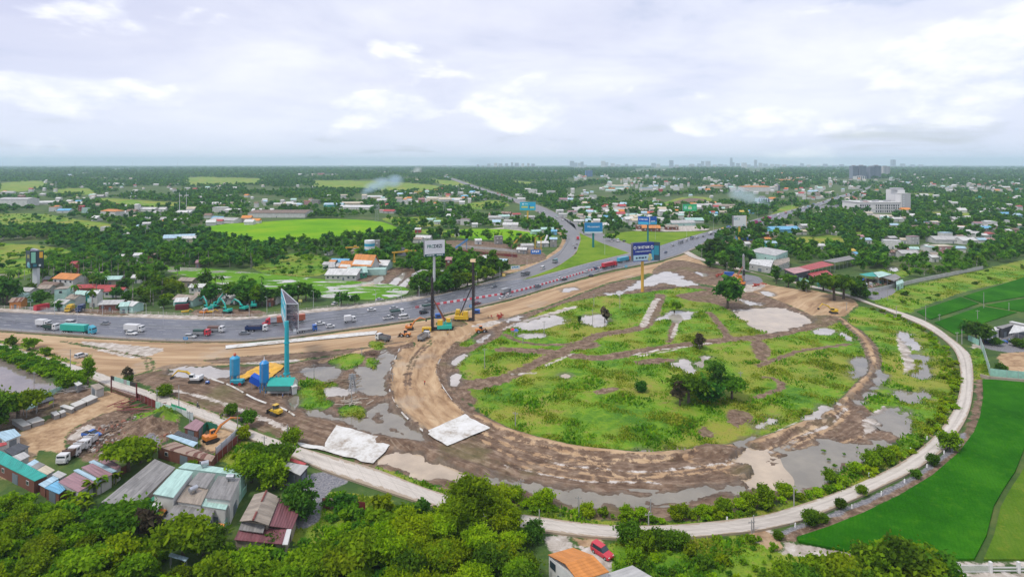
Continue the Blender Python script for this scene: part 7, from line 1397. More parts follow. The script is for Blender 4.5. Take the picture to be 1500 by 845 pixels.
for lb,pts,n,l_,c in[('heap of grey poles behind the pens',(100,572),22,7,(.35,.32,.3)),('pile of rusty pipes inside the dirt yard',(196,600),12,7,(.2,.07,.06)),('short rusty pipes by the dark red gate',(176,594),8,4,(.25,.06,.06)),('brown posts strewn on the wet site',(545,520),16,5,(.16,.1,.07)),('pale planks strewn by the ponds',(520,590),18,4,(.45,.4,.33)),('dry branches by the sand ramp',(507,560),14,5,(.25,.19,.13))]:
 g=G(*pts);o=thing('pole_heap',lb,'poles',tuple(g));m=mat('pole_'+str(c),c,.85,.3)
 for i in range(n):
  a=R.gauss(.5,.5);x,y=R.gauss(0,2.2),R.gauss(0,1.4);ln=l_*R.uniform(.5,1)/2;z=.15+R.random()*.8
  MB().cyl((x-math.cos(a)*ln,y-math.sin(a)*ln,z),(x+math.cos(a)*ln,y+math.sin(a)*ln,z+R.uniform(-.1,.2)),.13,n=6).build('pole',m,o)
  # ---------------------------------------------------------------- people and motorbikes
SKIN=mat('skin',(.30,.17,.11),.6,.05)
def person(px,py,rz,top,legs,label,sit=False,z=0.0,at=None):
 """one continuous figure grown from joints"""
 key=('person',sit)
 if key not in MEM:
  me=bpy.data.meshes.new('person');bm=bmesh.new();sk=bm.verts.layers.skin.verify();V_={}
  def v(n,p,r):V_[n]=bm.verts.new(p);V_[n][sk].radius=(r,r)
  hz=.95 if not sit else.85;kx,kz,fx,fz=(.05,.5,0,.06)if not sit else(.42,.72,.38,.28)
  v('pel',(0,0,hz),.15);v('chest',(.03,0,hz+.38),.165);v('neck',(.03,0,hz+.55),.06);v('head',(.06,0,hz+.68),.10);v('crown',(.05,0,hz+.76),.08)
  for s in(-1,1):
   v(f'hip{s}',(0,s*.1,hz-.06),.1);v(f'knee{s}',(kx+.1*s*(not sit),s*.12,kz),.07);v(f'ank{s}',(fx+.14*s*(not sit),s*.12,fz+.04),.05);v(f'toe{s}',(fx+.14*s*(not sit)+.18,s*.13,fz),.04)
   v(f'sh{s}',(.03,s*.2,hz+.46),.075);v(f'el{s}',(.08 if not sit else.2,s*.27,hz+.2),.05);v(f'wr{s}',(.2 if not sit else.45,s*.25,hz+.0 if not sit else hz+.2),.04);v(f'ha{s}',(.26 if not sit else.53,s*.24,hz-.06 if not sit else hz+.18),.035)
  E=[('pel','chest'),('chest','neck'),('neck','head'),('head','crown')]
  for s in(-1,1):E+=[('pel',f'hip{s}'),(f'hip{s}',f'knee{s}'),(f'knee{s}',f'ank{s}'),(f'ank{s}',f'toe{s}'),('chest',f'sh{s}'),(f'sh{s}',f'el{s}'),(f'el{s}',f'wr{s}'),(f'wr{s}',f'ha{s}')]
  for a,b in E:bm.edges.new((V_[a],V_[b]))
  V_['pel'][sk].use_root=True;bm.to_mesh(me);bm.free()
  o=bpy.data.objects.new('person',me);COL.objects.link(o);o.modifiers.new('skin','SKIN');sb=o.modifiers.new('sub','SUBSURF');sb.levels=sb.render_levels=1
  bpy.context.view_layer.update();dg=bpy.context.evaluated_depsgraph_get();MEM[key]=bpy.data.meshes.new_from_object(o.evaluated_get(dg));bpy.data.objects.remove(o)
 me=MEM[key].copy();me.name='person';hz=.95 if not sit else.85
 for c in(SKIN,mat('shirt_'+str(top),top,.8,.05),mat('trousers_'+str(legs),legs,.8,.05)):me.materials.append(c)
 for p in me.polygons:
  c=p.center;p.material_index=0 if c.z>hz+.52 or(abs(c.y)>.21 and c.z<hz+.24)else(1 if c.z>hz-.02 else 2);p.use_smooth=True
 g=at or G(px,py);o=link('person',me,None,(g.x,g.y,z),rz);tag(o,label,'person','people about the site')
 hm=MB().lathe([(.105,0),(.12,.03),(.115,.1),(.07,.15),(.02,.165)],n=10).build('helmet',mat('helmet_'+str(top),(.6,.5,.1)if top[0]>.3 else(.5,.5,.5),.4),o,loc=(.055,0,hz+.7));return o
person(622,564,1.2,(.45,.06,.05),(.05,.05,.09),'worker in a red top walking down the sand ramp',z=.05);person(123,526,.6,(.5,.5,.5),(.03,.03,.04),'person in pale top standing by the parked white car');person(715,466,.3,(.6,.3,.05),(.04,.05,.12),'worker in orange top beside the taller pile rig');person(656,491,2.2,(.6,.35,.05),(.04,.05,.1),'worker in orange top in front of the teal pile rig');person(1075,417,1,(.5,.1,.05),(.05,.05,.08),'worker in red top near the third pile rig');person(414,584,.4,(.1,.2,.5),(.05,.05,.06),'worker in blue top below the teal tent')
def motorbike(px,py,rz,col,label,rider=None):
 g=G(px,py);o=thing('motorbike',label,'motorbike',(g.x,g.y,.23),rz,'motorbikes');
 for x in(-.6,.62):link('wheel',wheel_mesh(.3,.1),o,(x,0,.3))
 MB().tube([(.55,0,.3),(.42,0,.95)],.04,6).tube([(-.6,0,.3),(-.1,0,.45),(.4,0,.7)],.09,6).build('frame',UNDER,o);MB().bbox((.1,0,.62),(.5,.26,.22),.06).bbox((.5,0,.62),(.12,.3,.5),.04).build('fairing',PT(col),o);MB().bbox((-.3,0,.78),(.75,.26,.12),.05).build('seat',UNDER,o);MB().cyl((.42,-.32,1.0),(.42,.32,1.0),.025,n=6).build('handlebar',UNDER,o)
 if rider:person(0,0,rz,rider,(.04,.04,.06),'rider on '+label,True,.2,Vector((g.x-math.cos(rz)*.28,g.y-math.sin(rz)*.28,0)))
motorbike(290,598,pxang((290,598),(330,614)),'black','the black motorbike going down the ring road by the yards',(.08,.1,.14));motorbike(328,610.5,.4,'white','the white motorbike parked at the roadside bush',None);motorbike(1452,504,.4,'red','the red motorbike parked in the walled yard',None)
# ================================================================ BILLBOARDS, LAMPS, POLES, PYLONS, FENCES, BARRIERS
def text_mesh(body,size,m,sx=1.0,bold=0.0):
 cu=bpy.data.curves.new('txt','FONT');cu.body=body;cu.size=size;cu.align_x='CENTER';cu.align_y='CENTER';cu.extrude=.02;cu.offset=bold
 o=bpy.data.objects.new('txt',cu);COL.objects.link(o);bpy.context.view_layer.update();dg=bpy.context.evaluated_depsgraph_get();me=bpy.data.meshes.new_from_object(o.evaluated_get(dg));bpy.data.objects.remove(o);bpy.data.curves.remove(cu)
 me.transform(Matrix.Diagonal((sx,1,1,1)));me.transform(Matrix.Rotation(math.pi/2,4,'X'));me.materials.clear();me.materials.append(m);return me
def flatm(name,c):return mat(name,c,.45,.04,.2)
def board_faces(o,w,h,zc,col,ang,off=(0,0),thick=.5,name='panel'):
 """one printed face, its normal turned to ang"""
 return MB().box((0,0,0),(w,thick,h)).build(name,flatm(f'print_{col}',col),o,loc=(off[0],off[1],zc),rz=ang)
def billboard(label,px,py_base,py_bot,py_top,wpx,polec,ang,face,pole_r=.6,rz2=None,back=True,name='billboard'):
 """pole on its ground point; panel between py_bot and py_top"""
 k=ppm(py_base);g=G(px,py_base);z0,z1=(py_base-py_bot)/k,(py_base-py_top)/k;w,h=wpx/k/math.cos(ang),z1-z0
 o=thing(name,label,'billboard',tuple(g),0,'roadside billboards');MB().cyl((0,0,-.5),(0,0,z0+h*.5),pole_r,pole_r*.9,14).build('pole',flatm('pole_'+str(polec),polec),o)
 c,s=math.cos(ang),math.sin(ang);d=Vector((s,-c,0))
 p=MB().box((0,0,0),(w,.4,h)).build('panel',flatm('print_'+str(face),face),o,loc=(d.x*1.2,d.y*1.2,(z0+z1)/2),rz=ang)
 if back:
  b=MB().box((0,0,0),(w,.3,h)).build('back_panel',flatm('back_grey',(.3,.3,.32)),o,loc=(-d.x*1.2,-d.y*1.2,(z0+z1)/2),rz=ang)
  fr=MB()
  for x in(-.4,0,.4):
   for z in(-.35,.35):fr.box((x*w,0,z*h),(.18,2.2,.18))
  fr.build('frame',STEEL,o,loc=(0,0,(z0+z1)/2),rz=ang)
 return o,p,w,h
def put(p,me,x,z,name='lettering'):return link(name,me,p,(x,-.23,z))
def rect(p,x,z,w,h,col,name='print',dy=0.0):return MB().box((0,0,0),(w,.04,h)).build(name,flatm('ink_'+str(col),col),p,loc=(x,-.21-dy,z))
def dashes(p,x0,x1,z,h,col,n,dy=.05):
 for i in range(n):rect(p,x0+(x1-x0)*(i+.5)/n,z+h*.1*(i%2),(x1-x0)/n*(.55+.3*((i*7)%3)/2),h,col,'small_mark',dy)
def disc(p,x,z,r,col,name='emblem'):return MB().cyl((0,0,0),(0,-.05,0),r,n=18).build(name,flatm('ink_'+str(col),col),p,loc=(x,-.215,z))
WHT=flatm('letter_white',(.75,.75,.75));
# 1 white lettered board behind the rigs
o,p,w,h=billboard('white billboard with big green and black lettering behind the pile rigs',636,428,375,352,27.5,(.52,.53,.53),.42,(.66,.67,.70),.8)
G1=flatm('letter_green',(.02,.16,.12));K1=flatm('letter_dark',(.02,.05,.06))
put(p,text_mesh('PRO',h*.30,G1,.86,.04),-w*.20,h*.13);put(p,text_mesh('DEZI',h*.30,K1,.86,.08),w*.16,h*.13);rect(p,0,-h*.42,w,h*.16,(.01,.09,.09),'footer_strip');rect(p,0,-h*.10,w*.62,h*.015,(.35,.36,.38),'small_line')
dashes(p,-w*.42,-w*.02,-h*.42,h*.06,(.7,.72,.72),5);dashes(p,w*.08,w*.42,-h*.42,h*.06,(.7,.72,.72),4)
# 2 navy board on its yellow post
o,p,w,h=billboard('navy and pale blue billboard with white lettering on a tall yellow post',941,427,382,355,33,(.62,.36,.06),.40,(.012,.03,.25),.9,back=True)
rect(p,-w*.06,-h*.31,w*.88,h*.30,(.42,.58,.72),'footer_strip');rect(p,w*.44,-h*.2,w*.12,h*.56,(.04,.32,.52),'side_strip');put(p,text_mesh('TIM VIET NAM',h*.2,WHT,.60,.05),-w*.02,h*.24);dashes(p,-w*.42,w*.34,h*.03,h*.05,(.55,.6,.7),11)
dashes(p,-w*.42,w*.16,-h*.31,h*.09,(.02,.05,.12),4)
for x in(-w*.43,w*.40):disc(p,x,h*.24,h*.09,(.7,.72,.75));disc(p,x,h*.24,h*.05,(.012,.03,.25)).location.y=-.27
for x,z,c in((w*.30,-h*.2,(.62,.55,.25)),(w*.34,-h*.36,(.6,.6,.4)),(w*.27,-h*.4,(.55,.5,.2))):disc(p,x,z,h*.10,c,'picture_patch').location.y=-.28
# the second face of the navy board: a dark print seen at a slant
k=ppm(427);q=MB().box((0,0,0),(w*.55,.4,h)).build('panel',flatm('print_dark_teal',(.03,.06,.09)),o,loc=(G(958,427).x-o.location.x,2.0,(427-368.5)/k),rz=-.25);q['label']='dark slanted second face';rect(q,w*.06,h*.05,w*.34,h*.5,(.02,.22,.32),'print');rect(q,-w*.16,-h*.2,w*.2,h*.5,(.18,.09,.07),'print')
# 3 teal board up the branch road
o,p,w,h=billboard('teal billboard with two yellow blocks on a yellow post',773,327,308,296,23,(.62,.40,.05),0.0,(.02,.40,.55),1.1)
rect(p,-w*.2,-h*.1,w*.40,h*.22,(.5,.55,.15),'print');rect(p,w*.27,-h*.16,w*.28,h*.20,(.6,.62,.2),'print');disc(p,-w*.3,h*.26,h*.1,(.7,.8,.85));rect(p,-w*.1,h*.26,w*.2,h*.08,(.5,.72,.8),'print');rect(p,w*.12,-h*.1,w*.05,h*.4,(.02,.10,.25),'print');rect(p,w*.3,h*.2,w*.38,h*.34,(.02,.34,.62),'print')
# 4 blue board on the junction grass
o,p,w,h=billboard('blue billboard with white script and pale lower edge on the junction grass',869,363,341,326,26.5,(.01,.17,.17),.05,(.01,.20,.44),1.0);put(p,text_mesh('N.convert',h*.26,WHT,1.1,.02),0,h*.1);rect(p,0,-h*.44,w,h*.12,(.55,.66,.72),'footer_strip')
# 5 folded blue board
k=ppm(358);o=thing('billboard','folded two faced blue billboard on a dark teal post beyond the junction','billboard',tuple(G(949,358)),0,'roadside billboards');MB().cyl((0,0,-.5),(0,0,(358-322)/k),.8,n=12).build('pole',flatm('pole_teal',(.01,.17,.19)),o)
for s,x,a in((1,-7/k,-.45),(2,6.2/k,.45)):
 w,h=14/k/math.cos(a),11.5/k;p=MB().box((0,0,0),(w,.4,h)).build('panel',flatm('print_blue_a',(.01,.10,.42)),o,loc=(x,-1.5,(358-323)/k),rz=-a if False else a);rect(p,0,-h*.32,w,h*.34,(.05,.38,.6),'print')
 if s==1:dashes(p,-w*.4,w*.4,h*.16,h*.12,(.7,.72,.75),6)
 else:rect(p,-w*.35,h*.0,w*.10,h*.9,(.7,.74,.76),'print');rect(p,w*.05,-h*.08,w*.5,h*.12,(.65,.7,.72),'print',.03)
 # 6 green board
o,p,w,h=billboard('bright green billboard on a brown post among the houses',1010,325,309,299,21,(.16,.09,.07),.12,(.03,.42,.16),.9);disc(p,-w*.32,0,h*.24,(.3,.65,.55));disc(p,0,0,h*.28,(.30,.62,.10));disc(p,w*.33,0,h*.22,(.1,.55,.3));rect(p,0,-h*.1,w*.28,h*.3,(.6,.7,.5),'print',.04)
# 7 white board by the jam
o,p,w,h=billboard('white billboard with two teal letters on a yellow post by the jam',1083,355,331,316,21,(.62,.42,.04),.28,(.70,.71,.70),1.1);put(p,text_mesh('GC',h*.3,flatm('letter_teal',(.03,.22,.28)),1.1,.03),-w*.33,h*.22);put(p,text_mesh('3',h*.3,flatm('letter_lime',(.12,.4,.15)),1.0,.02),-w*.09,h*.18);disc(p,w*.28,-h*.4,h*.06,(.1,.4,.4));rect(p,w*.49,0,w*.03,h,(.55,.36,.06),'print')
# 8 dark board by the palms
k=ppm(424);o=thing('billboard','dark many coloured billboard on a pale square post by the palms','billboard',tuple(G(53,424)),0,'roadside billboards');MB().box((0,0,(424-392)/k/2),(7/k,5/k,(424-390)/k)).build('pole',flatm('pole_pale',(.58,.60,.62)),o)
for x,a,wpx,f in((-6.2,-.5,12,0),(7,.35,14,1)):
 w,h=wpx/k/math.cos(a),25/k;p=MB().box((0,0,0),(w,.38,h)).build('panel',flatm('print_black_green',(.015,.035,.04)),o,loc=(x/k,-2.5,(424-379)/k),rz=a)
 if f:rect(p,w*.30,h*.26,w*.28,h*.34,(.62,.34,.02),'print');rect(p,-w*.32,h*.12,w*.36,h*.62,(.20,.48,.34),'print');disc(p,w*.2,-h*.34,h*.06,(.6,.65,.65));rect(p,-w*.2,-h*.34,w*.3,h*.16,(.02,.14,.18),'print')
 else:rect(p,w*.05,h*.18,w*.5,h*.2,(.25,.24,.05),'print');disc(p,w*.1,-h*.3,h*.16,(.2,.42,.45));disc(p,w*.3,-h*.38,h*.1,(.05,.3,.38))
MB().box((-4/k,1,(424-367)/k),(9/k,2,3.4/k),ry=.25).build('top_sheet',flatm('top_grey',(.35,.35,.4)),o)
# 9 the edge-on billboard with its lattice back
k=ppm(548);g=G(420,548);o=thing('billboard','tall teal billboard seen edge-on with an open lattice behind','billboard',tuple(g),0,'roadside billboards');TL=flatm('pole_teal_light',(.02,.36,.42));zt=(548-427)/k;zb=(548-487)/k
MB().cyl((0,0,-.5),(0,0,zb+4),.85,.7,16).cyl((0,0,(548-502)/k-.2),(0,0,(548-502)/k+.2),.98,n=16).cyl((0,0,0),(0,0,.5),1.2,n=16).build('pole',TL,o)
zb,zt=14.7,24.7;A_,B_,C_=Vector((-81.0,208,0))-g,Vector((-76.6,208,0))-g,Vector((-92.6,233,0))-g
def slab(p,q,t,m,nm):
 e=q-p;return MB().box((0,0,0),(e.length,t,zt-zb)).build(nm,m,o,loc=(*((p+q)/2)[:2],(zt+zb)/2),rz=math.atan2(e.y,e.x))
p=slab(A_,C_,.25,flatm('print_teal_face',(.02,.42,.55)),'panel');PL=(C_-A_).length
for i in range(4):MB().box((0,0,0),(PL*.16,.04,2.6),ry=.5).build('emblem',flatm('ink_pale',(.62,.70,.72)),p,loc=(-PL*.38+i*PL*.2,.16,-2.2))
for i in range(3):MB().box((0,0,0),(PL*.2,.04,.7)).build('print',flatm('ink_pale',(.62,.70,.72)),p,loc=(-PL*.3+i*PL*.28,.16,2.6))
lt=MB();LT=mat('lattice_steel',(.17,.15,.19),.6,.2);n=13
def U(p,z):return Vector((p.x,p.y,z))
for i in range(n):
 t=i/n;a,b=A_.lerp(C_,t),B_.lerp(C_,t);a2,b2=A_.lerp(C_,t+1/n),B_.lerp(C_,t+1/n)
 for j in range(6):
  z=zb+(zt-zb)*j/5;lt.cyl(U(a,z),U(b,z),.09,n=4);lt.cyl(U(b,z),U(b2,z),.09,n=4)
  if j<5:lt.cyl(U(a,z),U(b,z+2),.07,n=4);lt.cyl(U(b,z),U(b2,z+2),.07,n=4);lt.cyl(U(b2,z),U(b,z+2),.07,n=4)
 lt.cyl(U(a,zb),U(a,zt),.09,n=4);lt.cyl(U(b,zb),U(b,zt),.10,n=4);m_=(a+b)/2;lt.cyl(U(m_,zb),U(m_,zt),.07,n=4);lt.cyl(U(a,zt),U(b2,zt),.07,n=4);lt.cyl(U(b,zt),U(a2,zt),.07,n=4)
lt.build('lattice',LT,o);fr=MB()
for p0,p1 in((A_,B_),(A_,C_),(B_,C_)):
 for z in(zb,zt):fr.cyl(U(p0,z),U(p1,z),.17,n=5)
for q in(A_,B_,C_):fr.cyl(U(q,zb),U(q,zt),.17,n=5)
fr.box((0,6,zb+.4),(1.0,15,.8),math.atan2(12,25)-.0).build('frame',flatm('frame_pale',(.42,.44,.47)),o)
# ---- street lamps and poles
def lamp_mesh(h,arm,two):
 mb=MB().tube([(0,0,-.3),(0,0,h*.6),(0,0,h)],[.10,.075,.05],7)
 for s in((-1,1)if two else(1,)):mb.tube([(0,0,h-.1),(s*arm*.5,0,h+.45),(s*arm,0,h+.5)],[.06,.05,.05],5)
 return mb
LAMPC=flatm('lamp_pole_grey',(.55,.56,.58))
def lamp(px,py,hpx=None,arm=1.8,rz=0.0,two=False,grp='street lamps',pre='slim grey street lamp'):
 h=(hpx/ppm(py))if hpx else 10.0;g=G(px,py);o=thing('street_lamp',auto_label(pre,px,py,('tall','curved','thin','plain')),'street lamp',(g.x,g.y,0),rz,grp)
 link('post',pmesh(('lamp',round(h,1),arm,two),lambda:lamp_mesh(h,arm,two),LAMPC),o)
 for s in((-1,1)if two else(1,)):link('lamp_head',pmesh('lamp_head',lambda:MB().bbox((0,0,0),(.7,.22,.12),.04),LAMPC),o,(s*(arm+.3),0,h+.48))
for px,py,hp in[(45,453,22),(113,473,27),(239,477,27),(214,461,16),(365,466,20),(312,464,17),(391,459,24),(459,452,26),(498,450,26),(550,447,22),(588,446,24),(674,424,20),(732,408,16),(772,395,16),(698,418,18),(614,439,20),(150,462,20),(80,462,20),(298,470,20),(1255,430,20)]:lamp(px,py,hp,1.8,-math.pi/2)
for px,py,hp in[(886,374,38),(960,352,34),(1000,338,26),(1110,322,20),(1160,306,14),(830,330,22),(790,316,18),(1006,352,28),(1045,340,22),(1130,329,18)]:lamp(px,py,hp,1.6,0,True,'junction lamp posts','tall two armed lamp post')
POLEC=mat('concrete_pole',(.34,.33,.32),.85,.2)
def pole(px,py,hpx,lab=None,nm='utility_pole',cross=True):
 h=hpx/ppm(py);g=G(px,py);o=thing(nm,lab or auto_label('concrete utility pole',px,py,('thin','leaning','tall','short')),'pole',(g.x,g.y,0),R.uniform(-.4,.4),'utility poles');link('post',pmesh(('pole',round(h,1)),lambda:MB().cyl((0,0,-.3),(0,0,h),.15,.10,7),POLEC),o)
 if cross:link('cross_arm',pmesh('cross_arm',lambda:MB().box((0,0,0),(1.6,.1,.12)),POLEC),o,(0,0,h-.5));
 for x in((-.6,.6)if cross else()):link('insulator',pmesh('insul',lambda:MB().cyl((0,0,0),(0,0,.25),.06,n=6),flatm('porcelain',(.4,.35,.3))),o,(x,0,h-.4))
for px,py,hp in[(460,553,20),(515,592,34),(710,540,30),(797,492,22),(868,477,24),(766,504,14),(1085,570,26),(755,625,22),(908,452,18),(870,450,20),(763,721,20),(847,744,18),(950,770,20),(1101,779,18),(387,668,30),(278,622,20),(310,645,14),(230,590,20),(195,558,14),(50,560,16),(1376,470,10),(1402,500,14),(1432,468,14),(1150,420,16),(1181,428,14),(1028,380,16),(1065,398,14),(1278,432,18),(1300,440,16),(530,520,10),(575,560,14),(1240,455,12),(36,410,14),(142,392,16),(213,350,14),(185,360,12),(280,470-30,14),(720,392,14),(750,384,14),(680,400,12),(1340,398,10),(1392,386,10),(1440,375,10)]:pole(px,py,hp)
for px,py,hp in[(103,543,32),(262,600,36),(348,634,24),(421,652,30),(790,776,30),(848,784-28,26),(953,756,26),(1104,778,24),(1163,740,26),(1313,468,20),(1356,470,22),(1409,504,22),(1246,434,16),(1441,452,24),(1478,455,12)]:pole(px,py,hp,auto_label('slim pale roadside pole',px,py,('tall','thin','plain')),'roadside_pole',False)
def lattice_pylon(px,py,hpx,label,w0=4.5,grp='lattice pylons'):
 h=hpx/ppm(py);g=G(px,py);o=thing('lattice_pylon',label,'pylon',tuple(g),R.uniform(0,.5),grp);mb=MB();n=7;C=lambda i,sx,sy:Vector((sx*(w0/2*(1-.88*i/n)),sy*(w0/2*(1-.88*i/n)),h*i/n))
 for i in range(n):
  for sx,sy in((1,1),(1,-1),(-1,-1),(-1,1)):
   mb.cyl(C(i,sx,sy),C(i+1,sx,sy),.14,n=4);tx,ty=sy,-sx;mb.cyl(C(i,sx,sy),C(i+1,tx,ty),.09,n=4)
 mb.build('tower',mat('pylon_steel',(.33,.35,.37),.6,.1,1,.3),o);am=MB()
 for z in(.70,.82,.93):am.box((0,0,h*z),(w0*1.5*(1.2-z*.5),.35,.35))
 am.build('cross_arm',mat('pylon_steel',(.33,.35,.37),.6,.1,1,.3),o)
for px,py,hp,lb in[(552,325,26,'lattice pylon beside the bright rice field'),(672,293,20,'lattice pylon left of the road out of the junction'),(651,318,24,'slim lattice pylon near the small canal road'),(82,281,16,'lattice pylon in the far left plots'),(110,250,14,'tall lattice mast on the far left horizon'),(194,250,13,'second mast on the left horizon'),(260,251,16,'third mast on the left horizon'),(4,250,12,'mast at the left edge of the horizon'),(317,249,9,'low mast on the horizon right of the third'),(1227,296,12,'lattice pylon at the jammed road'),(920,329,22,'thin lattice mast behind the junction'),(516,571,24,'pale lattice mast standing in the wet site')]:lattice_pylon(px,py,hp,lb,2.0 if py>500 else 5)
for px,py,hp,lb in[(263,314,32,'tall white floodlight mast left of the orange tree'),(273,312,30,'second floodlight mast near the low white sheds'),(213,333,16,'short grey mast near the pale sheds')]:
 h=hp/ppm(py);o=thing('floodlight_mast',lb,'mast',tuple(G(px,py)));MB().cyl((0,0,0),(0,0,h),.5,.25,8).build('post',LAMPC,o);MB().box((1.2,0,h*.86),(4,.8,1.6)).build('lamp_head',LAMPC,o)
 # ---- blue road signs, small signs
for px,py,hp,lb,c in[(272,503,10,'small blue road sign at the near verge by the silver car',(.02,.22,.5)),(690,456,10,'blue road sign behind the taller pile rig',(.02,.22,.5)),(917,396,8,'blue road sign before the navy billboard',(.02,.3,.45)),(738,410,10,'small yellow sign on a thin post by the service road',(.6,.4,.03)),(440,447,9,'little yellow sign behind the edge-on billboard',(.55,.5,.1)),(131,452,16,'tall mint sign board at the roadside garage',(.4,.6,.55))]:
 k=ppm(py);h=hp/k;o=thing('road_sign',lb,'sign',tuple(G(px,py)));MB().cyl((0,0,-.2),(0,0,h),.08,n=6).build('post',STEEL,o);MB().box((0,-.1,h*.75),(1.9,.08,h*.42)).build('sign_plate',flatm('sign_'+str(c),c),o);MB().box((0,-.15,h*.75),(1.3,.04,h*.06)).build('marking',WHT,o)
for px,py,c,lb in[(751,492,'red','red roofed shrine on thin legs in the meadow'),(756,493,'blue','blue roofed shrine on thin legs in the meadow')]:
 o=thing('spirit_house',lb,'shrine',tuple(G(px,py)));
 for x,y in((-.6,-.6),(.6,-.6),(.6,.6),(-.6,.6)):MB().cyl((x,y,-.3),(x,y,2.0),.07,n=6).build('leg',POLEC,o)
 MB().box((0,0,2.35),(1.4,1.4,.8)).build('wall',WMt('white'),o);MB().box((0,0,3.1),(2.0,2.0,.8),taper=.2).build('roof',PT(c),o)
 # ---- barriers and guard rails
RB,WB=mat('barrier_red',(.62,.07,.09),.5,.08),mat('barrier_white',(.66,.62,.62),.5,.08)
bp=[(611,451.5),(650,445.5),(700,437.8),(750,429.3),(800,416.3),(862,398),(900,388)];bq=[Vector(q)for q in GP(smoothpts(bp,12))];bq2=[bq[0]]
bl_me=[pmesh(('barrier',c),lambda:MB().extr([(-.35,0),(.35,0),(.28,.4),(.16,.95),(-.16,.95),(-.28,.4)],-.9,.9),m)for c,m in(('red',RB),('white',WB))]
acc=0;n=0;total=sum((bq[i+1]-bq[i]).length for i in range(len(bq)-1));step_=2.02
cum=[0];
for i in range(len(bq)-1):cum.append(cum[-1]+(bq[i+1]-bq[i]).length)
nb=int(total/step_)
for i in range(nb):
 s=i*step_
 if i>=280:break
 k=max(0,next(j for j in range(len(cum)-1)if cum[j+1]>=s));p=bq[k].lerp(bq[k+1],(s-cum[k])/(cum[k+1]-cum[k]));e=bq[k+1]-bq[k]
 o=link('traffic_barrier',bl_me[i%2],None,(p.x,p.y,.31),math.atan2(e.y,e.x)-math.pi/2);tag(o,('red' if i%2==0 else 'white')+' plastic barrier in the row dividing the expressway lanes','barrier','red barriers dividing the expressway' if i%2==0 else 'white barriers dividing the expressway')
def rail(label,A_,t_,i0,i1,z=.3,name='guard_rail',off=0.0,h=.75,sp=8.0,m=None,post_h=.8,cat='guard rail'):
 pts=[A_[i]for i in range(int(i0*(len(A_)-1)),int(i1*(len(A_)-1))+1)];p0=pts[0];o=thing(name,label,cat,(p0[0],p0[1],z));mb=MB();m=m or STEEL
 for i in range(len(pts)-1):
  a,b=Vector((*(pts[i]-p0),h)),Vector((*(pts[i+1]-p0),h));e=b-a;mb.box(tuple((a+b)/2),(e.length,.08,.32 if name=='guard_rail' else.12),math.atan2(e.y,e.x))
  if name!='guard_rail':mb.box(tuple((a+b)/2-Vector((0,0,h*.5))),(e.length,.06,.1),math.atan2(e.y,e.x))
 mb.build('rail',m,o);d=np.r_[0,np.cumsum(np.hypot(*np.diff(np.array(pts),axis=0).T))];nn=min(95,int(d[-1]/sp));P_=np.array(pts)-p0
 me=pmesh(('rpost',post_h),lambda:MB().box((0,0,post_h/2-.2),(.16,.16,post_h+.4)),m)
 for i in range(nn):s=(i+.5)*d[-1]/nn;link('post',me,o,(float(np.interp(s,d,P_[:,0])),float(np.interp(s,d,P_[:,1])),0))
inn=lambda A_,B_,t_:A_*(1-t_)+B_*t_
GRY=mat('rail_grey',(.34,.35,.36),.5,.15)
rail('grey guard rail along the near edge of the expressway, western stretch',inn(HWA,HWB,.99),0,.02,.42,sp=6,m=GRY);rail('grey guard rail along the near edge of the expressway, eastern stretch',inn(HWA,HWB,.985),0,.42,.62,sp=6,m=GRY);rail('grey guard rail between the two carriageways',inn(HWA,HWB,.47),0,.02,.30,sp=6,m=GRY)
FW=mat('fence_post_pale',(.52,.48,.44),.8,.2);f1=np.array(GP(smoothpts([(-120,444.5),(0,451.5),(100,456),(200,460.2),(300,463.6),(345,464)],10)));f2=np.array(GP(smoothpts([(345,464),(380,462.4),(464,452.4),(532,445.4),(588,438.4),(649,426)],10)))
rail('pale post fence beyond the expressway by the roadside houses',f1,0,0,1,0,'post_fence',h=1.3,sp=4.2,m=FW,post_h=1.7,cat='fence');rail('pale post fence beyond the expressway by the flooded field',f2,0,0,1,0,'post_fence',h=1.0,sp=5,m=FW,post_h=1.3,cat='fence')
rail('low grey kerb rail round the outside of the slip road',np.array(GP(smoothpts([(811,327),(831,346),(832,354),(818,374),(792,387),(750,404)],10))),0,0,1,.1,h=.6,sp=6,m=GRY)
# white marker stones along the outer verge of the ring road
mk_=pmesh('marker',lambda:MB().box((0,0,.35),(.28,.28,.9),taper=.7),WHT)
for px,py in[(1165,771),(1248,744),(1291,724),(1325,706),(1358,684),(1383,664),(1402,643),(1189,729),(1273,697),(1334,660),(1358,643),(1235,713),(1057,757),(1065,762),(952,754)]:
 o=link('marker_stone',mk_,None,tuple(G(px,py)),R.uniform(0,1));tag(o,auto_label('little white marker stone',px,py,('single','leaning','low')),'marker stone','marker stones by the ring road')
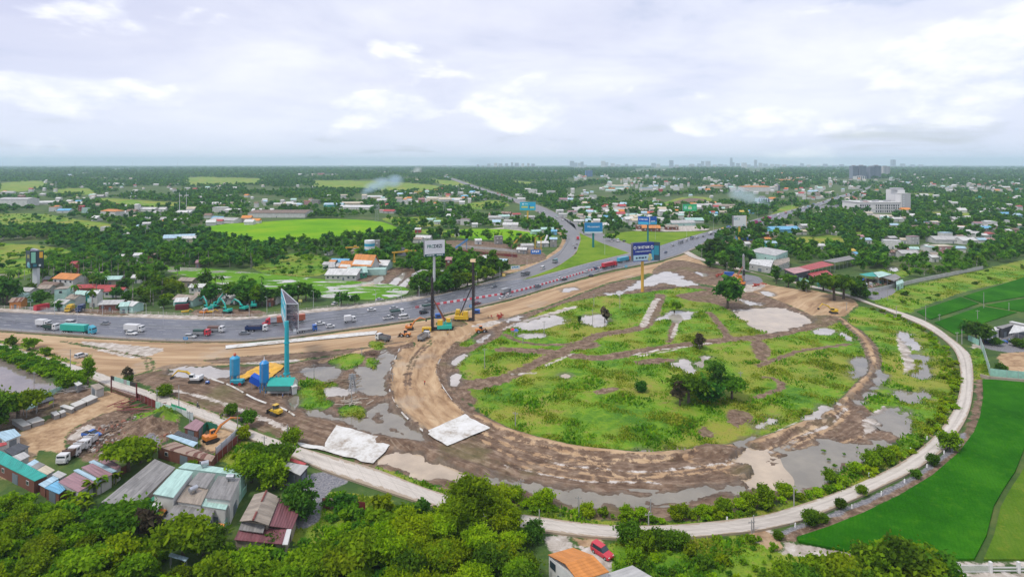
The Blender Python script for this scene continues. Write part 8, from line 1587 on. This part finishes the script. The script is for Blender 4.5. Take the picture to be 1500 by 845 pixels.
 # rubble and litter of the yards
RUB=[mat('brick_rubble',(.34,.15,.10),.9,.3,2),mat('concrete_rubble',(.42,.38,.34),.9,.25,2),mat('dirt_clod',(.16,.11,.08),.95,.3,2)]
def rubble(label,polyp,n,s0,s1,seed):
 g=random.Random(seed);mb=MB()
 for _ in range(n*4):
  px,py=g.uniform(min(p[0]for p in polyp),max(p[0]for p in polyp)),g.uniform(min(p[1]for p in polyp),max(p[1]for p in polyp))
  if not inpoly(px,py,polyp):continue
  q=G(px,py);s=g.uniform(s0,s1);mb.box((q.x,q.y,s*.25),(s,s*g.uniform(.4,1),s*g.uniform(.3,.8)),g.uniform(0,3),g.choice([0,1,2,2]),.7,g.uniform(-.4,.4))
 tag(mb.build('rubble',RUB),label,'rubble',None,'stuff')
rubble('broken brick and concrete over the dirt yard',[(120,640),(160,620),(205,608),(250,618),(255,632),(215,656),(170,672),(130,664)],260,.25,1.1,4);rubble('scrap and litter in the scrap yard',[(1245,412),(1310,404),(1318,414),(1265,424)],90,.5,1.8,10)
# ================================================================ PLANTING
ROADW=[np.array(GP(p))for p in ROADPOLY]
def onroad(px,py):return any(inpoly(px,py,p)for p in ROADPOLY)
def blocked(px,py,r=2.0):
 if onroad(px,py):return True
 g=G(px,py)
 for x,y,q in FOOT:
  if(x-g.x)**2+(y-g.y)**2<(q+r)**2:return True
 return False
FIELDS=[[(286,337),(329,328),(380,325),(466,320),(547,323),(575,330),(596,341),(560,343),(522,348),(484,350),(433,356),(395,361),(355,353),(304,346)],[(228,391),(300,393),(370,399),(476,409),(540,413),(597,420),(597,434),(552,442),(471,438),(400,430),(329,420),(275,408)],[(652,339),(740,335),(795,344),(780,353),(700,352),(662,347)]]+MEAD+[p for p in ISL]
OPEN_=FIELDS+[[(795,296),(880,338),(1045,330),(1120,314),(1125,334),(921,384),(765,415),(800,380),(845,345)],[(1355,447),(1500,402),(1500,500),(1400,492)]]
def hides(px,py,hm=7.5):
 t=py-hm*ppm(py);m=3.2*ppm(py)
 for a,b,yb,yt in HV:
  if a-m<px<b+m and py>yb-1 and t<yb-(yb-yt)*.25 and py-yb<hm*ppm(py)*1.15:return R.random()<.9
 return False
def ok(px,py):return not blocked(px,py)and not hides(px,py)and not any(inpoly(px,py,f)for f in OPEN_)
def okm(px,py):return not blocked(px,py)
# single trees one can point at in the photograph
tree_at(1066,452,'round','dark',42,None);tree_at(1050,582,'slender','dark',60);tree_at(1009,590,'wide','mid',42);tree_at(1036,588,'bushy','dark',34);tree_at(1072,585,'wide','mid',34);tree_at(996,594,'sparse','dry',34);tree_at(940,574,'bushy','dark',15)
tree_at(1025,512,'sparse','dry',22);tree_at(988,456,'bushy','light',16);tree_at(1020,508,'bushy','light',14);tree_at(886,472,'sparse','dry',20);tree_at(849,475,'slender','dark',14)
tree_at(1137,416,'slender','dark',28);tree_at(1155,421,'round','mid',20);tree_at(1178,426,'bushy','mid',16);tree_at(1188,424,'slender','mid',20);tree_at(1222,440,'wide','mid',36);tree_at(1236,438,'wide','dark',34);tree_at(1254,434,'bushy','dark',16);tree_at(1206,426,'round','dark',26);tree_at(1268,436,'bushy','mid',14)
tree_at(129,565,'slender','light',40);tree_at(18,506,'bushy','mid',14);tree_at(43,512,'bushy','light',18);tree_at(66,521,'bushy','light',12);tree_at(187,560,'sparse','dry',20);tree_at(187,562,'bushy','mid',12);tree_at(240,581,'bushy','light',18);tree_at(338,608,'bushy','mid',16);tree_at(362,625,'round','mid',24);tree_at(428,651,'bushy','light',22);tree_at(356,643,'bushy','yellow',18);tree_at(306,628,'bushy','light',10)
tree_at(26,618,'wide','light',44);tree_at(0,630,'round','mid',46);tree_at(-14,616,'round','light',44);tree_at(48,594,'bushy','mid',20);tree_at(68,588,'bushy','mid',12);tree_at(96,570,'bushy','light',22);tree_at(188,690,'wide','light',48);tree_at(206,678,'bushy','light',30);tree_at(281,688,'bushy','light',14)
tree_at(404,692,'wide','mid',36);tree_at(384,712,'round','light',46);tree_at(368,706,'wide','light',42);tree_at(401,716,'bushy','light',34);tree_at(443,755,'bushy','dark',44);tree_at(372,672,'bushy','mid',22);tree_at(398,807,'bushy','mid',26)
for px,py,f,t_,h in[(178,796,'wide','mid',56),(150,772,'bushy','mid',32),(212,796,'sparse','dry',46),(268,820,'wide','light',54),(298,824,'wide','mid',46),(225,786,'bushy','dark',20),(330,826,'bushy','mid',26)]:tree_at(px,py,f,t_,h)
for px,py,h in[(1191,656+5,36),(1186,768,20),(1231,744,13),(1263,724,13),(1194,767,17),(1342,700,12),(1366,681,15),(1391,660,25),(1140,790,12),(1206,765,12)]:
 if px in(1191,):continue
 tree_at(px,py,'bushy',R.choice(['mid','light']),h)
for px,py in[(755,742),(790,750),(798,748),(862,762),(920,765),(938,766),(990,767),(1000,766),(1030,764),(1060,757),(1085,752),(1098,751),(1120,744),(1150,735),(1215,712),(1252,700),(1276,690),(1296,684),(1310,676)]:tree_at(px,py-7,'bushy',R.choice(['light','light','yellow','yellow']),R.uniform(14,23))
for px,py,h in[(922,797,30),(940,806,30),(962,802,24),(984,804,24),(1000,802,20),(930,824,20)]:tree_at(px,py,'bushy',R.choice(['mid','light']),h)
for px,py,h,t_ in[(1265,848,44,'mid'),(1290,852,52,'light'),(1318,856,56,'mid'),(1350,858,54,'light'),(1376,862,50,'mid'),(1340,872,40,'light'),(1390,868,40,'mid'),(1240,866,44,'light'),(1205,858,36,'light'),(1180,868,34,'mid'),(1300,884,48,'light'),(1268,880,40,'mid'),(1150,860,32,'light'),(1120,874,32,'mid')]:tree_at(px,py,R.choice(['wide','round','bushy']),t_,h)
for px,py in[(1430,500),(1418,496),(1440,504),(1458,506),(1490,508),(1498,510),(1465,545)]:tree_at(px,py,'round' if px<1445 else 'bushy','mid' if px>1445 else 'dark',26 if px<1445 else 13)
for px,py in[(1040,420-28),(1062,395),(1075,398),(1090,398)]:tree_at(px,py,'round','dark',14)
for px,py,h in[(1085,352,13),(1068,358,13),(1045,378,26),(1058,380,24),(1075,384,24),(1030,376,18),(1040,388,18),(1066,390,16),(1098,384,16),(1112,349,18)]:tree_at(px,py,'round','dark',h)
for px,py,h in[(463,372,24),(492,368,22),(507,366,18),(526,362,20),(548,360,20),(566,358,22),(580,357,22),(597,356,16),(453,368,18),(602,352,16),(645,350,20),(668,352,20),(690,350,16),(641,348,16)]:tree_at(px,py,'slender','dark',h)
for px,py,h in[(398,446,22),(412,440,20),(425,443,24),(437,441,26),(448,440,24),(462,441,18),(500,448,20),(520,446,14),(300,420,20),(352,445,32),(362,444,30),(372,446,34),(384,448,24),(345,440,22)]:tree_at(px,py,'round','dark',h)
for px,py,h in[(60,450,24),(10,446,36),(0,440,30),(85,455,14),(176,456,10),(182,452,12),(210,448,14),(240,452,14)]:tree_at(px,py,'round','dark',h)
tree_at(1123,326,'round','pink',10);tree_at(1110,332,'round','pink',9)
for px,py in[(640,430),(652,426),(668,424),(685,420),(612,433),(625,432),(700,414),(712,410),(724,404),(735,402),(656,414),(672,410),(690,404),(705,400),(722,396)]:tree_at(px,py,R.choice(['bushy','round']),R.choice(['mid','light','dark']),R.uniform(14,24))
tree_at(722,408,'slender','mid',40);tree_at(706,404,'slender','dark',30)
# bottom left thicket and the bamboo grove
BL1=[(-30,742),(0,742),(50,764),(110,790),(150,812),(190,834),(330,846),(345,846),(420,836),(520,820),(540,850),(540,905),(-30,905)]
scatter(BL1,4.2,lambda px,py:tree_at(px,py,R.choice(['bushy','bushy','round','wide']),R.choice(['light','light','yellow','light'])if px<420 else R.choice(['mid','light','light']),None,R.uniform(.5,.8)),1800,okm)
BAMS=[(692,775,92),(722,770,70),(668,790,70),(600,812,74),(575,830,66),(640,806,60),(560,812,52),(740,790,56),(618,842,62),(660,842,60),(706,822,60),(540,838,52),(745,826,46),(690,880,64),(760,868,60),(630,890,60),(520,880,50),(580,880,56)]
for px,py,hp in BAMS:
 g=G(px,py);SPOTS.append((py+1000,'bamboo',g.x,g.y,hp*.74/ppm(py)/10.5,R.uniform(0,6.28),R.randrange(3),px,py))
for px,py in[(105,737),(118,730),(128,742),(138,726),(148,718),(160,712),(110,748),(125,752),(170,708)]:
 g=G(px,py);SPOTS.append((py+1000,'banana',g.x,g.y,R.uniform(.75,1.1),R.uniform(0,6.28),R.randrange(2),px,py))
for i in range(18):
 px,py=R.uniform(225,262),R.uniform(416,428)
 if not blocked(px,py,0):g=G(px,py);SPOTS.append((py,'banana',g.x,g.y,R.uniform(1.2,1.8),R.uniform(0,6.28),R.randrange(2),px,py))
scatter([(560,830),(760,800),(800,830),(830,905),(540,905)],4.5,lambda px,py:tree_at(px,py,R.choice(['bushy','round']),R.choice(['mid','light','yellow']),None,R.uniform(.6,.9)),200,okm)
scatter([(740,780),(790,792),(812,820),(800,845),(740,830)],3.4,lambda px,py:tree_at(px,py,'bushy',R.choice(['mid','dark','light']),None,R.uniform(.6,.9)),120,okm)
scatter([(480,740),(600,752),(660,765),(640,790),(560,800),(520,770)],3.6,lambda px,py:shrub_at(px,py,R.choice(['mid','light','dark']),R.uniform(.8,1.6)),200,okm)
scatter([(930,800),(1110,790),(1180,820),(1250,835),(1240,905),(900,905)],4.2,lambda px,py:shrub_at(px,py,R.choice(['mid','light','light','yellow']),R.uniform(.4,.9)),180,okm)
# verge between the ring road and the works
for poly,gap,n in[([(690,726),(791,748),(930,765),(1069,755),(1160,738),(1214,722),(1266,701),(1313,678),(1330,664),(1300,672),(1262,690),(1214,712),(1140,735),(1069,745),(990,757),(870,752),(780,740)],3.0,380),([(1330,668),(1373,632),(1392,610),(1400,590),(1406,560),(1398,521),(1385,507),(1340,475),(1330,474),(1370,505),(1380,530),(1385,570),(1370,612),(1340,650)],3.2,500),([(0,512),(76,535),(127,556),(122,572),(70,556),(0,526)],2.6,200),([(1260,446),(1305,460),(1345,476),(1340,480),(1290,462)],3.4,60),([(210,574),(290,600),(340,616),(332,612),(250,582)],3.2,50),([(280,690),(366,655),(420,672),(405,690),(360,690),(330,668)],3.0,90)]:
 scatter(poly,gap,lambda px,py:shrub_at(px,py,R.choice(['light','yellow','yellow','yellow']),R.uniform(.4,.9)),n,okm)
scatter([(1266,432),(1339,420),(1433,398),(1500,386),(1500,398),(1420,420),(1345,446),(1300,446)],5,lambda px,py:shrub_at(px,py,R.choice(['light','mid']),R.uniform(.6,1.2)),60,okm)
# woods of the middle distance: (outline, spacing in metres, tries, tones, palm share)
WOODS=[([(-20,425),(40,415),(75,405),(130,398),(230,400),(240,425),(320,432),(400,436),(400,452),(280,452),(200,450),(130,440),(60,430),(-20,452)],6.5,700,['dark','mid'],.35),([(70,360),(130,350),(200,345),(290,350),(350,355),(420,372),(370,392),(230,392),(180,398),(100,400),(60,392)],6.5,1500,['dark','mid','dark'],.22),([(190,372),(330,360),(400,370),(420,398),(330,392),(240,391)],6,600,['mid','dark'],.5),([(0,338),(60,332),(130,335),(110,356),(40,352),(0,352)],7.5,200,['dark'],0),([(150,320),(290,318),(300,330),(210,345),(150,335)],7,320,['dark','mid'],.1),([(370,360),(450,360),(600,350),(640,372),(610,400),(500,388),(450,392),(400,372)],7,500,['dark','mid'],.05),([(600,385),(650,372),(700,385),(735,392),(735,402),(650,428),(605,434)],5.5,500,['mid','dark','light'],.05),([(1030,372),(1080,360),(1100,345),(1180,345),(1290,345),(1300,390),(1260,400),(1180,384),(1110,395),(1060,392)],6.5,1200,['mid','dark','light'],.08),([(1170,318),(1250,325),(1330,330),(1430,330),(1500,335),(1500,352),(1300,352),(1200,348)],7,900,['dark','mid'],.08),([(1240,380),(1300,366),(1400,376),(1500,345),(1500,378),(1430,396),(1340,410),(1290,400)],6,900,['mid','light','mid'],.3),([(1330,290),(1500,296),(1500,332),(1340,326)],8,700,['dark','mid'],.08),([(1110,424),(1160,410),(1260,436),(1250,428),(1150,404)],5,60,['mid'],0),([(560,322),(650,312),(760,320),(810,330),(795,338),(700,332),(620,336)],8,300,['dark','mid'],.1),([(830,300),(1100,300),(1090,330),(900,338),(850,330)],8,700,['dark','mid'],.05),([(740,360),(810,352),(806,362),(750,372)],7,80,['dark'],0),([(-20,300),(150,296),(200,312),(60,306),(-20,312)],9,130,['dark'],.05),([(330,320),(560,326),(420,312),(330,312)],9,150,['dark'],.05)]
for poly,gap,n,tones,pal in WOODS:
 def put(px,py,tones=tones,pal=pal):
  if R.random()<pal:palm_at(px,py,R.choice(['coconut_a','coconut_b','areca']if px<800 else['coconut_a','nipa']),None,False)
  else:tree_at(px,py,None,R.choice(tones+['mid','mid','light']),None,R.uniform(.75,1.2),False)
 scatter(poly,gap,put,n*2,ok)
for px,py,k_,s in[(108,446,'coconut_a',1.15),(136,456,'coconut_a',1.2),(140,440,'coconut_b',1.1),(18,432,'coconut_b',1.2),(304,420,'coconut_a',1.2),(260,412,'coconut_a',1.1),(315,425,'coconut_a',.9),(326,424,'coconut_a',.9),(355,432,'coconut_b',1.0)]+[(62+i*9+R.uniform(-3,3),R.uniform(404,416),'areca',R.uniform(.95,1.25))for i in range(16)]+[(124+i*6,R.uniform(424,430),'coconut_b',R.uniform(.9,1.1))for i in range(6)]:palm_at(px,py,k_,s)
# ---- turn the spots into things; the ones that show largest stay individual
CAP={'tree':298,'palm':120,'shrub':290,'bamboo':60,'banana':60}
SPOTS.sort(key=lambda s:-s[0]);cnt={};REST=[]
for pr,kind,x,y,s,rz,key,px,py in SPOTS:
 cnt[kind]=cnt.get(kind,0)+1
 if cnt[kind]>CAP[kind]:REST.append((kind,x,y,s,rz,key,px,py));continue
 if kind=='tree':
  cm,tm_,h,rx=TREEK[key];f,tone,_l=key.split('_');ht=h*s
  sz='tall' if ht>9 else('young' if ht<3.2 else('medium' if ht<6 else 'full grown'))
  if f=='sparse':d_='sparse dry brown tree'
  else:d_=f'{sz} {TONEW[tone]} {FORMW[f]} tree'
  o=thing('broadleaf_tree',auto_label(d_,px,py,('dense','thick','lone','ragged')),'tree',(x,y,0),rz,'broadleaf trees across the plain');o.scale=(s,s,s*R.uniform(.92,1.1))
  link('trunk',tm_,o);link('crown',cm,o)
 elif kind=='palm':
  fr,tr=PALMK[key];d_={'coconut_a':'short coconut palm','coconut_b':'tall coconut palm','areca':'slim straight areca palm','nipa':'low nipa palm'}[key]
  o=thing('palm_tree',auto_label(d_,px,py,('leaning','drooping','dense','ragged','thin')),'palm tree',(x,y,0),rz,'palms beyond the expressway');o.scale=(s,s,s);link('trunk',tr,o);link('fronds',fr,o)
 elif kind=='shrub':
  o=link('shrub',SHRUBK[key],None,(x,y,-.05),rz,(s*R.uniform(.9,1.2),s*R.uniform(.9,1.2),s*R.uniform(.8,1.1)));sz='big' if s>1.15 else('small' if s<.7 else 'mid sized')
  tag(o,auto_label(f'{sz} {TONEW[key.split("_")[1]]} shrub',px,py,('rounded','ragged','dense','low')),'shrub','shrubs along the verges')
 elif kind=='bamboo':
  lf,cu=BAMK[key];o=thing('bamboo_clump',auto_label('arching yellow green bamboo clump' if key!=1 else 'arching fresh green bamboo clump',px,py,('tall','low','dense','spreading')),'bamboo',(x,y,0),rz,'bamboo grove below the ring road');o.scale=(s*1.15,s*1.15,s);link('leaves',lf,o);link('culms',cu,o)
 else:
  lf,st=BANK[key];o=thing('banana_plant',auto_label('banana plant with broad light green leaves',px,py,('tall','low','dense','tattered')),'banana plant',(x,y,0),rz,'banana plants');o.scale=(s,s,s);link('leaves',lf,o);link('stem',st,o)
  # ---- the woods that read as one mass: leaf clumps over the whole plain beyond
def gather(items):
 VV,QQ,off=[],[],0
 for tmpl,x,y,s,rz in items:
  V0,Q0=tmpl;c,s_=math.cos(rz),math.sin(rz);v=V0*s;vv=np.empty_like(v);vv[:,0]=v[:,0]*c-v[:,1]*s_+x;vv[:,1]=v[:,0]*s_+v[:,1]*c+y;vv[:,2]=v[:,2]
  VV.append(vv);QQ.append(Q0+off);off+=len(v)
 return np.concatenate(VV),np.concatenate(QQ)
def tmpl(n,rx,rz,h,ls,seed,ncl=8):
 P=crown_cloud(rx,rz,h-rz*.85,ncl,n,rx*.45,seed);P[:,2]=np.maximum(P[:,2],.2);return rot_quads(P,ls,.4,1.4)
TM=[tmpl(120,4.2,3.2,8.0,1.9,31),tmpl(110,4.8,2.6,7,1.9,32),tmpl(110,3.0,4.2,10,1.8,33),tmpl(90,3.4,2.4,5.0,1.8,34)]
TF=[tmpl(26,4.6,3.6,8.0,3.6,41,6),tmpl(24,5.2,3.0,7,3.8,42,6),tmpl(24,3.8,4.2,9.5,3.4,43,5)]
grp={'dark':[],'mid':[],'light':[]}
for kind,x,y,s,rz,key,px,py in REST:
 grp['mid' if('light' in str(key)or 'mid' in str(key)or 'yellow' in str(key))else 'dark'].append((TM[R.randrange(4)],x,y,s*(.55 if kind in('shrub','banana')else 1.0),rz))
rgen=np.random.default_rng(5)
for f in MEAD[:6]+[[(0,312),(140,322),(200,345),(60,352),(0,350)],[(0,356),(120,362),(140,374),(60,410),(0,420)]]:
 scatter(f,6,lambda px,py:grp[R.choice(['mid','light','dark'])].append((TM[3],G(px,py).x,G(px,py).y,R.choice([.2,.25,.3,.35,.5,.6,1.0]),R.uniform(0,6.28))),1100,lambda px,py:okm(px,py)and mnoise.fractal(Vector((G(px,py).x*.012,G(px,py).y*.012,8)),1,2,3)+R.gauss(0,.08)>.05)
farf=[GP([(a,max(b,245))for a,b in f])for f in FIELDS]
FARF_PX=FIELDS+[TOWNZ[0][0]]
yy=252.0
def dens(px,py):
 v=mnoise.fractal(Vector((px*.012,(py-242)**.5*1.6,2.2)),1,2,4)
 return v
Zc=560.0;NB=0
while Zc<9500:
 py=HY+F*CAMH/Zc;dz=max(5.0,0.018*Zc);wx=max(7.0,Zc*0.0042)*1.15
 x=-1.0*Zc
 while x<1.0*Zc:
  x+=wx*rgen.uniform(.55,1.6);xx=x;z2=Zc+rgen.uniform(-.5,.5)*dz*1.4;px,py2=toPX(xx,z2)
  if px<-40 or px>1540:continue
  dd=dens(px,py2);thr=-0.16 if py2>262 else-0.42
  if 830<px<1260 and 262<py2<300:thr=0.18
  if 840<px<1290 and py2<=262:thr=-0.1
  if dd<thr:continue
  if any(inpoly(px,py2,f)or inpoly(px,py2-1.2,f)for f in FIELDS):continue
  if any(inpoly(px,py2+.5,f)or inpoly(px,py2-2.2,f)for f in roads_px):continue
  if py2>262 and hides(px,py2,8):continue
  if py2>292 and any((hx-xx)**2+(hy-z2)**2<(hr+3)**2 for hx,hy,hr in FOOT if abs(hx-xx)<40 and abs(hy-z2)<40):continue
  sc=max(1.0,min(2.6,Zc/1700))*rgen.uniform(.7,1.25)
  t_=(TM[rgen.integers(4)]if Zc<900 else TF[rgen.integers(3)]);NB+=1
  grp['dark' if rgen.random()<(.5 if Zc<1500 else.72)else 'mid'].append((t_,xx,z2,sc,rgen.uniform(0,6.28)))
 Zc+=dz
V1,Q1=gather(grp['dark']);V2,Q2=gather(grp['mid']);V3,Q3=gather(grp['light'])
wd=npmesh('woodland',np.concatenate([V1,V2,V3]),np.concatenate([Q1,Q2+len(V1),Q3+len(V1)+len(V2)]),[LEAF['far'],LEAF['mid'],LEAF['light']],np.r_[np.zeros(len(Q1),int),np.ones(len(Q2),int),np.full(len(Q3),2)])
# low thicket that covers the near slope
def tmq(n,rx,h,ls,seed):P=crown_cloud(rx,h*.5,h*.5,9,n,rx*.45,seed);P[:,2]=np.abs(P[:,2]);return rot_quads(P,ls,.35,1.7)
TQ=[tmq(420,1.7,2.2,.40,61),tmq(380,1.5,2.9,.38,62),tmq(420,2.1,1.7,.42,63)];tq={'light':[],'yellow':[],'mid':[]}
def tput(ws,s0,s1):
 def f(px,py):g=G(px,py);tq[R.choice(ws)].append((TQ[R.randrange(3)],g.x,g.y,R.uniform(s0,s1),R.uniform(0,6.28)))
 return f
LYM=['light','light','yellow','mid']
scatter([(-40,700),(0,704),(50,726),(103,752),(150,780),(200,800),(250,820),(330,826),(345,812),(430,805),(540,800),(540,910),(-40,910)],2.3,tput(LYM,.7,1.35),2600,okm)
scatter([(470,742),(600,756),(650,772),(690,790),(800,812),(805,910),(500,910),(480,800)],2.5,tput(['light','mid','mid','yellow'],.6,1.2),1200,okm)
scatter([(905,806),(1000,800),(1110,792),(1135,805),(1190,818),(1255,828),(1400,838),(1400,910),(880,910)],2.2,tput(['light','mid','light','yellow'],.22,.6),2000,okm)
scatter([(0,510),(76,533),(127,554),(124,574),(86,560),(50,545),(0,524)],1.6,tput(['mid','light','light'],.6,1.2),700,okm)
scatter([(1200,660),(1290,650),(1300,660),(1240,684),(1205,690)],3.0,tput(['light','mid'],.12,.3),60,okm)
scatter([(700,731),(791,754),(930,767),(1069,757),(1162,739),(1214,723),(1266,702),(1313,679),(1344,658),(1373,632),(1392,606),(1402,573),(1403,546),(1392,515),(1370,494),(1340,478),(1376,520),(1388,570),(1368,612),(1335,650),(1262,692),(1214,714),(1140,736),(1069,748),(990,760),(870,756),(780,744)],1.9,tput(['yellow','yellow','light'],.35,.7),2200,okm)
q=[(gather(tq[k]),k)for k in tq];VV=[];QQ=[];mm=[];off=0
for i,((v,f),k)in enumerate(q):VV.append(v);QQ.append(f+off);off+=len(v);mm.append(np.full(len(f),i))
tag(link('thicket_undergrowth',npmesh('thicket_undergrowth',np.concatenate(VV),np.concatenate(QQ),[LEAF[k]for k in tq],np.concatenate(mm))),'dense low thicket of bright green bushes on the near slope and road verges','undergrowth',None,'stuff')
tag(link('woodland',wd),'dense green woods and groves spreading over the plain to the horizon','woods',None,'stuff')
print('woodland',NB,len(Q1)+len(Q2),'counts',cnt)
# ---- grass and weeds: small blades over the meadows
def blades(name,n,layer,zlo,zhi,hh,m,label,seed,thr=0.3,clump=True,extra=None):
 g=np.random.default_rng(seed);idx=np.nonzero((A[layer]>thr)&(ZZ>zlo)&(ZZ<zhi)&(WET<-.6)&(np.abs(XX)<ZZ*.98))[0]
 if layer=='meadow':
  for k in('soil','sand','silt','gravel'):idx=idx[A[k][idx]<-0.3]
 wgt=(ZZ[idx]**1.0);wgt=wgt/wgt.sum();ii=g.choice(idx,n,p=wgt)
 P=np.stack([XX[ii]+g.normal(0,.35,n),ZZ[ii]+g.normal(0,.35,n),HGT[ii].astype(float)],1)
 if clump:
  c=np.array([mnoise.fractal(Vector((p[0]*.09,p[1]*.09,seed)),1,2,3)for p in P]);keep=c+g.normal(0,.12,n)>0.02;P=P[keep];c=c[keep];h=hh*(0.5+1.8*np.clip(c,0,.6))
 else:h=np.full(len(P),hh)
 m_=len(P);a=g.uniform(0,6.28,m_);w_=h*g.uniform(.5,.9,m_);h=h*g.uniform(.6,1.3,m_)
 ln=g.normal(0,.4,(m_,2))*h[:,None];u=np.stack([np.cos(a)*w_,np.sin(a)*w_,0*a],1);t_=np.stack([ln[:,0],ln[:,1],h],1);v_=np.stack([-np.sin(a)*w_*.5,np.cos(a)*w_*.5,0*a],1)
 Vv=np.stack([P-u*.5-v_*.3,P+u*.5-v_*.3,P+u*.4+t_+v_,P-u*.4+t_+v_],1).reshape(-1,3);Vv[:,2]-=.05
 o=link(name,npmesh(name,Vv,np.arange(4*m_).reshape(m_,4),LEAF[m]if isinstance(m,str)else m));return tag(o,label,'grass',None,'stuff')
GM1=leafmat('meadow_blades',(.10,.175,.012),(.20,.27,.015),(.38,.36,.05),.35);GM2=leafmat('tall_weed',(.055,.15,.008),(.12,.26,.010),(.24,.36,.015),.35)
blades('grass',130000,'meadow',108,420,.38,GM1,'rough yellow green meadow grass inside the ring',3)
blades('undergrowth',42000,'meadow',100,420,.55,GM2,'taller weeds in patches over the meadow',9)
# ================================================================ SMOKE
def smoke(label,px,py,pts,dens,col,seed):
 """plume of soft puffs leaning with the wind: (dx px, dy px up, radius px)"""
 k=ppm(py);g=G(px,py);m=bpy.data.materials.new('smoke_'+str(seed));m.use_nodes=True;t=m.node_tree;t.nodes.clear()
 tc_=nd(t,'ShaderNodeTexCoord').outputs['Object'];n=nois(t,tc_,.045,4,.6,.5);r=nd(t,'ShaderNodeVectorMath',{0:nd(t,'ShaderNodeTexCoord').outputs['Generated'],1:(.5,.5,.5)},operation='DISTANCE').outputs['Value']
 d=mth(t,'MULTIPLY',mth(t,'MULTIPLY',mapr(t,n,.42,.68),mapr(t,r,.5,.15)),dens);v=nd(t,'ShaderNodeVolumePrincipled',{'Color':c4(col),'Density':d});nd(t,'ShaderNodeOutputMaterial',{'Volume':v.outputs[0]})
 for dx,dy,rp in pts:
  bm=bmesh.new();bmesh.ops.create_icosphere(bm,subdivisions=2,radius=1);me=bpy.data.meshes.new('smoke');bm.to_mesh(me);bm.free();me.materials.append(m)
  o=link('smoke',me,None,(g.x+dx/k,g.y,dy/k),0,(rp/k,rp/k*.8,rp*.62/k));tag(o,label,'smoke',None,'stuff')
smoke('thin blue smoke drifting over the far green field',533,287,[(2,6,9),(10,12,14),(24,18,18),(44,22,18)],.26,(.68,.85,1.0),1)
smoke('pale smoke over the fields behind the white billboard',1122,305,[(2,4,9),(-10,10,14),(-26,16,18),(-42,22,18)],.25,(.75,.9,1.0),2)
smoke('small white smoke on the horizon',603,257,[(2,4,7),(8,8,9)],.12,(1,1,1),3)
# ================================================================ AIR
hb=MB().box((0,10300,120),(52000,21400,246));hm=bpy.data.materials.new('pale_haze');hm.use_nodes=True;t=hm.node_tree;t.nodes.clear()
pvn=nd(t,'ShaderNodeVolumePrincipled',{'Color':(0.66,0.86,1.0,1),'Density':7.5e-5,'Anisotropy':0.0});nd(t,'ShaderNodeOutputMaterial',{'Volume':pvn.outputs[0]})
tag(hb.build('haze',hm),'pale bluish haze over the plain','haze',None,'stuff')
